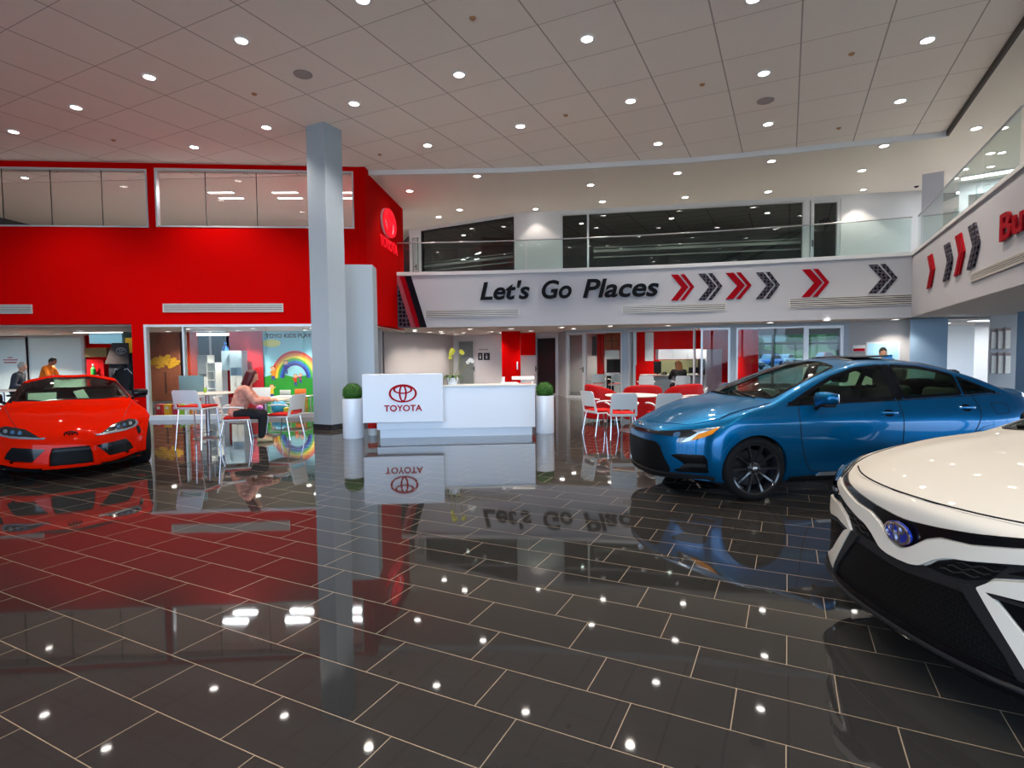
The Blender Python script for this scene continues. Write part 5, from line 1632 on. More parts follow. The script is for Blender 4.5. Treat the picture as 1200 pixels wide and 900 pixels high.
M_chev_g = dotted('chevron_grey', 11, s2l(22, 20, 26), s2l(84, 80, 92))
M_chev_r = mat('chevron_red', (.32, .0015, .008), rough=.6, spec=.08)
CH = [(786, 814, 322, 352.5, 'r', 'first red double chevron right after the slogan'), (818, 847, 321, 352, 'g', 'first grey double chevron right of the slogan'), (850, 881, 320, 351, 'r', 'second red double chevron right of the slogan'),
      (885.5, 914, 319.5, 350.5, 'g', 'second grey double chevron right of the slogan'), (939, 972, 316, 348.5, 'r', 'red double chevron above the longest air grille'), (1017, 1051.5, 310.5, 344, 'g', 'dark grey double chevron near the balcony corner')]
for x0, x1, y0, y1, c_, lb in CH:
    a, b = chord(x0, x1); Mx, L = wall_frame(a, b); g = sz(a, b)
    chevron(lb, Mx, 0, L, g(x0, y1)[1], g(x0, y0)[1], M_chev_r if c_ == 'r' else M_chev_g)
Mr, Lr = wall_frame(ra, rb)
for x0, x1, y0, y1, c_, lb in ((1088, 1096.5, 301, 338.5, 'r', 'red double chevron on the right balcony next to the corner'), (1107, 1117.5, 288.5, 330, 'g', 'thinner grey double chevron on the right balcony'), (1120, 1131.5, 278, 324, 'r', 'red double chevron on the right balcony between grey ones'), (1135, 1149, 267, 316.5, 'g', 'grey double chevron on the right balcony beside the red lettering')):
    s0 = fr_(x0, 320)[0]; s1 = fr_(x1, 320)[0]
    chevron(lb, Mr @ Matrix.Translation((0, -.004, 0)), s0, s1, fr_(x0, y1)[1], fr_(x0, y0)[1], M_chev_r if c_ == 'r' else M_chev_g)
s0, z0 = fr_(1175, 284)
t = thing('wall_sign', 'red company lettering at the right edge of the right balcony', 'sign', Mr @ Vector((s0, 0, 0)), math.atan2(rb[1] - ra[1], rb[0] - ra[0]))
text_obj('word', 'Butler', Matrix.Translation((0, -.03, z0)), M_logo_red, 1.0, width=2.3, height=fr_(1176, 252)[1] - z0, parent=t, bold=.02, extrude=.015)

# slanted stripes at the left end of the band
a, b = chord(463.5, 500); Mx, L = wall_frame(a, b); g = sz(a, b)
M_hex = dotted('perforated_panel', 8, s2l(20, 18, 24), s2l(82, 70, 84))
t = thing('wall_graphic', 'slanted pink, red and black stripes with a perforated panel at the balcony end', 'wall graphic', (a[0], a[1], 0), math.atan2(b[1] - a[1], b[0] - a[0]))
zt_, zb_ = ZK - .02, ZS
for nm, x0t, x1t, x0b, x1b, m in (('perforated_panel', 463, 464, 463, 484, M_hex), ('pink_stripe', 464, 468.5, 482, 488, mat('pink_stripe', s2l(170, 84, 96), rough=.6, spec=.1)), ('red_stripe', 468.5, 475, 486, 493, M_chev_r), ('black_stripe', 474, 482, 492, 500.5, mat('black_stripe', s2l(20, 18, 26), rough=.6, spec=.08))):
    P = [(g(x0t, 330)[0], zt_), (g(x1t, 330)[0], zt_), (g(x1b, 380)[0], zb_), (g(x0b, 380)[0], zb_)]
    mb = MB(); mb.prism(P, 0, .03 if 'stripe' in nm else .012, Matrix.Translation((0, -.02, 0)) @ XZ); mb.build(nm, m, t, smooth=0)

# lit sign on the red return wall (seen at a slant)
Mq, Lq = wall_frame(RB, RC); fq = sz(RB, RC)
M_sign_lit = mat('sign_red_lit', (.35, .002, .004), rough=.5, spec=.1, emit=(1, .012, .03), es=.42)
M_sign_rim = mat('sign_white_return', s2l(226, 190, 195), rough=.5)
s_c, z_c = fq(445.5, 262)
t = thing('wall_sign', 'red glowing oval emblem and lettering on the narrow red return wall', 'sign', Mq @ Vector((s_c, 0, z_c)), math.atan2(RC[1] - RB[1], RC[0] - RB[0]))
wdt = abs(fq(456, 262)[0] - fq(434.5, 262)[0]); hgt = abs(fq(445, 246)[1] - fq(445, 278)[1])
Ms = Matrix.Translation((0, -.26, 0))
kz = hgt / (1.25 * .66)
eb = emblem_obj('oval_emblem', Ms @ Matrix.Diagonal((1.0, 1, kz, 1)), 1.25, .05, M_sign_lit, t)
emblem_obj('emblem_return', Matrix.Translation((0, -.20, 0)) @ Matrix.Diagonal((1.0, 1, kz, 1)), 1.26, .058, M_sign_rim, t)
zl0 = fq(445, 293)[1] - z_c; zl1 = fq(445, 281)[1] - z_c
text_obj('sign_lettering', 'TOYOTA', Matrix.Translation((-.85, -.26, zl0)), M_sign_lit, 1.0, width=1.7, height=zl1 - zl0, parent=t, bold=.006, extrude=.010)
Mb_ = MB()
for q in (-.4, 0, .4): Mb_.cyl((q, -.22, 0), (q, -.2, 0), .02, n=8)
p = at(506, 253, 19.4)
t = thing('exit_sign', 'small red lit exit sign hanging under the gallery ceiling', 'sign', p)
mb = MB(); mb.box(-.14, .14, -.02, .02, -.1, .1, bev=.008, M=Matrix.Rotation(R(70), 4, 'Z')); mb.build('sign_box', mat('exit_red', (.5, .01, .01), emit=(1, .02, .02), es=1.2), t)
mb = MB(); mb.cyl((0, 0, .1), (0, 0, ZP - p.z), .012, n=8); mb.build('hanger', M_white, t)
text_obj('sign_lettering', 'EXIT', Matrix.Rotation(R(70), 4, 'Z') @ Matrix.Translation((-.11, -.021, -.06)), M_white, 1, width=.22, height=.12, parent=t, extrude=.002)

# ---- glass railings
def railing(label, pts, z0, z1, inset_=.1, panels=1.6, rail=True):
    t = thing('glass_railing', label, 'railing', (pts[0].x, pts[0].y, z0))
    o = Vector((pts[0].x, pts[0].y, z0))
    # resample
    seg = [(pts[i + 1] - pts[i]).length for i in range(len(pts) - 1)]; T = sum(seg)

    def P(d):
        for i, s_ in enumerate(seg):
            if d <= s_ or i == len(seg) - 1: return pts[i].lerp(pts[i + 1], d / s_), (pts[i + 1] - pts[i]).normalized()
            d -= s_
    n = max(1, round(T / panels))
    for k in range(n):
        p0, t0 = P(T * k / n + .012); p1, t1 = P(T * (k + 1) / n - .012)
        nn = Vector((-t0.y, t0.x, 0)) * inset_
        A = p0 + nn - o; B = p1 + nn - o
        mb = MB(); mb.quad((A.x, A.y, 0), (B.x, B.y, 0), (B.x, B.y, z1 - z0), (A.x, A.y, z1 - z0)); mb.build('glass_panel', M_glass_g, t, recalc=False)
    if rail:
        mb = MB(); path = []
        for k in range(40):
            p, tt = P(T * k / 39); nn = Vector((-tt.y, tt.x, 0)) * inset_
            path.append(Vector((p.x + nn.x - o.x, p.y + nn.y - o.y, z1 - z0)))
        mb.tube(path, .02, 8); mb.build('handrail', M_metal, t, smooth=50)
    return t


railing('clear glass railing with thin handrail along the curved back balcony', bpts, ZK + .09, 5.0, panels=2.1)
railing('greenish glass railing along the right balcony', [corner, corner + RDIR * 7.0], ZK + .06, 5.0, panels=1.7)
# ================================================================ furniture
M_plastic = mat('white_plastic', s2l(214, 216, 214), rough=.4)
M_lac = mat('white_lacquer', s2l(222, 226, 232), rough=.25, coat=.3)
M_redfab = mat('red_upholstery', (.46, .008, .005), rough=.6, spec=.15)
M_redleather = mat('red_leather', (.36, .003, .004), rough=.45, spec=.2)
M_green = mat('topiary_leaf', s2l(46, 96, 22), rough=.6, noise=.4, nscale=30)
M_green2 = mat('orchid_leaf', s2l(58, 92, 30), rough=.45)
M_soil = mat('bark_mulch', s2l(60, 42, 28), rough=.9)

# ---- reception desk
DA, DB = (-2.49, 10.27), (.38, 10.52)
Md, Ld = wall_frame(DA, DB); fd = sz(DA, DB)
desk = thing('reception_desk', 'long white reception desk with a raised block carrying a red oval emblem', 'desk', (DA[0], DA[1], 0), math.atan2(DB[1] - DA[1], DB[0] - DA[0]))
x0m, x1m = fd(441, 470)[0], fd(627, 470)[0]
ztop = fd(560, 453)[1]; zpan = .16
mb = MB(); mb.box(.02, Ld, .06, .62, 0, zpan + .02); mb.build('plinth', M_lac, desk, smooth=0)
mb = MB(); mb.box(x0m, x1m, 0, .045, zpan, ztop, bev=.004).box(x1m - .045, x1m, .046, .72, zpan, ztop, bev=.004).box(x0m, x0m + .045, .046, .72, zpan, ztop, bev=.004); mb.build('front_panel', M_lac, desk, smooth=0)
mb = MB(); mb.box(x0m, x1m + .015, -.02, .42, ztop + .001, ztop + .035, bev=.006); mb.build('worktop', mat('cream_worktop', s2l(228, 224, 214), rough=.25), desk, smooth=0)
mb = MB(); mb.box(x0m + .05, x1m - .05, .3, 1.0, .70, .74, bev=.004).box(x1m - .6, x1m + .0, .75, 2.1, .72, .76, bev=.004).box(x1m - .04, x1m, .75, 2.1, .0, .72, bev=.004).box(x1m + .02, x1m + .06, .75, 2.1, ztop - .16, ztop + .05, bev=.004); mb.build('inner_counter', M_lac, desk, smooth=0)
fk = sz((DA[0] + .02, DA[1] - .16), (DB[0] + .02, DB[1] - .16))
xl0, xl1 = fk(425, 470)[0], fk(519.5, 470)[0]; zl0, zl1 = fk(470, 495)[1], fk(470, 438.5)[1]
mb = MB(); mb.box(xl0, xl1, -.16, .34, zl0, zl1, bev=.006); mb.build('raised_block', M_lac, desk, smooth=0)
ce = fk(472.5, 461)
emblem_obj('oval_emblem', Matrix.Translation((ce[0], -.161, ce[1])), fk(489, 460)[0] - fk(456, 460)[0], .012, M_logo_red, desk)
zt0, zt1 = fk(472, 482)[1], fk(472, 474.5)[1]
text_obj('desk_lettering', 'TOYOTA', Matrix.Translation((fk(450.5, 478)[0], -.165, zt0)), M_logo_red, 1.0, width=fk(495, 478)[0] - fk(450.5, 478)[0], height=zt1 - zt0, parent=desk, bold=.022, extrude=.006)


def on_desk(px, dy, z=None):
    """point on the desk worktop seen in a pixel column"""
    s = fd(px, 452)[0] * (1 + dy / 12)
    return Md @ Vector((s, dy, ztop + .036 if z is None else z))


# ---- planters
def leafball(name, r, m, parent, loc, n=1500, leaf=.022):
    mb = MB(); b = bmesh.new(); bmesh.ops.create_icosphere(b, subdivisions=4, radius=r * .93)
    for v in b.verts: v.co *= 1 + rnd.uniform(-.03, .03)
    mb.add(b)
    bm = mb.bm
    for _ in range(n):
        d = Vector((rnd.gauss(0, 1), rnd.gauss(0, 1), rnd.gauss(0, 1))).normalized()
        p = d * r * rnd.uniform(.92, 1.02)
        t = d.cross(Vector((rnd.gauss(0, 1), rnd.gauss(0, 1), rnd.gauss(0, 1)))).normalized(); u = d.cross(t)
        tip = (d * .7 + t * .7).normalized()
        a = bm.verts.new(p - u * leaf * .4); c = bm.verts.new(p + u * leaf * .4); e_ = bm.verts.new(p + tip * leaf)
        bm.faces.new((a, c, e_))
    o = mb.build(name, m, parent, smooth=0, recalc=False); o.location = loc
    return o


def planter(label, px, yb, yt, w_px, yball):
    p = gz(px, yb); p = Vector((p.x, p.y, 0)); Y = p.y
    r = w_px / 2 / F_PX * Y; p.y += r; p.x *= p.y / Y
    h = at(px, yt, Y).z
    t = thing('planter', label, 'planter', p)
    mb = MB(); mb.lathe([(0, 0), (r * .97, 0), (r, .02), (r, h - .01), (r * .985, h), (r * .93, h), (r * .93, h - .06), (0, h - .06)], 40); mb.build('pot', M_lac, t, smooth=40)
    leafball('topiary_ball', r * .93, M_green, t, (0, 0, h + r * .52))
    return t


planter('white cylinder planter with clipped green ball at the left end of the desk', 414.5, 514.5, 467.5, 24.5, 460)
planter('white cylinder planter with clipped green ball at the right end of the desk', 638.7, 508.5, 464, 21.8, 455)

# ---- orchid
p = on_desk(529, .17)
t = thing('potted_orchid', 'orchid with yellow and white blooms in a white pot on the desk', 'plant', p)
mb = MB(); mb.lathe([(0, 0), (.085, 0), (.115, .13), (.105, .13), (.1, .1), (0, .1)], 24); mb.build('pot', M_lac, t, smooth=40)
for k in range(9):
    a = 2 * PI * k / 9 + .3; L = rnd.uniform(.15, .21)
    b = bmesh.new(); prev = None
    for i in range(7):
        q = i / 6; rr = .04 + L * q; z = .12 + .10 * math.sin(q * 2.6) - .12 * q * q; w = .035 * math.sin(PI * min(1, q * .9 + .12))
        c_ = Vector((math.cos(a) * rr, math.sin(a) * rr, z)); tn = Vector((-math.sin(a), math.cos(a), 0)) * w
        cur = (b.verts.new(c_ - tn), b.verts.new(c_ + Vector((0, 0, -.008))), b.verts.new(c_ + tn))
        if prev: b.faces.new((prev[0], prev[1], cur[1], cur[0])); b.faces.new((prev[1], prev[2], cur[2], cur[1]))
        prev = cur
    mb = MB(); mb.add(b); mb.build('leaf', M_green2, t, smooth=60, recalc=False)
M_stem = mat('orchid_stem', s2l(150, 140, 60), rough=.6)
M_bloom_y = mat('yellow_bloom', s2l(214, 205, 70), rough=.5); M_bloom_w = mat('white_bloom', s2l(236, 234, 224), rough=.5)
for (pts, bm_, spots) in (([(-.02, 0, .1), (-.05, 0, .35), (-.03, .01, .58), (.0, -.01, .66)], M_bloom_y, 5), ([(.0, .02, .1), (.01, .03, .35), (.0, .02, .6), (.03, 0, .64)], M_bloom_y, 4), ([(.03, 0, .1), (.12, .02, .35), (.16, .03, .56), (.17, 0, .63), (.2, -.02, .6)], M_bloom_y, 5), ([(.03, .01, .1), (.2, .04, .3), (.33, .04, .46), (.38, .02, .44)], M_bloom_w, 5)):
    sp = spline(pts, 6)
    mb = MB(); mb.tube(sp, .006, 6); mb.build('flower_stem', M_stem, t, smooth=60)
    for k in range(spots):
        c_ = sp[-1 - k * 2]
        mb = MB(); b = mb.bm
        for j in range(5):
            a = 2 * PI * j / 5 + k; d = Vector((math.cos(a), -.35, math.sin(a))).normalized() * .045; u = Vector((-math.sin(a), 0, math.cos(a))) * .022
            vs = [b.verts.new(c_), b.verts.new(c_ + d * .6 + u), b.verts.new(c_ + d), b.verts.new(c_ + d * .6 - u)]
            b.faces.new(vs)
        mb.build('bloom', bm_, t, smooth=0, recalc=False)

# ---- things on the desk
p = on_desk(596, .14)
t = thing('paper_tray', 'flat white tray with sheets on the right half of the desk', 'tray', p)
mb = MB(); mb.box(-.17, .17, -.12, .12, 0, .02, bev=.004); mb.build('tray', M_plastic, t); mb = MB(); mb.box(-.14, .14, -.10, .10, .021, .03); mb.build('sheets', mat('paper_white', s2l(235, 232, 226), rough=.8), t)
p = on_desk(611, .30)
t = thing('desk_display', 'white tilted flat display on a small foot near the right end of the desk', 'display', p)
mb = MB(); mb.box(-.22, .22, -.012, .012, -.04, .05, bev=.006, M=Matrix.Translation((0, 0, .10)) @ Matrix.Rotation(R(-55), 4, 'X')); mb.build('screen', M_plastic, t)
mb = MB(); mb.lathe([(0, 0), (.07, 0), (.07, .01), (.015, .02), (.015, .09)], 20); mb.build('foot', M_metal, t)
p = on_desk(616, .06)
t = thing('leaflet_stack', 'salmon coloured stack of leaflets in front of the tilted display', 'leaflets', p)
mb = MB(); mb.box(-.10, .10, -.04, .04, 0, .012); mb.build('leaflets', mat('salmon_paper', s2l(226, 140, 120), rough=.7), t)
p = on_desk(587, .34)
t = thing('pen_holder', 'small white upright holder left of the tilted display', 'holder', p)
mb = MB(); mb.lathe([(0, 0), (.035, 0), (.035, .13), (.03, .13), (.03, .01), (0, .01)], 16); mb.build('cup', M_plastic, t)
pb = gz(435, 511)
t = thing('waste_bin', 'small white waste bin with a red liner half hidden behind the left planter', 'bin', (pb.x, pb.y + .12, 0))
mb = MB(); mb.lathe([(0, 0), (.075, 0), (.09, .17), (.08, .17), (.07, .01), (0, .01)], 20); mb.build('bucket', M_plastic, t)
mb = MB(); mb.lathe([(.093, .14), (.097, .2), (.085, .25), (.06, .24)], 14); mb.build('liner', M_redfab, t)


# ---- chairs
def make_chair(name, label, group, high=False):
    sh = .70 if high else .45
    t = thing(name, label, 'chair', (0, 0, 0), 0, group)
    # seat shell and pad (front toward +y)
    mb = MB(); mb.box(-.235, .235, -.22, .23, sh - .035, sh - .01, bev=.012); mb.build('seat_shell', M_plastic, t, smooth=40)
    mb = MB(); mb.box(-.225, .225, -.20, .225, sh - .009, sh + .03, bev=.018); mb.build('seat_pad', M_redfab, t, smooth=40)
    # back with an opening above the seat
    H = .27 if high else .36
    zb = sh + .03

    def bk(x, z):
        k = (z - zb) / H
        return Vector((x * (1 - .06 * k), -.235 - .075 * k - .03 * (1 - (x / .24) ** 2), z))
    b = bmesh.new(); nx, nz = 12, 10
    slot = lambda i, j: (1 <= i < nx - 1) and (1 <= j < 3)
    for side in (0, 1):
        V = {}
        for i in range(nx + 1):
            for j in range(nz + 1):
                x = -.24 + .48 * i / nx; z = zb - .05 + (H + .05) * j / nz
                # rounded upper corners
                if j == nz and i in (0, nx): z -= .02; x *= .97
                q = bk(x, z); V[i, j] = b.verts.new(q + Vector((0, -.018 * side, 0)))
        for i in range(nx):
            for j in range(nz):
                if slot(i, j): continue
                fcs = (V[i, j], V[i + 1, j], V[i + 1, j + 1], V[i, j + 1])
                b.faces.new(fcs if side else fcs[::-1])
        if side == 0: V0 = V
    for i in range(nx):
        for j in range(nz):
            if slot(i, j): continue
            for (di, dj, e0, e1) in ((0, -1, (i, j), (i + 1, j)), (0, 1, (i, j + 1), (i + 1, j + 1)), (-1, 0, (i, j), (i, j + 1)), (1, 0, (i + 1, j), (i + 1, j + 1))):
                ii, jj = i + di, j + dj
                if not (0 <= ii < nx and 0 <= jj < nz) or slot(ii, jj): b.faces.new((V0[e0], V0[e1], V[e1], V[e0]))
    mb = MB(); mb.add(b); mb.build('backrest', M_plastic, t, smooth=40)
    for sx in (-1, 1):
        if not high:
            mb = MB(); mb.tube(spline([(sx * .235, -.245, sh + .18), (sx * .27, -.18, sh + .205), (sx * .275, 0, sh + .205), (sx * .265, .14, sh + .19)], 4), [.016] * 13, 8); mb.build('armrest', M_plastic, t, smooth=50)
        for sy in (-1, 1):
            top = (sx * .21, sy * .19, sh - .03); bot = (sx * .235, sy * (.24 if sy > 0 else .27), .0)
            mb = MB(); mb.tube([top, ((top[0] + bot[0]) / 2, (top[1] + bot[1]) / 2, sh / 2), bot], [.012, .0115, .011], 8); mb.build('leg', M_chrome, t, smooth=50)
    if high:
        mb = MB(); mb.tube([(-.225, .23, .28), (.225, .23, .28), (.225, -.24, .28), (-.225, -.24, .28)], .008, 6, closed=True); mb.build('footrest', M_chrome, t, smooth=50)
    return t


def put(o, px, Y, face, label=None, group=None, z=0):
    """stand a thing at a pixel column and depth, its front toward the plan direction face"""
    d = ray(px, 415); k = Y / d.y
    o.location = (d.x * k, Y, z); o.rotation_euler = (0, 0, math.atan2(face[1], face[0]) - PI / 2)
    if label: o['label'] = label
    if group: o['group'] = group
    return o


G1, G2 = 'white chairs around the left tables', 'white chairs around the right table'
chair = make_chair('armchair', 'white chair with red seat on which the red haired woman sits', G1)
put(chair, 275, 9.95, (.93, .36))
stool = make_chair('counter_stool', 'tall white stool with red seat and its back turned, beside the red coupe', None, high=True)
put(stool, 229.5, 9.42, (.12, 1))
C_ = lambda: copy_tree(chair)
put(C_(), 331, 10.45, (-.95, .2), 'white chair with red seat facing left by the tall column', G1)
put(C_(), 704, 10.6, (.92, .4), 'white chair with red seat seen sideways at the left of the right round table', G2)
put(C_(), 728, 10.02, (.03, 1), 'white armchair with its back turned in front of the right round table', G2)
put(C_(), 777, 9.9, (-.1, 1), 'white armchair with its back turned, partly behind the blue car hood', G2)
put(C_(), 808, 11.3, (-.9, .35), 'white chair facing left, only its slotted back showing above the blue hood', G2)


def round_table(label, px, Y, r, h, group=None):
    t = thing('round_table', label, 'table', (0, 0, 0), 0, group); put(t, px, Y, (0, 1))
    mb = MB(); mb.lathe([(0, h - .028), (r - .02, h - .028), (r, h - .018), (r, h - .006), (r - .006, h), (0, h)], 48); mb.build('tabletop', mat('table_laminate', s2l(226, 222, 210), rough=.35), t, smooth=40)
    mb = MB(); mb.cyl((0, 0, .02), (0, 0, h - .03), .038, n=16).lathe([(.04, h - .05), (.16, h - .03), (.16, h - .028), (0, h - .028)], 24); mb.build('pedestal', M_metal, t, smooth=40)
    mb = MB(); mb.lathe([(0, 0), (.27, 0), (.27, .008), (.06, .03), (.04, .05), (0, .05)], 36); mb.build('base', M_metal, t, smooth=40)
    return t


ht = round_table('tall white round table behind the counter stool', 241, 10.55, .46, .87)
lt = round_table('low white round table between the seated woman and the facing chair', 309, 10.85, .46, .72)
rt_ = round_table('white round table in front of the red tub chairs', 740, 11.05, .52, .72)


def box_thing(name, label, cat, p, sx, sy, sz_, m, rz=0, part='case', group=None, bev=.006):
    t = thing(name, label, cat, p, rz, group)
    mb = MB(); mb.box(-sx / 2, sx / 2, -sy / 2, sy / 2, 0, sz_, bev=bev); mb.build(part, m, t, smooth=0)
    return t


p = ht.location
t = thing('desktop_monitor', 'grey-green monitor back standing on the tall round table', 'monitor', (p.x - .28, p.y - .02, .87), R(8))
mb = MB(); mb.box(-.22, .22, -.014, .014, .02, .33, bev=.006); mb.build('display', mat('monitor_back', s2l(112, 142, 142), rough=.5), t)
mb = MB(); mb.box(-.07, .07, -.06, .06, 0, .012).box(-.02, .02, -.02, .0, .01, .05); mb.build('stand', M_metal, t)
t = box_thing('bottle', 'lime green bottle beside the monitor on the tall table', 'bottle', (p.x - .01, p.y - .05, .87), .05, .05, .1, mat('lime_plastic', s2l(150, 190, 40), rough=.4), part='body', bev=.02)
mb = MB(); mb.cyl((0, 0, .1), (0, 0, .14), .014, n=10); mb.build('cap', M_plastic, t)
p = lt.location
t = thing('open_laptop', 'white open laptop on the low round table', 'laptop', (p.x - .16, p.y + .12, .72), R(10))
mb = MB(); mb.box(-.17, .17, -.12, .12, 0, .015, bev=.004); mb.build('keyboard_half', M_plastic, t)
mb = MB(); mb.box(-.17, .17, -.006, .006, 0, .2, bev=.004, M=Matrix.Translation((0, .12, .015)) @ Matrix.Rotation(R(-12), 4, 'X')); mb.build('screen_half', M_plastic, t)
box_thing('magazine', 'yellow magazine lying near the edge of the low round table', 'magazine', (p.x - .06, p.y - .26, .721), .24, .17, .008, mat('yellow_print', s2l(220, 170, 80), rough=.5), rz=R(14), part='pages', bev=0)
t = thing('calculator', 'small grey device propped up left of the laptop', 'calculator', (p.x - .40, p.y + .0, .735), R(-20))
mb = MB(); mb.box(-.05, .05, -.008, .008, 0, .13, bev=.004, M=Matrix.Rotation(R(25), 4, 'Y')); mb.build('body', mat('device_grey', s2l(150, 152, 146), rough=.5), t)
mb = MB(); mb.box(-.04, .04, -.011, -.008, .04, .11, M=Matrix.Rotation(R(25), 4, 'Y')); mb.build('screen', M_black, t)


# ---- red tub chairs
def tub_chair(label, px, Y, face, r=.43, h=.86, group='red tub chairs'):
    t = thing('tub_chair', label, 'armchair', (0, 0, 0), 0, group)

    def wallf(u, v):
        a = R(-215 + 250 * u); # opening toward +y
        # v runs around the cross section of the shell
        top = h - .24 * (abs(u - .5) * 2) ** 2.2
        ths = .10
        prof = [(r, .10), (r + .015, top * .6), (r, top - .04), (r - .02, top - .008), (r - .05, top), (r - .085, top - .012), (r - ths, top - .05), (r - ths, .12)]
        k = v * (len(prof) - 1); i = min(int(k), len(prof) - 2); w = k - i
        rr = prof[i][0] * (1 - w) + prof[i + 1][0] * w; z = prof[i][1] * (1 - w) + prof[i + 1][1] * w
        return Vector((rr * math.cos(a), rr * math.sin(a), z))
    mb = MB(); mb.grid(wallf, 40, 14)
    for u in (0, 1):
        vs = [mb.bm.verts.new(wallf(u, k / 14)) for k in range(15)]; mb.bm.faces.new(vs)
    mb.build('back_shell', M_redleather, t, smooth=50, weld=1e-4)
    mb = MB(); mb.lathe([(0, .30), (r - .12, .30), (r - .10, .34), (r - .10, .42), (r - .14, .45), (0, .455)], 36); mb.build('seat_cushion', M_redleather, t, smooth=50)
    mb = MB(); mb.lathe([(0, .08), (r - .03, .08), (r - .03, .30), (0, .30)], 36); mb.build('seat_base', M_redleather, t, smooth=50)
    for a in (45, 135, 225, 315):
        mb = MB(); mb.cyl((.28 * math.cos(R(a)), .28 * math.sin(R(a)), 0), (.27 * math.cos(R(a)), .27 * math.sin(R(a)), .085), .014, .018, n=10); mb.build('leg', M_metal, t, smooth=50)
    put(t, px, Y, face)
    return t


tub_chair('red tub chair turned to the right, leftmost by the office door', 707, 12.75, (.9, .25))
tub_chair('red tub chair with its rounded back turned, behind the white round table', 753, 12.45, (.1, 1))
tub_chair('red tub chair partly hidden by the blue car hood', 801, 12.7, (-.3, 1))

# ================================================================ play room behind the glazing
YK = 17.3
mk = lambda px, py, Y=YK: at(px, py, Y)


def wall_panel(name, label, cat, x0, x1, y0, y1, Y, m, th=.03, parts=()):
    a = at(x0, y1, Y); b = at(x1, y0, Y)
    t = thing(name, label, cat, ((a.x + b.x) / 2, Y, a.z))
    w, h = b.x - a.x, b.z - a.z
    mb = MB(); mb.box(-w / 2, w / 2, 0, th, 0, h); mb.build('panel', m, t, smooth=0)
    return t, w, h


panel_wall('wall_kids_back', (-11.6, 17.5), (-4.1, 17.5), 0, zo, M_white, th=.1)
panel_wall('wall_kids_right', (-4.35, 14.4), (-4.6, 17.5), 0, zo, M_white, th=.1)
M_brick = mat('warm_brick_print', s2l(150, 84, 54), rough=.7, noise=.35, nscale=9)
M_kred = mat('playroom_red', (.42, .004, .006), rough=.6, spec=.15)
M_korange = mat('playroom_orange_red', (.50, .05, .015), rough=.6, spec=.15)
t, w, h = wall_panel('wall_print', 'brown brick print with a yellow tree on the play room wall', 'wall print', 166, 213, 384, 470, 17.42, M_brick)
mb = MB()
for k in range(70):
    a = rnd.uniform(0, 2 * PI); q = rnd.uniform(0, 1) ** .5
    mb.sphere((.12 + .42 * q * math.cos(a), -.01, h * .53 + .2 * q * math.sin(a)), rnd.uniform(.035, .075), 8, (1.3, .15, .7))
mb.build('tree_crown', mat('yellow_print_leaf', s2l(222, 170, 30), rough=.6, noise=.3, nscale=20), t, smooth=180)
mb = MB(); mb.box(.08, .14, -.012, 0, h * .1, h * .4); mb.build('tree_trunk', mat('brown_print', s2l(84, 50, 26), rough=.7), t)
wall_panel('wall_panel', 'orange-red panel between the brick print and the dark glazing', 'wall panel', 213.5, 232, 384, 470, 17.42, M_korange)
t, w, h = wall_panel('interior_window', 'dark window with a white light strip behind the play kitchen', 'window', 232.5, 268, 386, 430, 17.42, mat('dark_teal_glass', s2l(36, 62, 64), rough=.1, noise=.5, nscale=6))
mb = MB(); mb.box(-w / 2, w / 2, -.03, 0, h * .84, h * .90); mb.build('light_strip', M_tube, t)
mb = MB(); mb.box(-w * .12, -w * .06, -.02, 0, 0, h); mb.build('mullion', M_frame, t)
wall_panel('wall_panel', 'glossy red panel left of the rainbow mural', 'wall panel', 268.5, 291, 385, 492, 17.42, M_kred)
wall_panel('wall_panel', 'lighter red panel touching the rainbow mural', 'wall panel', 291.5, 307, 385, 492, 17.40, mat('playroom_pink_red', (.48, .02, .03), rough=.6, spec=.15))
# mural
t, w, h = wall_panel('rainbow_mural', 'play room mural with a rainbow over a green meadow and cartoon children', 'mural', 307.5, 378, 384, 488, 17.46, mat('mural_sky', s2l(150, 214, 228), rough=.6))
gx = lambda px: (at(px, 430, 17.46).x - t.location.x); gzz = lambda py: (at(340, py, 17.46).z - t.location.z)
mb = MB(); mb.prism([(-w / 2, 0), (w / 2, 0), (w / 2, gzz(440))] + [(w / 2 - w * k / 12, gzz(440 - 2 * math.sin(k * .9))) for k in range(1, 13)], 0, .004, XZ @ Matrix.Translation((0, 0, .0))); mb.build('meadow', mat('mural_green', s2l(36, 150, 48), rough=.6, noise=.15, nscale=5), t)
cx_, cz_ = gx(346), gzz(443)
r0 = gx(346) - gx(317.5)
for k, c_ in enumerate(((214, 60, 40), (236, 140, 40), (244, 214, 60), (80, 176, 70), (40, 110, 200), (60, 50, 140))):
    ro, ri = r0 * (1 - k * .09), r0 * (1 - (k + 1) * .09)
    pts = [(cx_ + ro * math.cos(a), cz_ + ro * 1.12 * math.sin(a)) for a in [PI * q / 24 for q in range(25)]] + [(cx_ + ri * math.cos(a), cz_ + ri * 1.12 * math.sin(a)) for a in [PI * q / 24 for q in range(24, -1, -1)]]
    pts = [(min(x, w / 2), z) for x, z in pts]
    mb = MB(); b = mb.bm
    n = 25
    for q in range(24):
        P = [pts[q], pts[q + 1], pts[-2 - q], pts[-1 - q]]
        b.faces.new([b.verts.new((x, -.006, z)) for x, z in P])
    mb.build('rainbow_band', mat(f'rainbow_{k}', s2l(*c_), rough=.6), t, smooth=0)
mb = MB(); mb.sphere((gx(319), -.002, gzz(402)), .24, 20, (1.2, .02, .5)); mb.build('cloud', mat('mural_cloud', s2l(220, 226, 130), rough=.6), t, smooth=180)
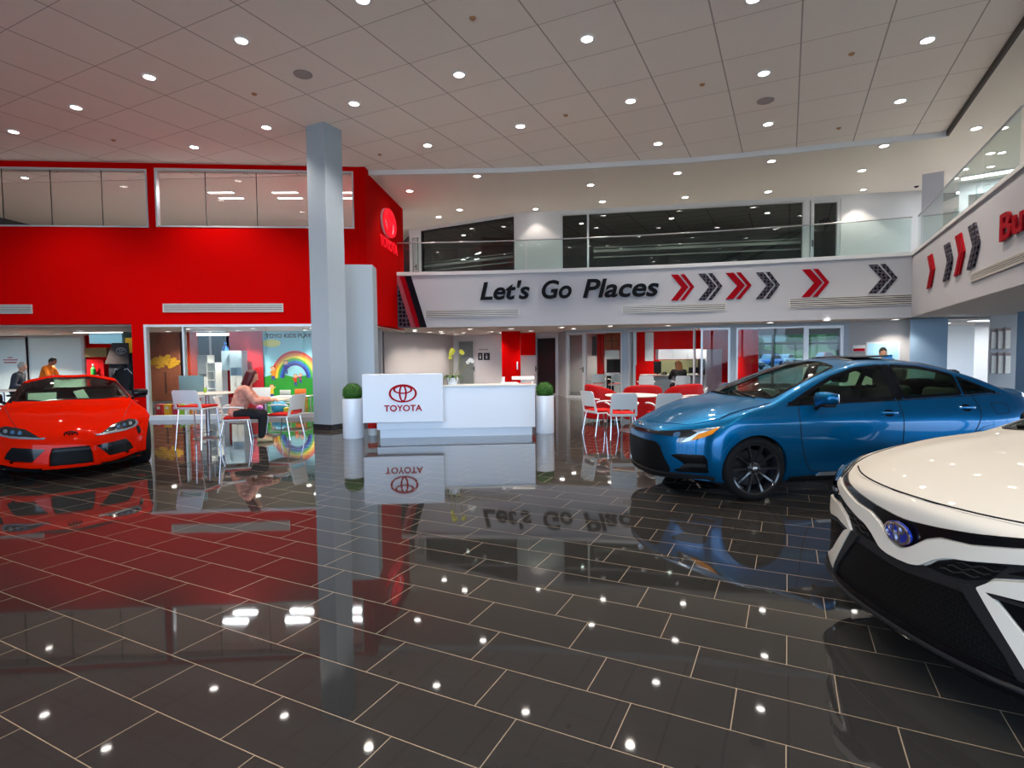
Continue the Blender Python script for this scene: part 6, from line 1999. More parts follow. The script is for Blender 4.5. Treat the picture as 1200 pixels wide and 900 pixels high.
text_obj('mural_lettering', 'TOYO KIDS PLAY', Matrix.Translation((gx(312.5), -.012, gzz(395.8))), mat('mural_lettering', s2l(52, 26, 44), rough=.7), 1, width=gx(366) - gx(312.5), height=gzz(391) - gzz(395.8), parent=t, bold=.02, extrude=.004)


def mural_child(x, z, s, shirt):
    c = empty('painted_child', (x, -.008, z), 0, t)
    mb = MB(); mb.sphere((0, 0, s * .82), s * .17, 12, (1, .08, 1)); mb.build('head', mat('mural_skin', s2l(236, 190, 150), rough=.6), c, smooth=180)
    mb = MB(); mb.sphere((0, .002, s * .90), s * .18, 12, (1.05, .06, .7)); mb.build('hair', mat('mural_hair', s2l(150, 60, 30), rough=.6), c, smooth=180)
    mb = MB(); mb.prism([(-s * .12, s * .3), (s * .12, s * .3), (s * .10, s * .66), (s * .3, s * .78), (s * .27, s * .84), (s * .05, s * .70), (-s * .1, s * .68), (-s * .28, s * .55), (-s * .25, s * .5), (-s * .1, s * .58)], 0, .006, XZ); mb.build('shirt', shirt, c, smooth=0)
    mb = MB(); mb.prism([(-s * .12, s * .32), (s * .12, s * .32), (s * .13, 0), (s * .04, 0), (0, s * .2), (-s * .04, 0), (-s * .13, 0)], 0, .004, XZ); mb.build('trousers', mat('mural_blue', s2l(60, 80, 150), rough=.6), c, smooth=0)


for px, py, s, c_ in ((320, 445, .42, (230, 150, 40)), (335, 438, .42, (70, 70, 160)), (346, 452, .36, (220, 60, 40)), (318, 466, .42, (240, 190, 50)), (352, 449, .3, (150, 60, 120))):
    mural_child(gx(px), gzz(py), s, mat('mural_shirt_%d' % px, s2l(*c_), rough=.6))


# play furniture
def shelf_unit(name, label, x0, x1, y0, y1, Y, m, rows, cols=1, dep=.35, doors=(), cat='shelf'):
    a = at(x0, y1, Y); b = at(x1, y0, Y); w, h = b.x - a.x, b.z - a.z
    t = thing(name, label, cat, ((a.x + b.x) / 2, Y, max(0, a.z)))
    th = .02
    mb = MB(); mb.box(-w / 2, w / 2, dep - .015, dep, 0, h).box(-w / 2, -w / 2 + th, 0, dep - .015, 0, h).box(w / 2 - th, w / 2, 0, dep - .015, 0, h).box(-w / 2 + th, w / 2 - th, 0, dep - .015, h - th, h).box(-w / 2 + th, w / 2 - th, 0, dep - .015, 0, th)
    mb.build('carcass', m, t, smooth=0)
    for k in range(1, rows):
        mb = MB(); mb.box(-w / 2 + th, w / 2 - th, .01, dep - .016, h * k / rows - th / 2, h * k / rows + th / 2); mb.build('shelf_board', m, t, smooth=0)
    for (c0, c1, z0, z1, dm) in doors:
        mb = MB(); mb.box(-w / 2 + c0 * w + .006, -w / 2 + c1 * w - .006, -.018, -.001, z0 * h + .006, z1 * h - .006, bev=.003); d = mb.build('door', dm, t, smooth=0)
        mb = MB(); mb.box(-w / 2 + c1 * w - .05, -w / 2 + c1 * w - .035, -.03, -.018, (z0 + z1) / 2 * h - .05, (z0 + z1) / 2 * h + .05); mb.build('door_knob', M_metal, d, smooth=0)
    return t


M_toyw = mat('toy_white', s2l(206, 210, 206), rough=.5); M_toyb = mat('toy_pale_blue', s2l(168, 196, 210), rough=.5); M_toyg = mat('toy_grey', s2l(120, 130, 134), rough=.5)
shelf_unit('play_kitchen', 'grey and white play kitchen unit behind the tall round table', 233, 243, 416, 466, 16.6, M_toyw, 3, dep=.4, doors=((0, 1, .55, 1, M_toyg), (0, 1, .0, .5, M_toyw)), cat='toy kitchen')
shelf_unit('toy_shelf', 'narrow white toy shelf beside the play kitchen', 243.5, 252.5, 425, 466, 16.5, M_toyw, 4, dep=.35)
shelf_unit('wall_cupboard', 'pale blue wall cupboard holding a blue toy in the play room', 260, 271, 411, 434, 16.9, M_toyb, 2, dep=.3, doors=((0, 1, 0, 1, M_toyb),), cat='cupboard')
shelf_unit('toy_cupboard', 'tall white and blue cupboard left of the red panels', 270.5, 283, 411, 461, 16.8, M_toyb, 3, dep=.35, doors=((0, .5, 0, .42, M_toyw), (.5, 1, 0, .42, M_toyw), (0, 1, .6, 1, M_toyb)), cat='cupboard')
p = at(264, 411, 17.0)
t = thing('toy_figure', 'blue toy standing on the pale blue wall cupboard', 'toy', p)
mb = MB(); mb.lathe([(0, 0), (.1, 0), (.09, .1), (.04, .17), (0, .2)], 14); mb.build('body', mat('toy_blue', s2l(40, 110, 190), rough=.4), t); mb = MB(); mb.sphere((0, 0, .23), .05, 12); mb.build('head', mat('toy_blue', s2l(40, 110, 190)), t, smooth=180)
for px, c_, lb in ((180.5, (196, 30, 50), 'red toy bin with white label, leftmost below the play room window'), (190.5, (236, 190, 30), 'yellow toy bin between the two red bins'), (200, (190, 24, 70), 'crimson toy bin right of the yellow bin'), (208.5, (150, 200, 40), 'lime green toy bin right of the crimson bin'), (217, (214, 130, 40), 'orange toy bin behind the leg of the counter stool')):
    p = gz(px, 488.3); t = thing('toy_bin', lb, 'toy bin', (p.x, p.y + .30, .0), 0, 'coloured toy bins along the window')
    m = mat('bin_%d' % int(px), s2l(*c_), rough=.45)
    b = bmesh.new(); bmesh.ops.create_cube(b, size=1)
    for v in b.verts: v.co = Vector((v.co.x * (.17 if v.co.z > 0 else .145), v.co.y * .2, (v.co.z + .5) * .29))
    mb = MB(); mb.add(b); mb.build('tub', m, t, smooth=0)
    mb = MB(); mb.box(-.09, .09, -.11, .11, .285, .305, bev=.006); mb.build('rim', m, t)
    mb = MB(); mb.box(-.04, .04, -.106, -.1, .18, .25); mb.build('label_card', M_plastic, t)
p = gz(324, 494)
for px, Y, r, c_, lb in ((325.5, 14.9, .20, (60, 170, 214), 'sky blue ball on the play room floor below the mural'), (303, 15.1, .12, (140, 50, 140), 'small purple ball behind the low round table')):
    q = ray(px, 415); k = Y / q.y
    t = thing('play_ball', lb, 'ball', (q.x * k, Y, 0)); mb = MB(); mb.sphere((0, 0, r), r, 24); mb.build('shell', mat('ball_%d' % px, s2l(*c_), rough=.35), t, smooth=180)
    mb = MB(); mb.lathe([(0, 2 * r + .002), (.03, 2 * r - .001)], 12); mb.build('valve_patch', M_plastic, t, smooth=60)


def kid_chair(label, px, Y, face, m):
    t = thing('kids_chair', label, 'chair', (0, 0, 0), 0, 'small chairs in the play room')
    mb = MB(); mb.box(-.16, .16, -.15, .15, .27, .30, bev=.008); mb.build('seat', m, t)
    mb = MB(); mb.box(-.16, .16, -.165, -.145, .44, .60, bev=.008); mb.build('backrest', m, t)
    for sx in (-1, 1):
        for sy in (-1, 1):
            mb = MB(); mb.cyl((sx * .14, sy * .135, 0), (sx * .14, sy * .135, .60 if sy < 0 else .27), .014, n=8); mb.build('leg', m, t)
    put(t, px, Y, face)


kid_chair('small white play room chair facing the mural', 336, 16.2, (.1, 1), M_toyw)
kid_chair('small orange play room chair under the mural rainbow', 352, 16.7, (-.2, 1), mat('toy_orange', s2l(220, 110, 40), rough=.5))
t = thing('kids_table', 'low white play table in front of the mural', 'table', (0, 0, 0)); put(t, 340, 15.3, (0, 1))
mb = MB(); mb.box(-.5, .5, -.3, .3, .44, .47, bev=.01); mb.build('tabletop', M_toyw, t)
for sx in (-1, 1):
    for sy in (-1, 1):
        mb = MB(); mb.cyl((sx * .44, sy * .25, 0), (sx * .44, sy * .25, .44), .02, n=10); mb.build('leg', M_toyw, t)
for px, py, c_, lb in ((336.5, 480, (214, 190, 60), 'yellow toy crate under the play table'), (347, 478, (200, 60, 60), 'red toy crate beside the yellow crate')):
    q = ray(px, 415); Y = 14.75; k = Y / q.y
    box_thing('toy_crate', lb, 'toy bin', (q.x * k, Y, 0), .2, .2, .2, mat('crate_%d' % int(px), s2l(*c_), rough=.5), part='box')

# ================================================================ left waiting room (through the opening)
YL = 19.0
M_board = mat('white_glass_wall', s2l(204, 222, 224), rough=.35)
panel_wall('wall_waiting_back', (-18, 19.2), (-11.8, 19.2), 0, zo, M_red, th=.1)
for x0, x1, lb in ((-40, 29.5, 'white glass wall panel with small red lettering behind the grey haired person'), (38, 95, 'white glass wall panel behind the person in orange')):
    t, w, h = wall_panel('glass_wall_panel', lb, 'wall panel', x0, x1, 396 if x0 > 0 else 398, 475, YL, M_board, th=.06)
    mb = MB(); mb.box(-w / 2 - .1, -w / 2, -.02, .06, 0, h + .1).box(w / 2, w / 2 + .1, -.02, .06, 0, h + .1).box(-w / 2, w / 2, -.02, .06, h, h + .1); mb.build('frame', M_frame, t)
    if x0 < 0:
        for k, (tx, yy) in enumerate((('OUR', 419), ('PEOPLE AND', 422.5), ('SERVICE', 425.5))):
            pass
        for k, (xa, xb, yy) in enumerate(((9, 15, 418.5), (4, 21, 421.2), (5, 20, 424.2))):
            mb = MB(); A = at(xa, yy, YL) - Vector(t.location); B = at(xb, yy + 1.2, YL) - Vector(t.location)
            n_ = 3 + 4 * (k > 0)
            for q in range(n_):
                u0 = A.x + (B.x - A.x) * q / n_; u1 = A.x + (B.x - A.x) * (q + .72) / n_
                mb.box(u0, u1, -.006, 0, min(A.z, B.z), max(A.z, B.z))
            mb.build('red_lettering', M_logo_red, t, smooth=0)
t = thing('display_stand', 'tall black display stand with an oval badge behind the red coupe', 'display', (0, 0, 0)); put(t, 139, 16.6, (0, 1))
mb = MB(); mb.box(-.30, .36, -.02, .4, 0, 1.72); mb.build('case', M_dark, t)
mb = MB(); mb.prism([(-.36, 1.4), (.36, 1.4), (.36, 2.02), (-.12, 2.02)], 0, .03, Matrix.Translation((0, -.06, 0)) @ XZ); mb.build('header_board', mat('header_black', s2l(46, 38, 38), rough=.5), t)
emblem_obj('header_badge', Matrix.Translation((.14, -.092, 1.79)), .3, .006, mat('badge_grey', s2l(130, 130, 134), rough=.4), t)
t = thing('ceiling_baffle', 'pale blue hanging ceiling box with dark edge above the display stand', 'ceiling panel', (0, 0, 0)); q = at(126, 395, 17.4); t.location = (q.x, 17.4, q.z)
mb = MB(); mb.box(-.5, .52, -.1, 2.0, -.2, .12); mb.build('box', mat('pale_blue_paint', s2l(150, 205, 222), rough=.5), t)
mb = MB(); mb.box(-.9, .75, -.5, 2.0, .13, .24); mb.build('dark_edge', M_dark, t)
mb = MB(); mb.box(-.75, .7, -.4, -.3, .118, .13); mb.build('light_strip', M_tube, t)
t = thing('service_counter', 'red service counter with yellow top fascia left of the display stand', 'counter', (0, 0, 0)); put(t, 111, 18.3, (0, 1))
mb = MB(); mb.box(-.28, .28, 0, .5, 0, 1.55); mb.build('front', M_kred, t)
mb = MB(); mb.box(-.3, .42, -.05, .5, 1.62, 1.92); mb.build('fascia', mat('fascia_olive', s2l(110, 96, 60), rough=.6), t)
mb = MB(); mb.box(-.3, .1, -.08, .02, .98, 1.03); mb.build('shelf', M_plastic, t)
t = thing('detergent_bottle', 'green bottle with white cap on the red service counter shelf', 'bottle', (0, 0, 0)); q = ray(109, 415); k = 18.18 / q.y; t.location = (q.x * k, 18.16, 1.031)
mb = MB(); mb.lathe([(0, 0), (.07, 0), (.075, .02), (.075, .2), (.03, .27), (.03, .3), (0, .3)], 14); mb.build('body', mat('bottle_green', s2l(50, 150, 60), rough=.35), t); mb = MB(); mb.cyl((0, 0, .3), (0, 0, .36), .03, n=12); mb.build('cap', M_plastic, t)
t = thing('merchandise_rack', 'yellow and red goods rack at the right edge of the opening', 'rack', (0, 0, 0)); put(t, 153, 17.4, (0, 1))
mb = MB(); mb.box(-.12, .3, 0, .4, 0, 1.5); mb.build('case', M_kred, t); mb = MB(); mb.box(-.12, .3, -.04, .4, 1.5, 2.2); mb.build('sign_board', mat('rack_yellow', s2l(226, 170, 30), rough=.5), t)
mb = MB(); mb.box(-.16, -.06, -.06, .0, .9, 1.7); mb.build('upright', mat('rack_white', s2l(220, 210, 195), rough=.5), t)


def jacket(label, px, Y, face, m):
    t = thing('jacket_form', label, 'jacket on stand', (0, 0, 0))
    mb = MB(); mb.cyl((0, 0, 0), (0, 0, .7), .02, n=10).lathe([(0, 0), (.18, 0), (.18, .015), (0, .02)], 20); mb.build('stand', M_chrome, t)
    b = MB()
    def torso(u, v):
        a = 2 * PI * u; z = .68 + .62 * v
        rx = .19 + .05 * math.sin(v * PI * .9) + .03 * v - (.14 * max(0, v - .86) / .14); ry = .12 - .02 * v - (.05 * max(0, v - .86) / .14)
        return Vector((rx * math.cos(a), ry * math.sin(a), z))
    b.grid(torso, 20, 14, closed_u=True)
    for sx in (-1, 1): b.tube(spline([(sx * .2, 0, 1.22), (sx * .28, .0, 1.1), (sx * .31, -.02, .9), (sx * .3, -.06, .72)], 5), [.075, .075, .075, .074, .073, .072, .07, .068, .066, .064, .062, .06, .058, .056, .055, .055], 10)
    b.build('jacket_body', m, t, smooth=60)
    for sx in (-1, 1):
        mb = MB(); mb.tube([(sx * .10, -.125, 1.25), (sx * .17, -.1, 1.28), (sx * .27, -.06, 1.14), (sx * .335, -.05, .9)], .012, 6); mb.build('white_piping', M_plastic, t, smooth=40)
    mb = MB(); mb.lathe([(.07, 1.28), (.08, 1.36), (.06, 1.38)], 16); mb.build('collar', m, t, smooth=40)
    put(t, px, Y, face)


jacket('black jacket with white piping on a chrome form behind the red coupe', 145, 15.2, (.1, 1), mat('black_jacket', (.008, .008, .009), rough=.7))

t = thing('waiting_table', 'pale table at the left frame edge in front of the grey haired person', 'table', (0, 0, 0)); put(t, 2, 13.0, (0, 1))
mb = MB(); mb.box(-.5, .32, -.35, .35, .80, .83, bev=.005); mb.build('tabletop', M_plastic, t)
for sx in (-.42, .25):
    for sy in (-.28, .28):
        mb = MB(); mb.cyl((sx, sy, 0), (sx, sy, .80), .022, n=10); mb.build('leg', M_metal, t)

# ================================================================ offices behind the storefront
def cabinet(name, label, x0, x1, y0, y1, Y, m, dep=.4, doors=2, cat='cabinet', handles=True, rz=0):
    a = at(x0, y1, Y); b = at(x1, y0, Y); w, h = b.x - a.x, b.z - a.z
    t = thing(name, label, cat, ((a.x + b.x) / 2, Y, max(0, a.z)), rz)
    mb = MB(); mb.box(-w / 2, w / 2, 0, dep, 0, h); mb.build('carcass', m, t, smooth=0)
    for k in range(doors):
        mb = MB(); mb.box(-w / 2 + w * k / doors + .005, -w / 2 + w * (k + 1) / doors - .005, -.02, -.001, .01, h - .01, bev=.003); d = mb.build('door', m, t, smooth=0)
        if handles:
            xx = -w / 2 + w * (k + (.88 if k % 2 == 0 else .12)) / doors
            mb = MB(); mb.box(xx - .008, xx + .008, -.04, -.02, h * .5 - .07, h * .5 + .07); mb.build('door_handle', M_metal, d, smooth=0)
    return t


M_cab = mat('office_cabinet', s2l(188, 192, 200), rough=.45)
cabinet('wall_cabinet', 'long white overhead cabinet above the cream splashback', 771, 823, 409, 421.5, 19.6, M_cab, doors=3, dep=.35, handles=False)
cabinet('tall_cabinet', 'tall pale grey cupboard against the red office wall', 827.5, 846, 409.5, 459, 19.0, M_cab, doors=2, dep=.5)
t, w, h = wall_panel('splashback', 'cream splashback panel above the office counter', 'wall panel', 773, 825, 421.5, 441, 19.98, mat('cream_panel', s2l(226, 222, 160), rough=.5))
t = cabinet('office_counter', 'grey office counter under the cream splashback', 756, 824, 441, 466, 19.3, mat('counter_grey', s2l(150, 158, 166), rough=.5), doors=4, dep=.6, cat='counter')
zc0 = at(790, 441, 19.3).z
mb = MB(); mb.box(-1.05, .99, -.05, .62, zc0 + .001, zc0 + .035, bev=.004); mb.build('worktop', M_plastic, t)


def monitor(label, px, Y, z, w, h, face=(0, -1), m=M_black):
    t = thing('computer_monitor', label, 'monitor', (0, 0, 0)); put(t, px, Y, face, z=z)
    mb = MB(); mb.box(-w / 2, w / 2, -.015, .015, .07, .07 + h, bev=.006); mb.build('display', m, t)
    mb = MB(); mb.box(-.09, .09, -.07, .07, 0, .012).box(-.02, .02, -.01, .01, .01, .1); mb.build('stand', m, t)
    return t


monitor('black monitor at the left end of the office counter', 770.5, 19.4, zc0 + .036, .26, .42)
monitor('low black monitor right of the dark haired office worker', 813, 19.4, zc0 + .036, .34, .2)
t = thing('desk_phone', 'dark desk phone on the office counter beside the monitor', 'telephone', (0, 0, 0)); put(t, 778, 19.42, (0, -1), z=zc0 + .042)
mb = MB(); mb.prism([(-.09, 0), (.09, 0), (.09, .03), (-.09, .07)], -.1, .1, Matrix.Rotation(R(90), 4, 'X')); mb.build('base', M_black, t); mb = MB(); mb.tube([(-.07, .06, .09), (0, .07, .1), (.07, .06, .07)], .02, 8); mb.build('handset', M_black, t)
box_thing('wall_niche', 'dark appliance in the gap beside the tall cupboard', 'appliance', (at(822.5, 437, 19.2).x, 19.25, zc0 + .05), .13, .35, .55, M_dark, part='body')
for px0, px1, y0, y1, Y, lb in ((738.5, 746, 389, 428, 18.9, 'tall pale board inside the office, leftmost behind the glass'), (756, 766, 389, 423, 19.8, 'pale hanging board left of the overhead cabinet')):
    wall_panel('pale_board', lb, 'board', px0, px1, y0, y1, Y, mat('pale_board', s2l(196, 202, 204), rough=.5))
oc = C_(); put(oc, 797, 17.9, (.0, 1), 'white chair under the office worker with long brown hair', 'white chairs in the offices')
put(C_(), 757, 18.2, (.2, 1), 'white chair behind the office glass left of the counter', 'white chairs in the offices')
# meeting office
put(C_(), 700, 20.3, (.05, 1), 'left one of two white chairs in the office behind the glazed door', 'white chairs in the offices')
put(C_(), 721.5, 20.3, (-.05, 1), 'right one of two white chairs in the office behind the glazed door', 'white chairs in the offices')
t = thing('red_curtain', 'red curtain strip hanging in the office behind the glazed door', 'curtain', (0, 0, 0)); put(t, 704, 22.0, (0, 1))
mb = MB(); mb.grid(lambda u, v: Vector((-.15 + .3 * u, .03 * math.sin(u * 14), .6 + 1.75 * v)), 24, 6); o = mb.build('fabric', M_redfab, t, smooth=180)
mb = MB(); mb.cyl((-.2, 0, 2.36), (.2, 0, 2.36), .015, n=8); mb.build('rod', M_metal, t)
cabinet('sideboard', 'white sideboard carrying the black screen in the office behind the glazed door', 710, 729, 437.5, 462, 21.6, M_cab, doors=2, dep=.4, cat='sideboard', handles=False)
t, w, h = wall_panel('wall_screen', 'black wall screen above the sideboard', 'screen', 711, 727.5, 421, 436.5, 21.55, M_black); mb = MB(); mb.box(-w / 2 - .01, w / 2 + .01, -.012, -.001, h - .03, h); mb.build('bezel', M_dark, t)
t, w, h = wall_panel('wall_board', 'white board between the screen and the rear office window', 'board', 709, 728, 410.5, 420.5, 21.6, M_plastic)
t, w, h = wall_panel('poster', 'rear office window with its orange and red view painted on a panel', 'poster', 709, 728, 390, 410, 21.7, mat('window_view_orange', s2l(150, 74, 40), rough=.5, noise=.5, nscale=8))  # flat print standing in for the rear window and its view
mb = MB(); mb.box(-w * .1, -w * .06, -.01, 0, 0, h).box(-w / 2, w / 2, -.01, 0, h * .5, h * .53); mb.build('bars', M_dark, t)
box_thing('waste_bin', 'black waste bin between the two office chairs', 'bin', (at(715, 450, 20.9).x, 20.9, 0), .24, .24, .75, M_black, part='bucket')

# poster at the right and price boards
t, w, h = wall_panel('framed_poster', 'framed blue poster above the blue car roof', 'poster', 1028, 1063, 400, 423, 15.1, M_frame)
t.rotation_euler = (0, 0, math.atan2(SD[1] - SC_[1], SD[0] - SC_[0])); t.location.y = SC_[1] + (SD[1] - SC_[1]) * (t.location.x - SC_[0]) / (SD[0] - SC_[0]) - .05
mb = MB(); mb.box(-w / 2 + .04, w / 2 - .04, -.01, 0, .04, h - .04); mb.build('print', mat('poster_blue', s2l(150, 200, 224), rough=.3, noise=.25, nscale=5), t)
t, w, h = wall_panel('notice', 'small notice with a red lower half left of the framed poster', 'notice', 1010, 1023, 404, 412, 15.35, M_plastic)
t.rotation_euler = (0, 0, math.atan2(SD[1] - SC_[1], SD[0] - SC_[0])); t.location.y = SC_[1] + (SD[1] - SC_[1]) * (t.location.x - SC_[0]) / (SD[0] - SC_[0]) - .04
mb = MB(); mb.box(-w / 2 + .01, w / 2 - .01, -.006, 0, .01, h * .5); mb.build('red_print', M_logo_red, t)
M_rack_a, M_rack_b = mat('rack_sheet', s2l(232, 226, 216), rough=.6, noise=.15, nscale=12), mat('rack_sheet_dark', s2l(150, 128, 122), rough=.6)
ya, yb_ = (at(1160, 400, 13.85), at(1186, 400, 13.65))
rowname = ('upper', 'lower'); colname = ('left', 'middle', 'right')
for r_ in range(2):
    for c_ in range(3):
        x0 = 1161 + c_ * 8.2; y0, y1 = ((385.5, 409), (413, 438))[r_]
        y0 -= c_ * 1.2 * (1 - r_)
        t, w, h = wall_panel('price_board', f'{colname[c_]} framed notice in the {rowname[r_]} row on the white wall right of the blue car', 'notice board', x0, x0 + 7.6, y0, y1, 13.80 - .006 * (x0 - 1161) - .03, mat('board_frame', s2l(176, 170, 168), rough=.5), th=.02)
        mb = MB(); mb.box(-w / 2 + .012, w / 2 - .012, -.006, 0, .012, h * .84); mb.build('sheet', M_rack_a, t); mb = MB(); mb.box(-w / 2 + .012, w / 2 - .012, -.006, 0, h * .86, h - .012); mb.build('heading', M_rack_b, t)
# rest room signs on the pale wall
for x0, x1, lb in ((560.5, 565.5, 'left one of two dark rest room pictogram plates'), (567, 574, 'right one of two dark rest room pictogram plates')):
    a, b = W1, W2; s0, z0 = fb(x0, 422); s1, z1 = fb(x1, 413.5); Mx, L = wall_frame(a, b)
    t = thing('restroom_sign', lb, 'sign', Mx @ Vector(((s0 + s1) / 2, -.012, z0)), math.atan2(b[1] - a[1], b[0] - a[0]), 'rest room pictogram plates')
    mb = MB(); mb.box(-(s1 - s0) / 2, (s1 - s0) / 2, -.004, .01, 0, z1 - z0, bev=.003); mb.build('plate', M_dark, t)
    mb = MB(); mb.sphere((0, -.006, (z1 - z0) * .72), .025, 10, (1, .2, 1)).box(-.035, .035, -.008, -.004, (z1 - z0) * .2, (z1 - z0) * .58); mb.build('pictogram', M_frame, t)
s0, z0 = fb(561.5, 410.4); s1, z1 = fb(572, 408.8)
t = thing('wall_lettering', 'small dark lettering above the rest room plates', 'lettering', Mx @ Vector((s0, -.012, z0)), math.atan2(b[1] - a[1], b[0] - a[0]))
text_obj('restroom_lettering', 'RESTROOMS', Matrix.Identity(4), M_dark, 1, width=s1 - s0, height=z1 - z0, parent=t, extrude=.003)

# rear gallery furniture: pale table and chairs behind the upper glass
t = thing('gallery_table', 'pale table behind the upper gallery glass', 'table', (0, 0, 0)); put(t, 902, 18.6, (0, 1), z=ZK - .2)
mb = MB(); mb.box(-.6, .6, -.35, .35, .70, .73, bev=.004); mb.build('tabletop', M_plastic, t)
for sx in (-.5, .5): mb = MB(); mb.cyl((sx, 0, 0), (sx, 0, .70), .03, n=10); mb.build('leg', M_metal, t)
gc = C_(); put(gc, 936, 18.6, (-1, .2), 'white chair at the right of the gallery table', 'white chairs upstairs', z=ZK - .2)
gc = C_(); put(gc, 868, 18.8, (1, .2), 'white chair at the left of the gallery table', 'white chairs upstairs', z=ZK - .2)
# ================================================================ people
def remesh(mb, voxel, smooth=2):
    me = bpy.data.meshes.new('t'); bmesh.ops.recalc_face_normals(mb.bm, faces=mb.bm.faces); mb.bm.to_mesh(me); mb.bm.free()
    o = bpy.data.objects.new('t', me); COL.objects.link(o)
    m = o.modifiers.new('r', 'REMESH'); m.mode = 'VOXEL'; m.voxel_size = voxel
    if smooth:
        s = o.modifiers.new('s', 'SMOOTH'); s.factor = .5; s.iterations = smooth
    dg = bpy.context.evaluated_depsgraph_get(); dg.update()
    r = bpy.data.meshes.new_from_object(o.evaluated_get(dg))
    bpy.data.objects.remove(o); bpy.data.meshes.remove(me)
    return r


def limb(mb, pts, rad, n=12):
    for i in range(len(pts) - 1):
        a, b = Vector(pts[i]), Vector(pts[i + 1])
        if (b - a).length > 1e-4: mb.cyl(a, b, rad[i], rad[i + 1], n=n)
    for p, r in zip(pts, rad): mb.sphere(Vector(p), r, n)


def person(label, loc, rz, J, cloth, skin, hairc, hair='short', voxel=.011):
    """J: joint positions in metres, figure facing +y"""
    t = thing('person', label, 'person', loc, rz)
    V = {k: Vector(v) for k, v in J.items()}
    body = MB()
    hd, nk, ch, pl = V['head'], V['neck'], V['chest'], V['pelvis']
    fwd = V.get('look', Vector((0, 1, 0))).normalized(); up = (hd - nk).normalized(); rtv = fwd.cross(up).normalized()
    Mh = Matrix(((rtv.x, fwd.x, up.x, hd.x), (rtv.y, fwd.y, up.y, hd.y), (rtv.z, fwd.z, up.z, hd.z), (0, 0, 0, 1)))
    body.sphere((0, -.005, .015), .1, 18, (.76, .95, 1.12), Mh)
    body.sphere((0, .03, -.055), .06, 14, (.85, .9, .95), Mh)          # jaw
    body.cyl(Mh @ Vector((0, .085, .02)), Mh @ Vector((0, .112, -.012)), .008, .016, n=8)   # nose
    body.sphere((0, .088, -.048), .02, 10, (1.2, .4, .35), Mh)         # lips
    for s_ in (-1, 1):
        body.sphere((s_ * .078, -.01, .0), .028, 10, (.35, .7, 1.1), Mh)   # ears
        body.sphere((s_ * .032, .082, .032), .016, 8, (1.2, .4, .5), Mh)   # brows
    limb(body, [nk - up * .03, hd - up * .06], [.056, .052])
    # trunk
    limb(body, [pl, pl.lerp(ch, .5), ch], [.135, .125, .14])
    for s_ in (-1, 1):
        body.sphere(pl.lerp(V['hip' + 'LR'[s_ > 0]], .6), .12, 12)
        body.sphere(ch.lerp(V['sh' + 'LR'[s_ > 0]], .55), .105, 12)
    limb(body, [ch, nk], [.11, .06])
    for q in 'LR':
        limb(body, [V['sh' + q], V['el' + q], V['wr' + q]], [.056, .042, .028])
        # hand: palm, four unequal bent fingers, thumb from the side
        d = (V['wr' + q] - V['el' + q]).normalized(); pn = Vector((0, 0, -1)); pn = (pn - d * pn.dot(d)).normalized(); sd = d.cross(pn) * (1 if q == 'L' else -1)
        w = V['wr' + q]
        limb(body, [w, w + d * .045, w + d * .085], [.026, .03, .03], 8)
        for k, (o, L) in enumerate(((-.027, .068), (-.009, .078), (.009, .073), (.027, .055))):
            b0 = w + d * .085 + sd * o
            body.tube([b0, b0 + d * L * .5 + pn * .008, b0 + d * L * .8 + pn * L * .35, b0 + d * L * .85 + pn * L * .62], [.0095, .0085, .008, .007], 6)
        th0 = w + d * .03 - sd * .025
        body.tube([th0, th0 - sd * .022 + d * .03, th0 - sd * .026 + d * .062 + pn * .012], [.013, .0105, .009], 6)
        if 'kn' + q in V:
            limb(body, [V['hip' + q], V['kn' + q], V['an' + q]], [.088, .058, .04])
            limb(body, [V['an' + q], V['toe' + q]], [.04, .032])
    me = remesh(body, voxel); link_mesh('body', me, skin, t, 180)
    # shirt
    m1 = cloth['shirt']; g_ = .014
    sh = MB()
    limb(sh, [pl, pl.lerp(ch, .5), ch], [.135 + g_, .13 + g_, .145 + g_])
    for q in 'LR':
        sh.sphere(pl.lerp(V['hip' + q], .6), .122 + g_, 12); sh.sphere(ch.lerp(V['sh' + q], .55), .107 + g_, 12)
        e_ = V['sh' + q].lerp(V['el' + q], .75) if cloth.get('short') else V['el' + q]
        pts, rd = [V['sh' + q], e_], [.062 + g_, .05 + g_]
        if not cloth.get('short'): pts.append(V['el' + q].lerp(V['wr' + q], .88)); rd.append(.033 + g_)
        limb(sh, pts, rd)
    limb(sh, [ch, ch.lerp(nk, .8)], [.12 + g_, .066 + g_])
    me = remesh(sh, voxel * 1.2); link_mesh('shirt', me, m1, t, 180)
    if 'knL' in V:
        tr = MB()
        for q in 'LR':
            limb(tr, [pl.lerp(V['hip' + q], .7), V['hip' + q], V['kn' + q], V['kn' + q].lerp(V['an' + q], .9)], [.125, .105, .074, .058])
        me = remesh(tr, voxel * 1.2); link_mesh('trousers', me, cloth['trousers'], t, 180)
        for q in 'LR':
            f_ = MB(); a, b = V['an' + q], V['toe' + q]; d = Vector((b.x - a.x, b.y - a.y, 0)).normalized()
            limb(f_, [Vector((a.x, a.y, .045)) - d * .04, Vector((a.x, a.y, .04)) + d * .06, Vector((b.x, b.y, .032)) + d * .03], [.045, .045, .032])
            me = remesh(f_, .008); link_mesh('shoe', me, cloth['shoes'], t, 180)
    # hair
    h = MB()
    h.sphere((0, -.022, .035), .104, 18, (.82, .92, 1.06), Mh)
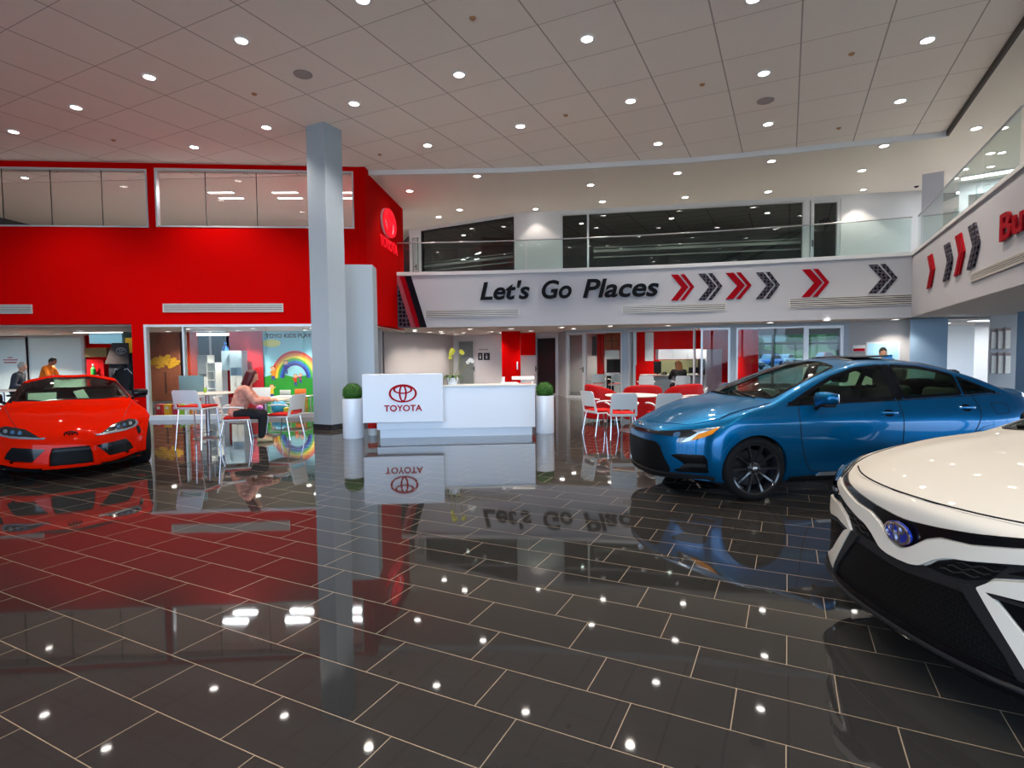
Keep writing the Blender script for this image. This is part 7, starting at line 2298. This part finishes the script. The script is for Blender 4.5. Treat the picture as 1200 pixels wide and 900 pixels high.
    if hair == 'long':
        for s_ in (-1, 0, 1):
            limb(h, [Mh @ Vector((s_ * .045, -.045, .04)), Mh @ Vector((s_ * .06, -.07, -.08)), Mh @ Vector((s_ * .06, -.075, -.2)), Mh @ Vector((s_ * .045, -.075, -.28))], [.07, .06, .055, .035], 10)
    elif hair == 'bob':
        for s_ in (-1, 1):
            limb(h, [Mh @ Vector((s_ * .05, -.03, .05)), Mh @ Vector((s_ * .075, -.02, -.06)), Mh @ Vector((s_ * .07, -.02, -.15))], [.07, .055, .045], 10)
        limb(h, [Mh @ Vector((0, -.05, .05)), Mh @ Vector((0, -.065, -.14))], [.08, .065], 10)
    me = remesh(h, voxel)
    # clear the face
    inv = Mh.inverted(); bm = bmesh.new(); bm.from_mesh(me)
    dead = [v for v in bm.verts if (inv @ v.co).y > .035 and abs((inv @ v.co).x) < .068 and (inv @ v.co).z < .075]
    bmesh.ops.delete(bm, geom=dead, context='VERTS'); bm.to_mesh(me); bm.free()
    link_mesh('hair', me, hairc, t, 180)
    return t


def seated(sh=.47, lean=.0, arms='table'):
    J = dict(pelvis=(0, 0, sh + .10), chest=(0, .04 + lean * .6, sh + .42), neck=(0, .07 + lean, sh + .58), head=(0, .10 + lean * 1.2, sh + .72), look=(0, 1, -.35))
    for s_, q in ((-1, 'L'), (1, 'R')):
        J['hip' + q] = (s_ * .1, .02, sh + .08); J['kn' + q] = (s_ * .13, .43, sh + .04); J['an' + q] = (s_ * .12, .40, .07); J['toe' + q] = (s_ * .13, .54, .035)
        J['sh' + q] = (s_ * .18, .05 + lean * .8, sh + .51)
        if arms == 'table': J['el' + q] = (s_ * .25, .18 + lean, sh + .30); J['wr' + q] = (s_ * .14, .42 + lean, sh + .30)
        else: J['el' + q] = (s_ * .25, .06, sh + .24); J['wr' + q] = (s_ * .17, .28, sh + .17)
    return J


def standing(h=1.72, lean=.0):
    k = h / 1.72
    J = dict(pelvis=(0, -lean * .1, .95 * k), chest=(0, lean * .6, 1.28 * k), neck=(0, lean, 1.46 * k), head=(0, .03 + lean * 1.3, 1.60 * k - lean * .1), look=(0, 1, -.5))
    for s_, q in ((-1, 'L'), (1, 'R')):
        J['hip' + q] = (s_ * .1, -lean * .1, .92 * k); J['kn' + q] = (s_ * .11, .03, .5 * k); J['an' + q] = (s_ * .11, 0, .08); J['toe' + q] = (s_ * .12, .16, .035)
        J['sh' + q] = (s_ * .19, lean * .85, 1.40 * k); J['el' + q] = (s_ * .25, .08 + lean, 1.13 * k); J['wr' + q] = (s_ * .18, .30 + lean, 1.05 * k)
    return J


SK1 = mat('skin_light', s2l(206, 152, 122), rough=.55); SK2 = mat('skin_tan', s2l(150, 96, 70), rough=.55)
H_red = mat('hair_dark_red', s2l(78, 14, 22), rough=.5); H_blk = mat('hair_black', s2l(26, 20, 18), rough=.5); H_gry = mat('hair_grey', s2l(170, 168, 160), rough=.6); H_brn = mat('hair_brown', s2l(110, 62, 30), rough=.5)
BLK = mat('black_cloth', (.008, .008, .010), rough=.85); SHOE = mat('tan_shoe', s2l(170, 150, 110), rough=.5)
PINK = mat('pink_print_cloth', s2l(224, 140, 122), rough=.85, noise=.75, nscale=15)
ORG = mat('orange_cloth', s2l(232, 120, 20), rough=.8); DKG = mat('dark_grey_cloth', s2l(62, 66, 74), rough=.85)
c0 = chair.location; r0z = chair.rotation_euler.z
person('woman with dark red hair in a pink patterned blouse, seated at the left tables', (c0.x, c0.y, 0), r0z, seated(.45, .14), dict(shirt=PINK, trousers=BLK, shoes=SHOE), SK1, H_red, 'bob', voxel=.010)
q = oc.location
person('office worker with long brown hair and dark jacket, seen from behind at the counter', (q.x, q.y + .02, 0), 0, seated(.46, .08), dict(shirt=BLK, trousers=BLK, shoes=BLK), SK1, H_brn, 'long', voxel=.013)
d = ray(50, 415); Y = 16.6; k = Y / d.y
person('dark haired man in an orange shirt leaning forward behind the red coupe', (d.x * k, Y, 0), R(-75), standing(1.60, .16), dict(shirt=ORG, trousers=DKG, shoes=BLK, short=True), SK2, H_blk, 'short', voxel=.013)
d = ray(16, 415); Y = 15.0; k = Y / d.y
person('grey haired person in a dark grey top at the far left behind the red coupe', (d.x * k, Y, 0), R(-70), seated(.62, .06, 'lap'), dict(shirt=DKG, trousers=BLK, shoes=BLK), SK1, H_gry, 'short', voxel=.013)
t = thing('waiting_stool', 'dark stool under the grey haired person at the far left', 'stool', (d.x * k, Y, 0))
mb = MB(); mb.lathe([(0, .56), (.19, .56), (.2, .58), (.19, .6), (0, .605)], 24); mb.build('seat', BLK, t, smooth=40)
mb = MB(); mb.cyl((0, 0, 0.01), (0, 0, .56), .03, n=12).lathe([(0, 0), (.2, 0), (.2, .012), (.04, .03)], 24); mb.build('pedestal', M_chrome, t, smooth=40)
d = ray(1034.5, 415); Y = 13.2; k = Y / d.y
person('dark haired person whose head shows above the blue car roof', (d.x * k, Y, 0), R(160), standing(1.60, 0), dict(shirt=DKG, trousers=BLK, shoes=BLK), SK1, H_blk, 'short', voxel=.014)
# ================================================================ outdoors seen through the right storefront glazing
mb = MB(); mb.box(-60, 90, 26.6, 160, -.2, -.12); struct(mb.build('ground_outside', mat('asphalt', s2l(120, 124, 126), rough=.9, noise=.1, nscale=.5), smooth=0))


def hill(name, cx, cy, rx, ry, h, m):
    mb = MB(); mb.grid(lambda u, v: Vector((cx - rx + 2 * rx * u, cy - ry + 2 * ry * v, -.3 + h * math.exp(-((u - .5) * 2.2) ** 2 - ((v - .5) * 2.2) ** 2) + .25 * math.sin(u * 23) * math.sin(v * 17))), 40, 16)
    return struct(mb.build(name, m, smooth=180))


hill('hill_green', 88, 118, 36, 16, 10, mat('hill_grass', s2l(74, 108, 50), rough=.95, noise=.35, nscale=.25))
hill('hill_far', 40, 150, 60, 10, 4, mat('hill_scrub', s2l(100, 112, 84), rough=.95, noise=.4, nscale=.3))
# curtain wall at the back of the glazed office
cwA, cwB = (6.2, 26.5), (21.9, 26.5)
Mx, L = wall_frame(cwA, cwB)
for k in range(11):
    s = L * k / 10
    mb = MB(); mb.box(s - .05, s + .05, 0, .12, 0, ZS, M=Mx); struct(mb.build('window_11', M_dark, smooth=0))
mb = MB(); mb.box(0, L, 0, .1, 1.95, 2.05, M=Mx).box(0, L, 0, .1, 0, .1, M=Mx); struct(mb.build('window_12', M_dark, smooth=0))
mb = MB(); mb.quad(Mx @ Vector((0, .06, 0)), Mx @ Vector((L, .06, 0)), Mx @ Vector((L, .06, ZS)), Mx @ Vector((0, .06, ZS))); struct(mb.build('window_13', glass_mat('dimming_glass', (.17, .20, .20), gain=.6), recalc=False))  # dark tint added to dim the over-bright outdoor view


def parked_car(label, px, Y, rz, m, h=1.5, L=4.3):
    t = thing('parked_car', label, 'car', (0, 0, 0)); d = ray(px, 415); k = Y / d.y
    t.location = (d.x * k, Y, -.12); t.rotation_euler = (0, 0, rz)
    prof = [(-L / 2, .35), (-L / 2 + .05, .75), (-L * .27, .92), (-L * .14, h - .05), (L * .02, h), (L * .22, h - .08), (L * .38, 1.0), (L / 2, .92), (L / 2, .4), (L * .4, .25), (-L * .42, .22)]
    mb = MB(); mb.prism(prof, -.85, .85, XZ, bev=.08); mb.build('body', m, t, smooth=50)
    gl = [(-L * .24, .94), (-L * .13, h - .10), (L * .02, h - .07), (L * .2, h - .14), (L * .33, 1.0)]
    for s_ in (-1, 1):
        mb = MB(); mb.prism(gl, 0, .01, Matrix.Translation((0, s_ * .853 + (.005 if s_ < 0 else .008), 0)) @ XZ); mb.build('side_window', M_dark, t, smooth=0)
    mb = MB(); mb.quad((-L * .262, -.7, .95), (-L * .262, .7, .95), (-L * .15, .62, h - .1), (-L * .15, -.62, h - .1))
    for v in mb.bm.verts: v.co.x -= .035
    mb.build('windscreen', mat('pale_windscreen', s2l(150, 180, 190), rough=.1), t, smooth=0, recalc=False)
    for sx in (-L * .31, L * .31):
        for s_ in (-1, 1):
            mb = MB(); mb.cyl((sx, s_ * .72, .32), (sx, s_ * .9, .32), .32, n=24); w = mb.build('wheel', M_black, t, smooth=40)
    return t


parked_car('bright blue car parked outside behind the office glazing', 903, 80, R(35), mat('outdoor_blue', s2l(30, 120, 200), rough=.25, coat=1), h=1.6)
parked_car('pale car parked outside right of the bright blue car', 921, 98, R(40), mat('outdoor_silver', s2l(170, 200, 210), rough=.25, coat=1), h=1.65)
parked_car('dark car parked outside behind the left office pane', 876, 60, R(95), mat('outdoor_dark', s2l(26, 34, 42), rough=.25, coat=1), h=1.75)
parked_car('red car parked outside behind the narrow right pane', 966, 92, R(20), mat('outdoor_red', s2l(200, 50, 36), rough=.3, coat=1), h=1.9)
for px, Y, w, h, c_, lb in ((905, 125, 6, 6, (196, 206, 204), 'pale house beyond the parking lot, left of two'), (919, 118, 5, 5.6, (180, 196, 190), 'pale house beyond the parking lot, right of two'), (890, 150, 14, 5, (120, 132, 122), 'low grey-green building beyond the parking lot')):
    d = ray(px, 415); k = Y / d.y
    t = thing('house', lb, 'building', (d.x * k, Y, -.12))
    mb = MB(); mb.box(-w / 2, w / 2, 0, 5, 0, h); mb.build('walls', mat('house_%d' % px, s2l(*c_), rough=.8), t, smooth=0)
    mb = MB(); mb.prism([(-w / 2 - .3, h), (w / 2 + .3, h), (0, h + 1.2)], -.3, 5.3, Matrix(((1, 0, 0, 0), (0, 0, 1, 0), (0, 1, 0, 0), (0, 0, 0, 1)))); mb.build('roof', mat('house_roof', s2l(110, 100, 96), rough=.9), t, smooth=0)
    for q in (-.25, .25):
        mb = MB(); mb.box(q * w - .5, q * w + .5, -.03, 0, h * .4, h * .75); mb.build('window', M_dark, t, smooth=0)
for i, (px, Y, h) in enumerate(((869, 75, 7), (886, 105, 5), (932, 110, 6), (946, 112, 6.5), (983, 70, 5))):
    d = ray(px, 415); k = Y / d.y
    t = thing('tree', ('slim tree at the left edge of the office view', 'small tree left of the pale houses', 'bushy tree right of the pale houses', 'bushy tree at the mullion between the panes', 'tree behind the narrow right pane')[i], 'tree', (d.x * k, Y, -.12))
    mb = MB(); mb.cyl((0, 0, 0), (0, 0, h * .5), .16, .1, n=8); mb.build('trunk', M_soil, t)
    o = leafball('crown', h * .28, mat('tree_leaf', s2l(70, 108, 58), rough=.8, noise=.3, nscale=2), t, (0, 0, h * .68), n=700, leaf=.3)

# ================================================================ daylight
w = bpy.data.worlds.new('sky'); SC.world = w; w.use_nodes = True
nt = w.node_tree; bg = nt.nodes['Background']
tc = nt.nodes.new('ShaderNodeTexCoord'); sx = nt.nodes.new('ShaderNodeSeparateXYZ'); cr = nt.nodes.new('ShaderNodeValToRGB')
cr.color_ramp.elements[0].position = .48; cr.color_ramp.elements[0].color = (.30, .34, .36, 1)
cr.color_ramp.elements[1].position = .52; cr.color_ramp.elements[1].color = (.60, .82, 1.12, 1)
e2 = cr.color_ramp.elements.new(.8); e2.color = (.42, .66, 1.0, 1)
mr = nt.nodes.new('ShaderNodeMapRange'); mr.inputs[1].default_value = -1; mr.inputs[2].default_value = 1
nt.links.new(tc.outputs['Generated'], sx.inputs[0]); nt.links.new(sx.outputs['Z'], mr.inputs[0]); nt.links.new(mr.outputs[0], cr.inputs[0]); nt.links.new(cr.outputs[0], bg.inputs['Color'])
bg.inputs['Strength'].default_value = SKY
vs = SC.view_settings
vs.view_transform = 'Standard'; vs.look = 'None'; vs.gamma = 1.0; vs.use_curve_mapping = False
vs.exposure = EXPO
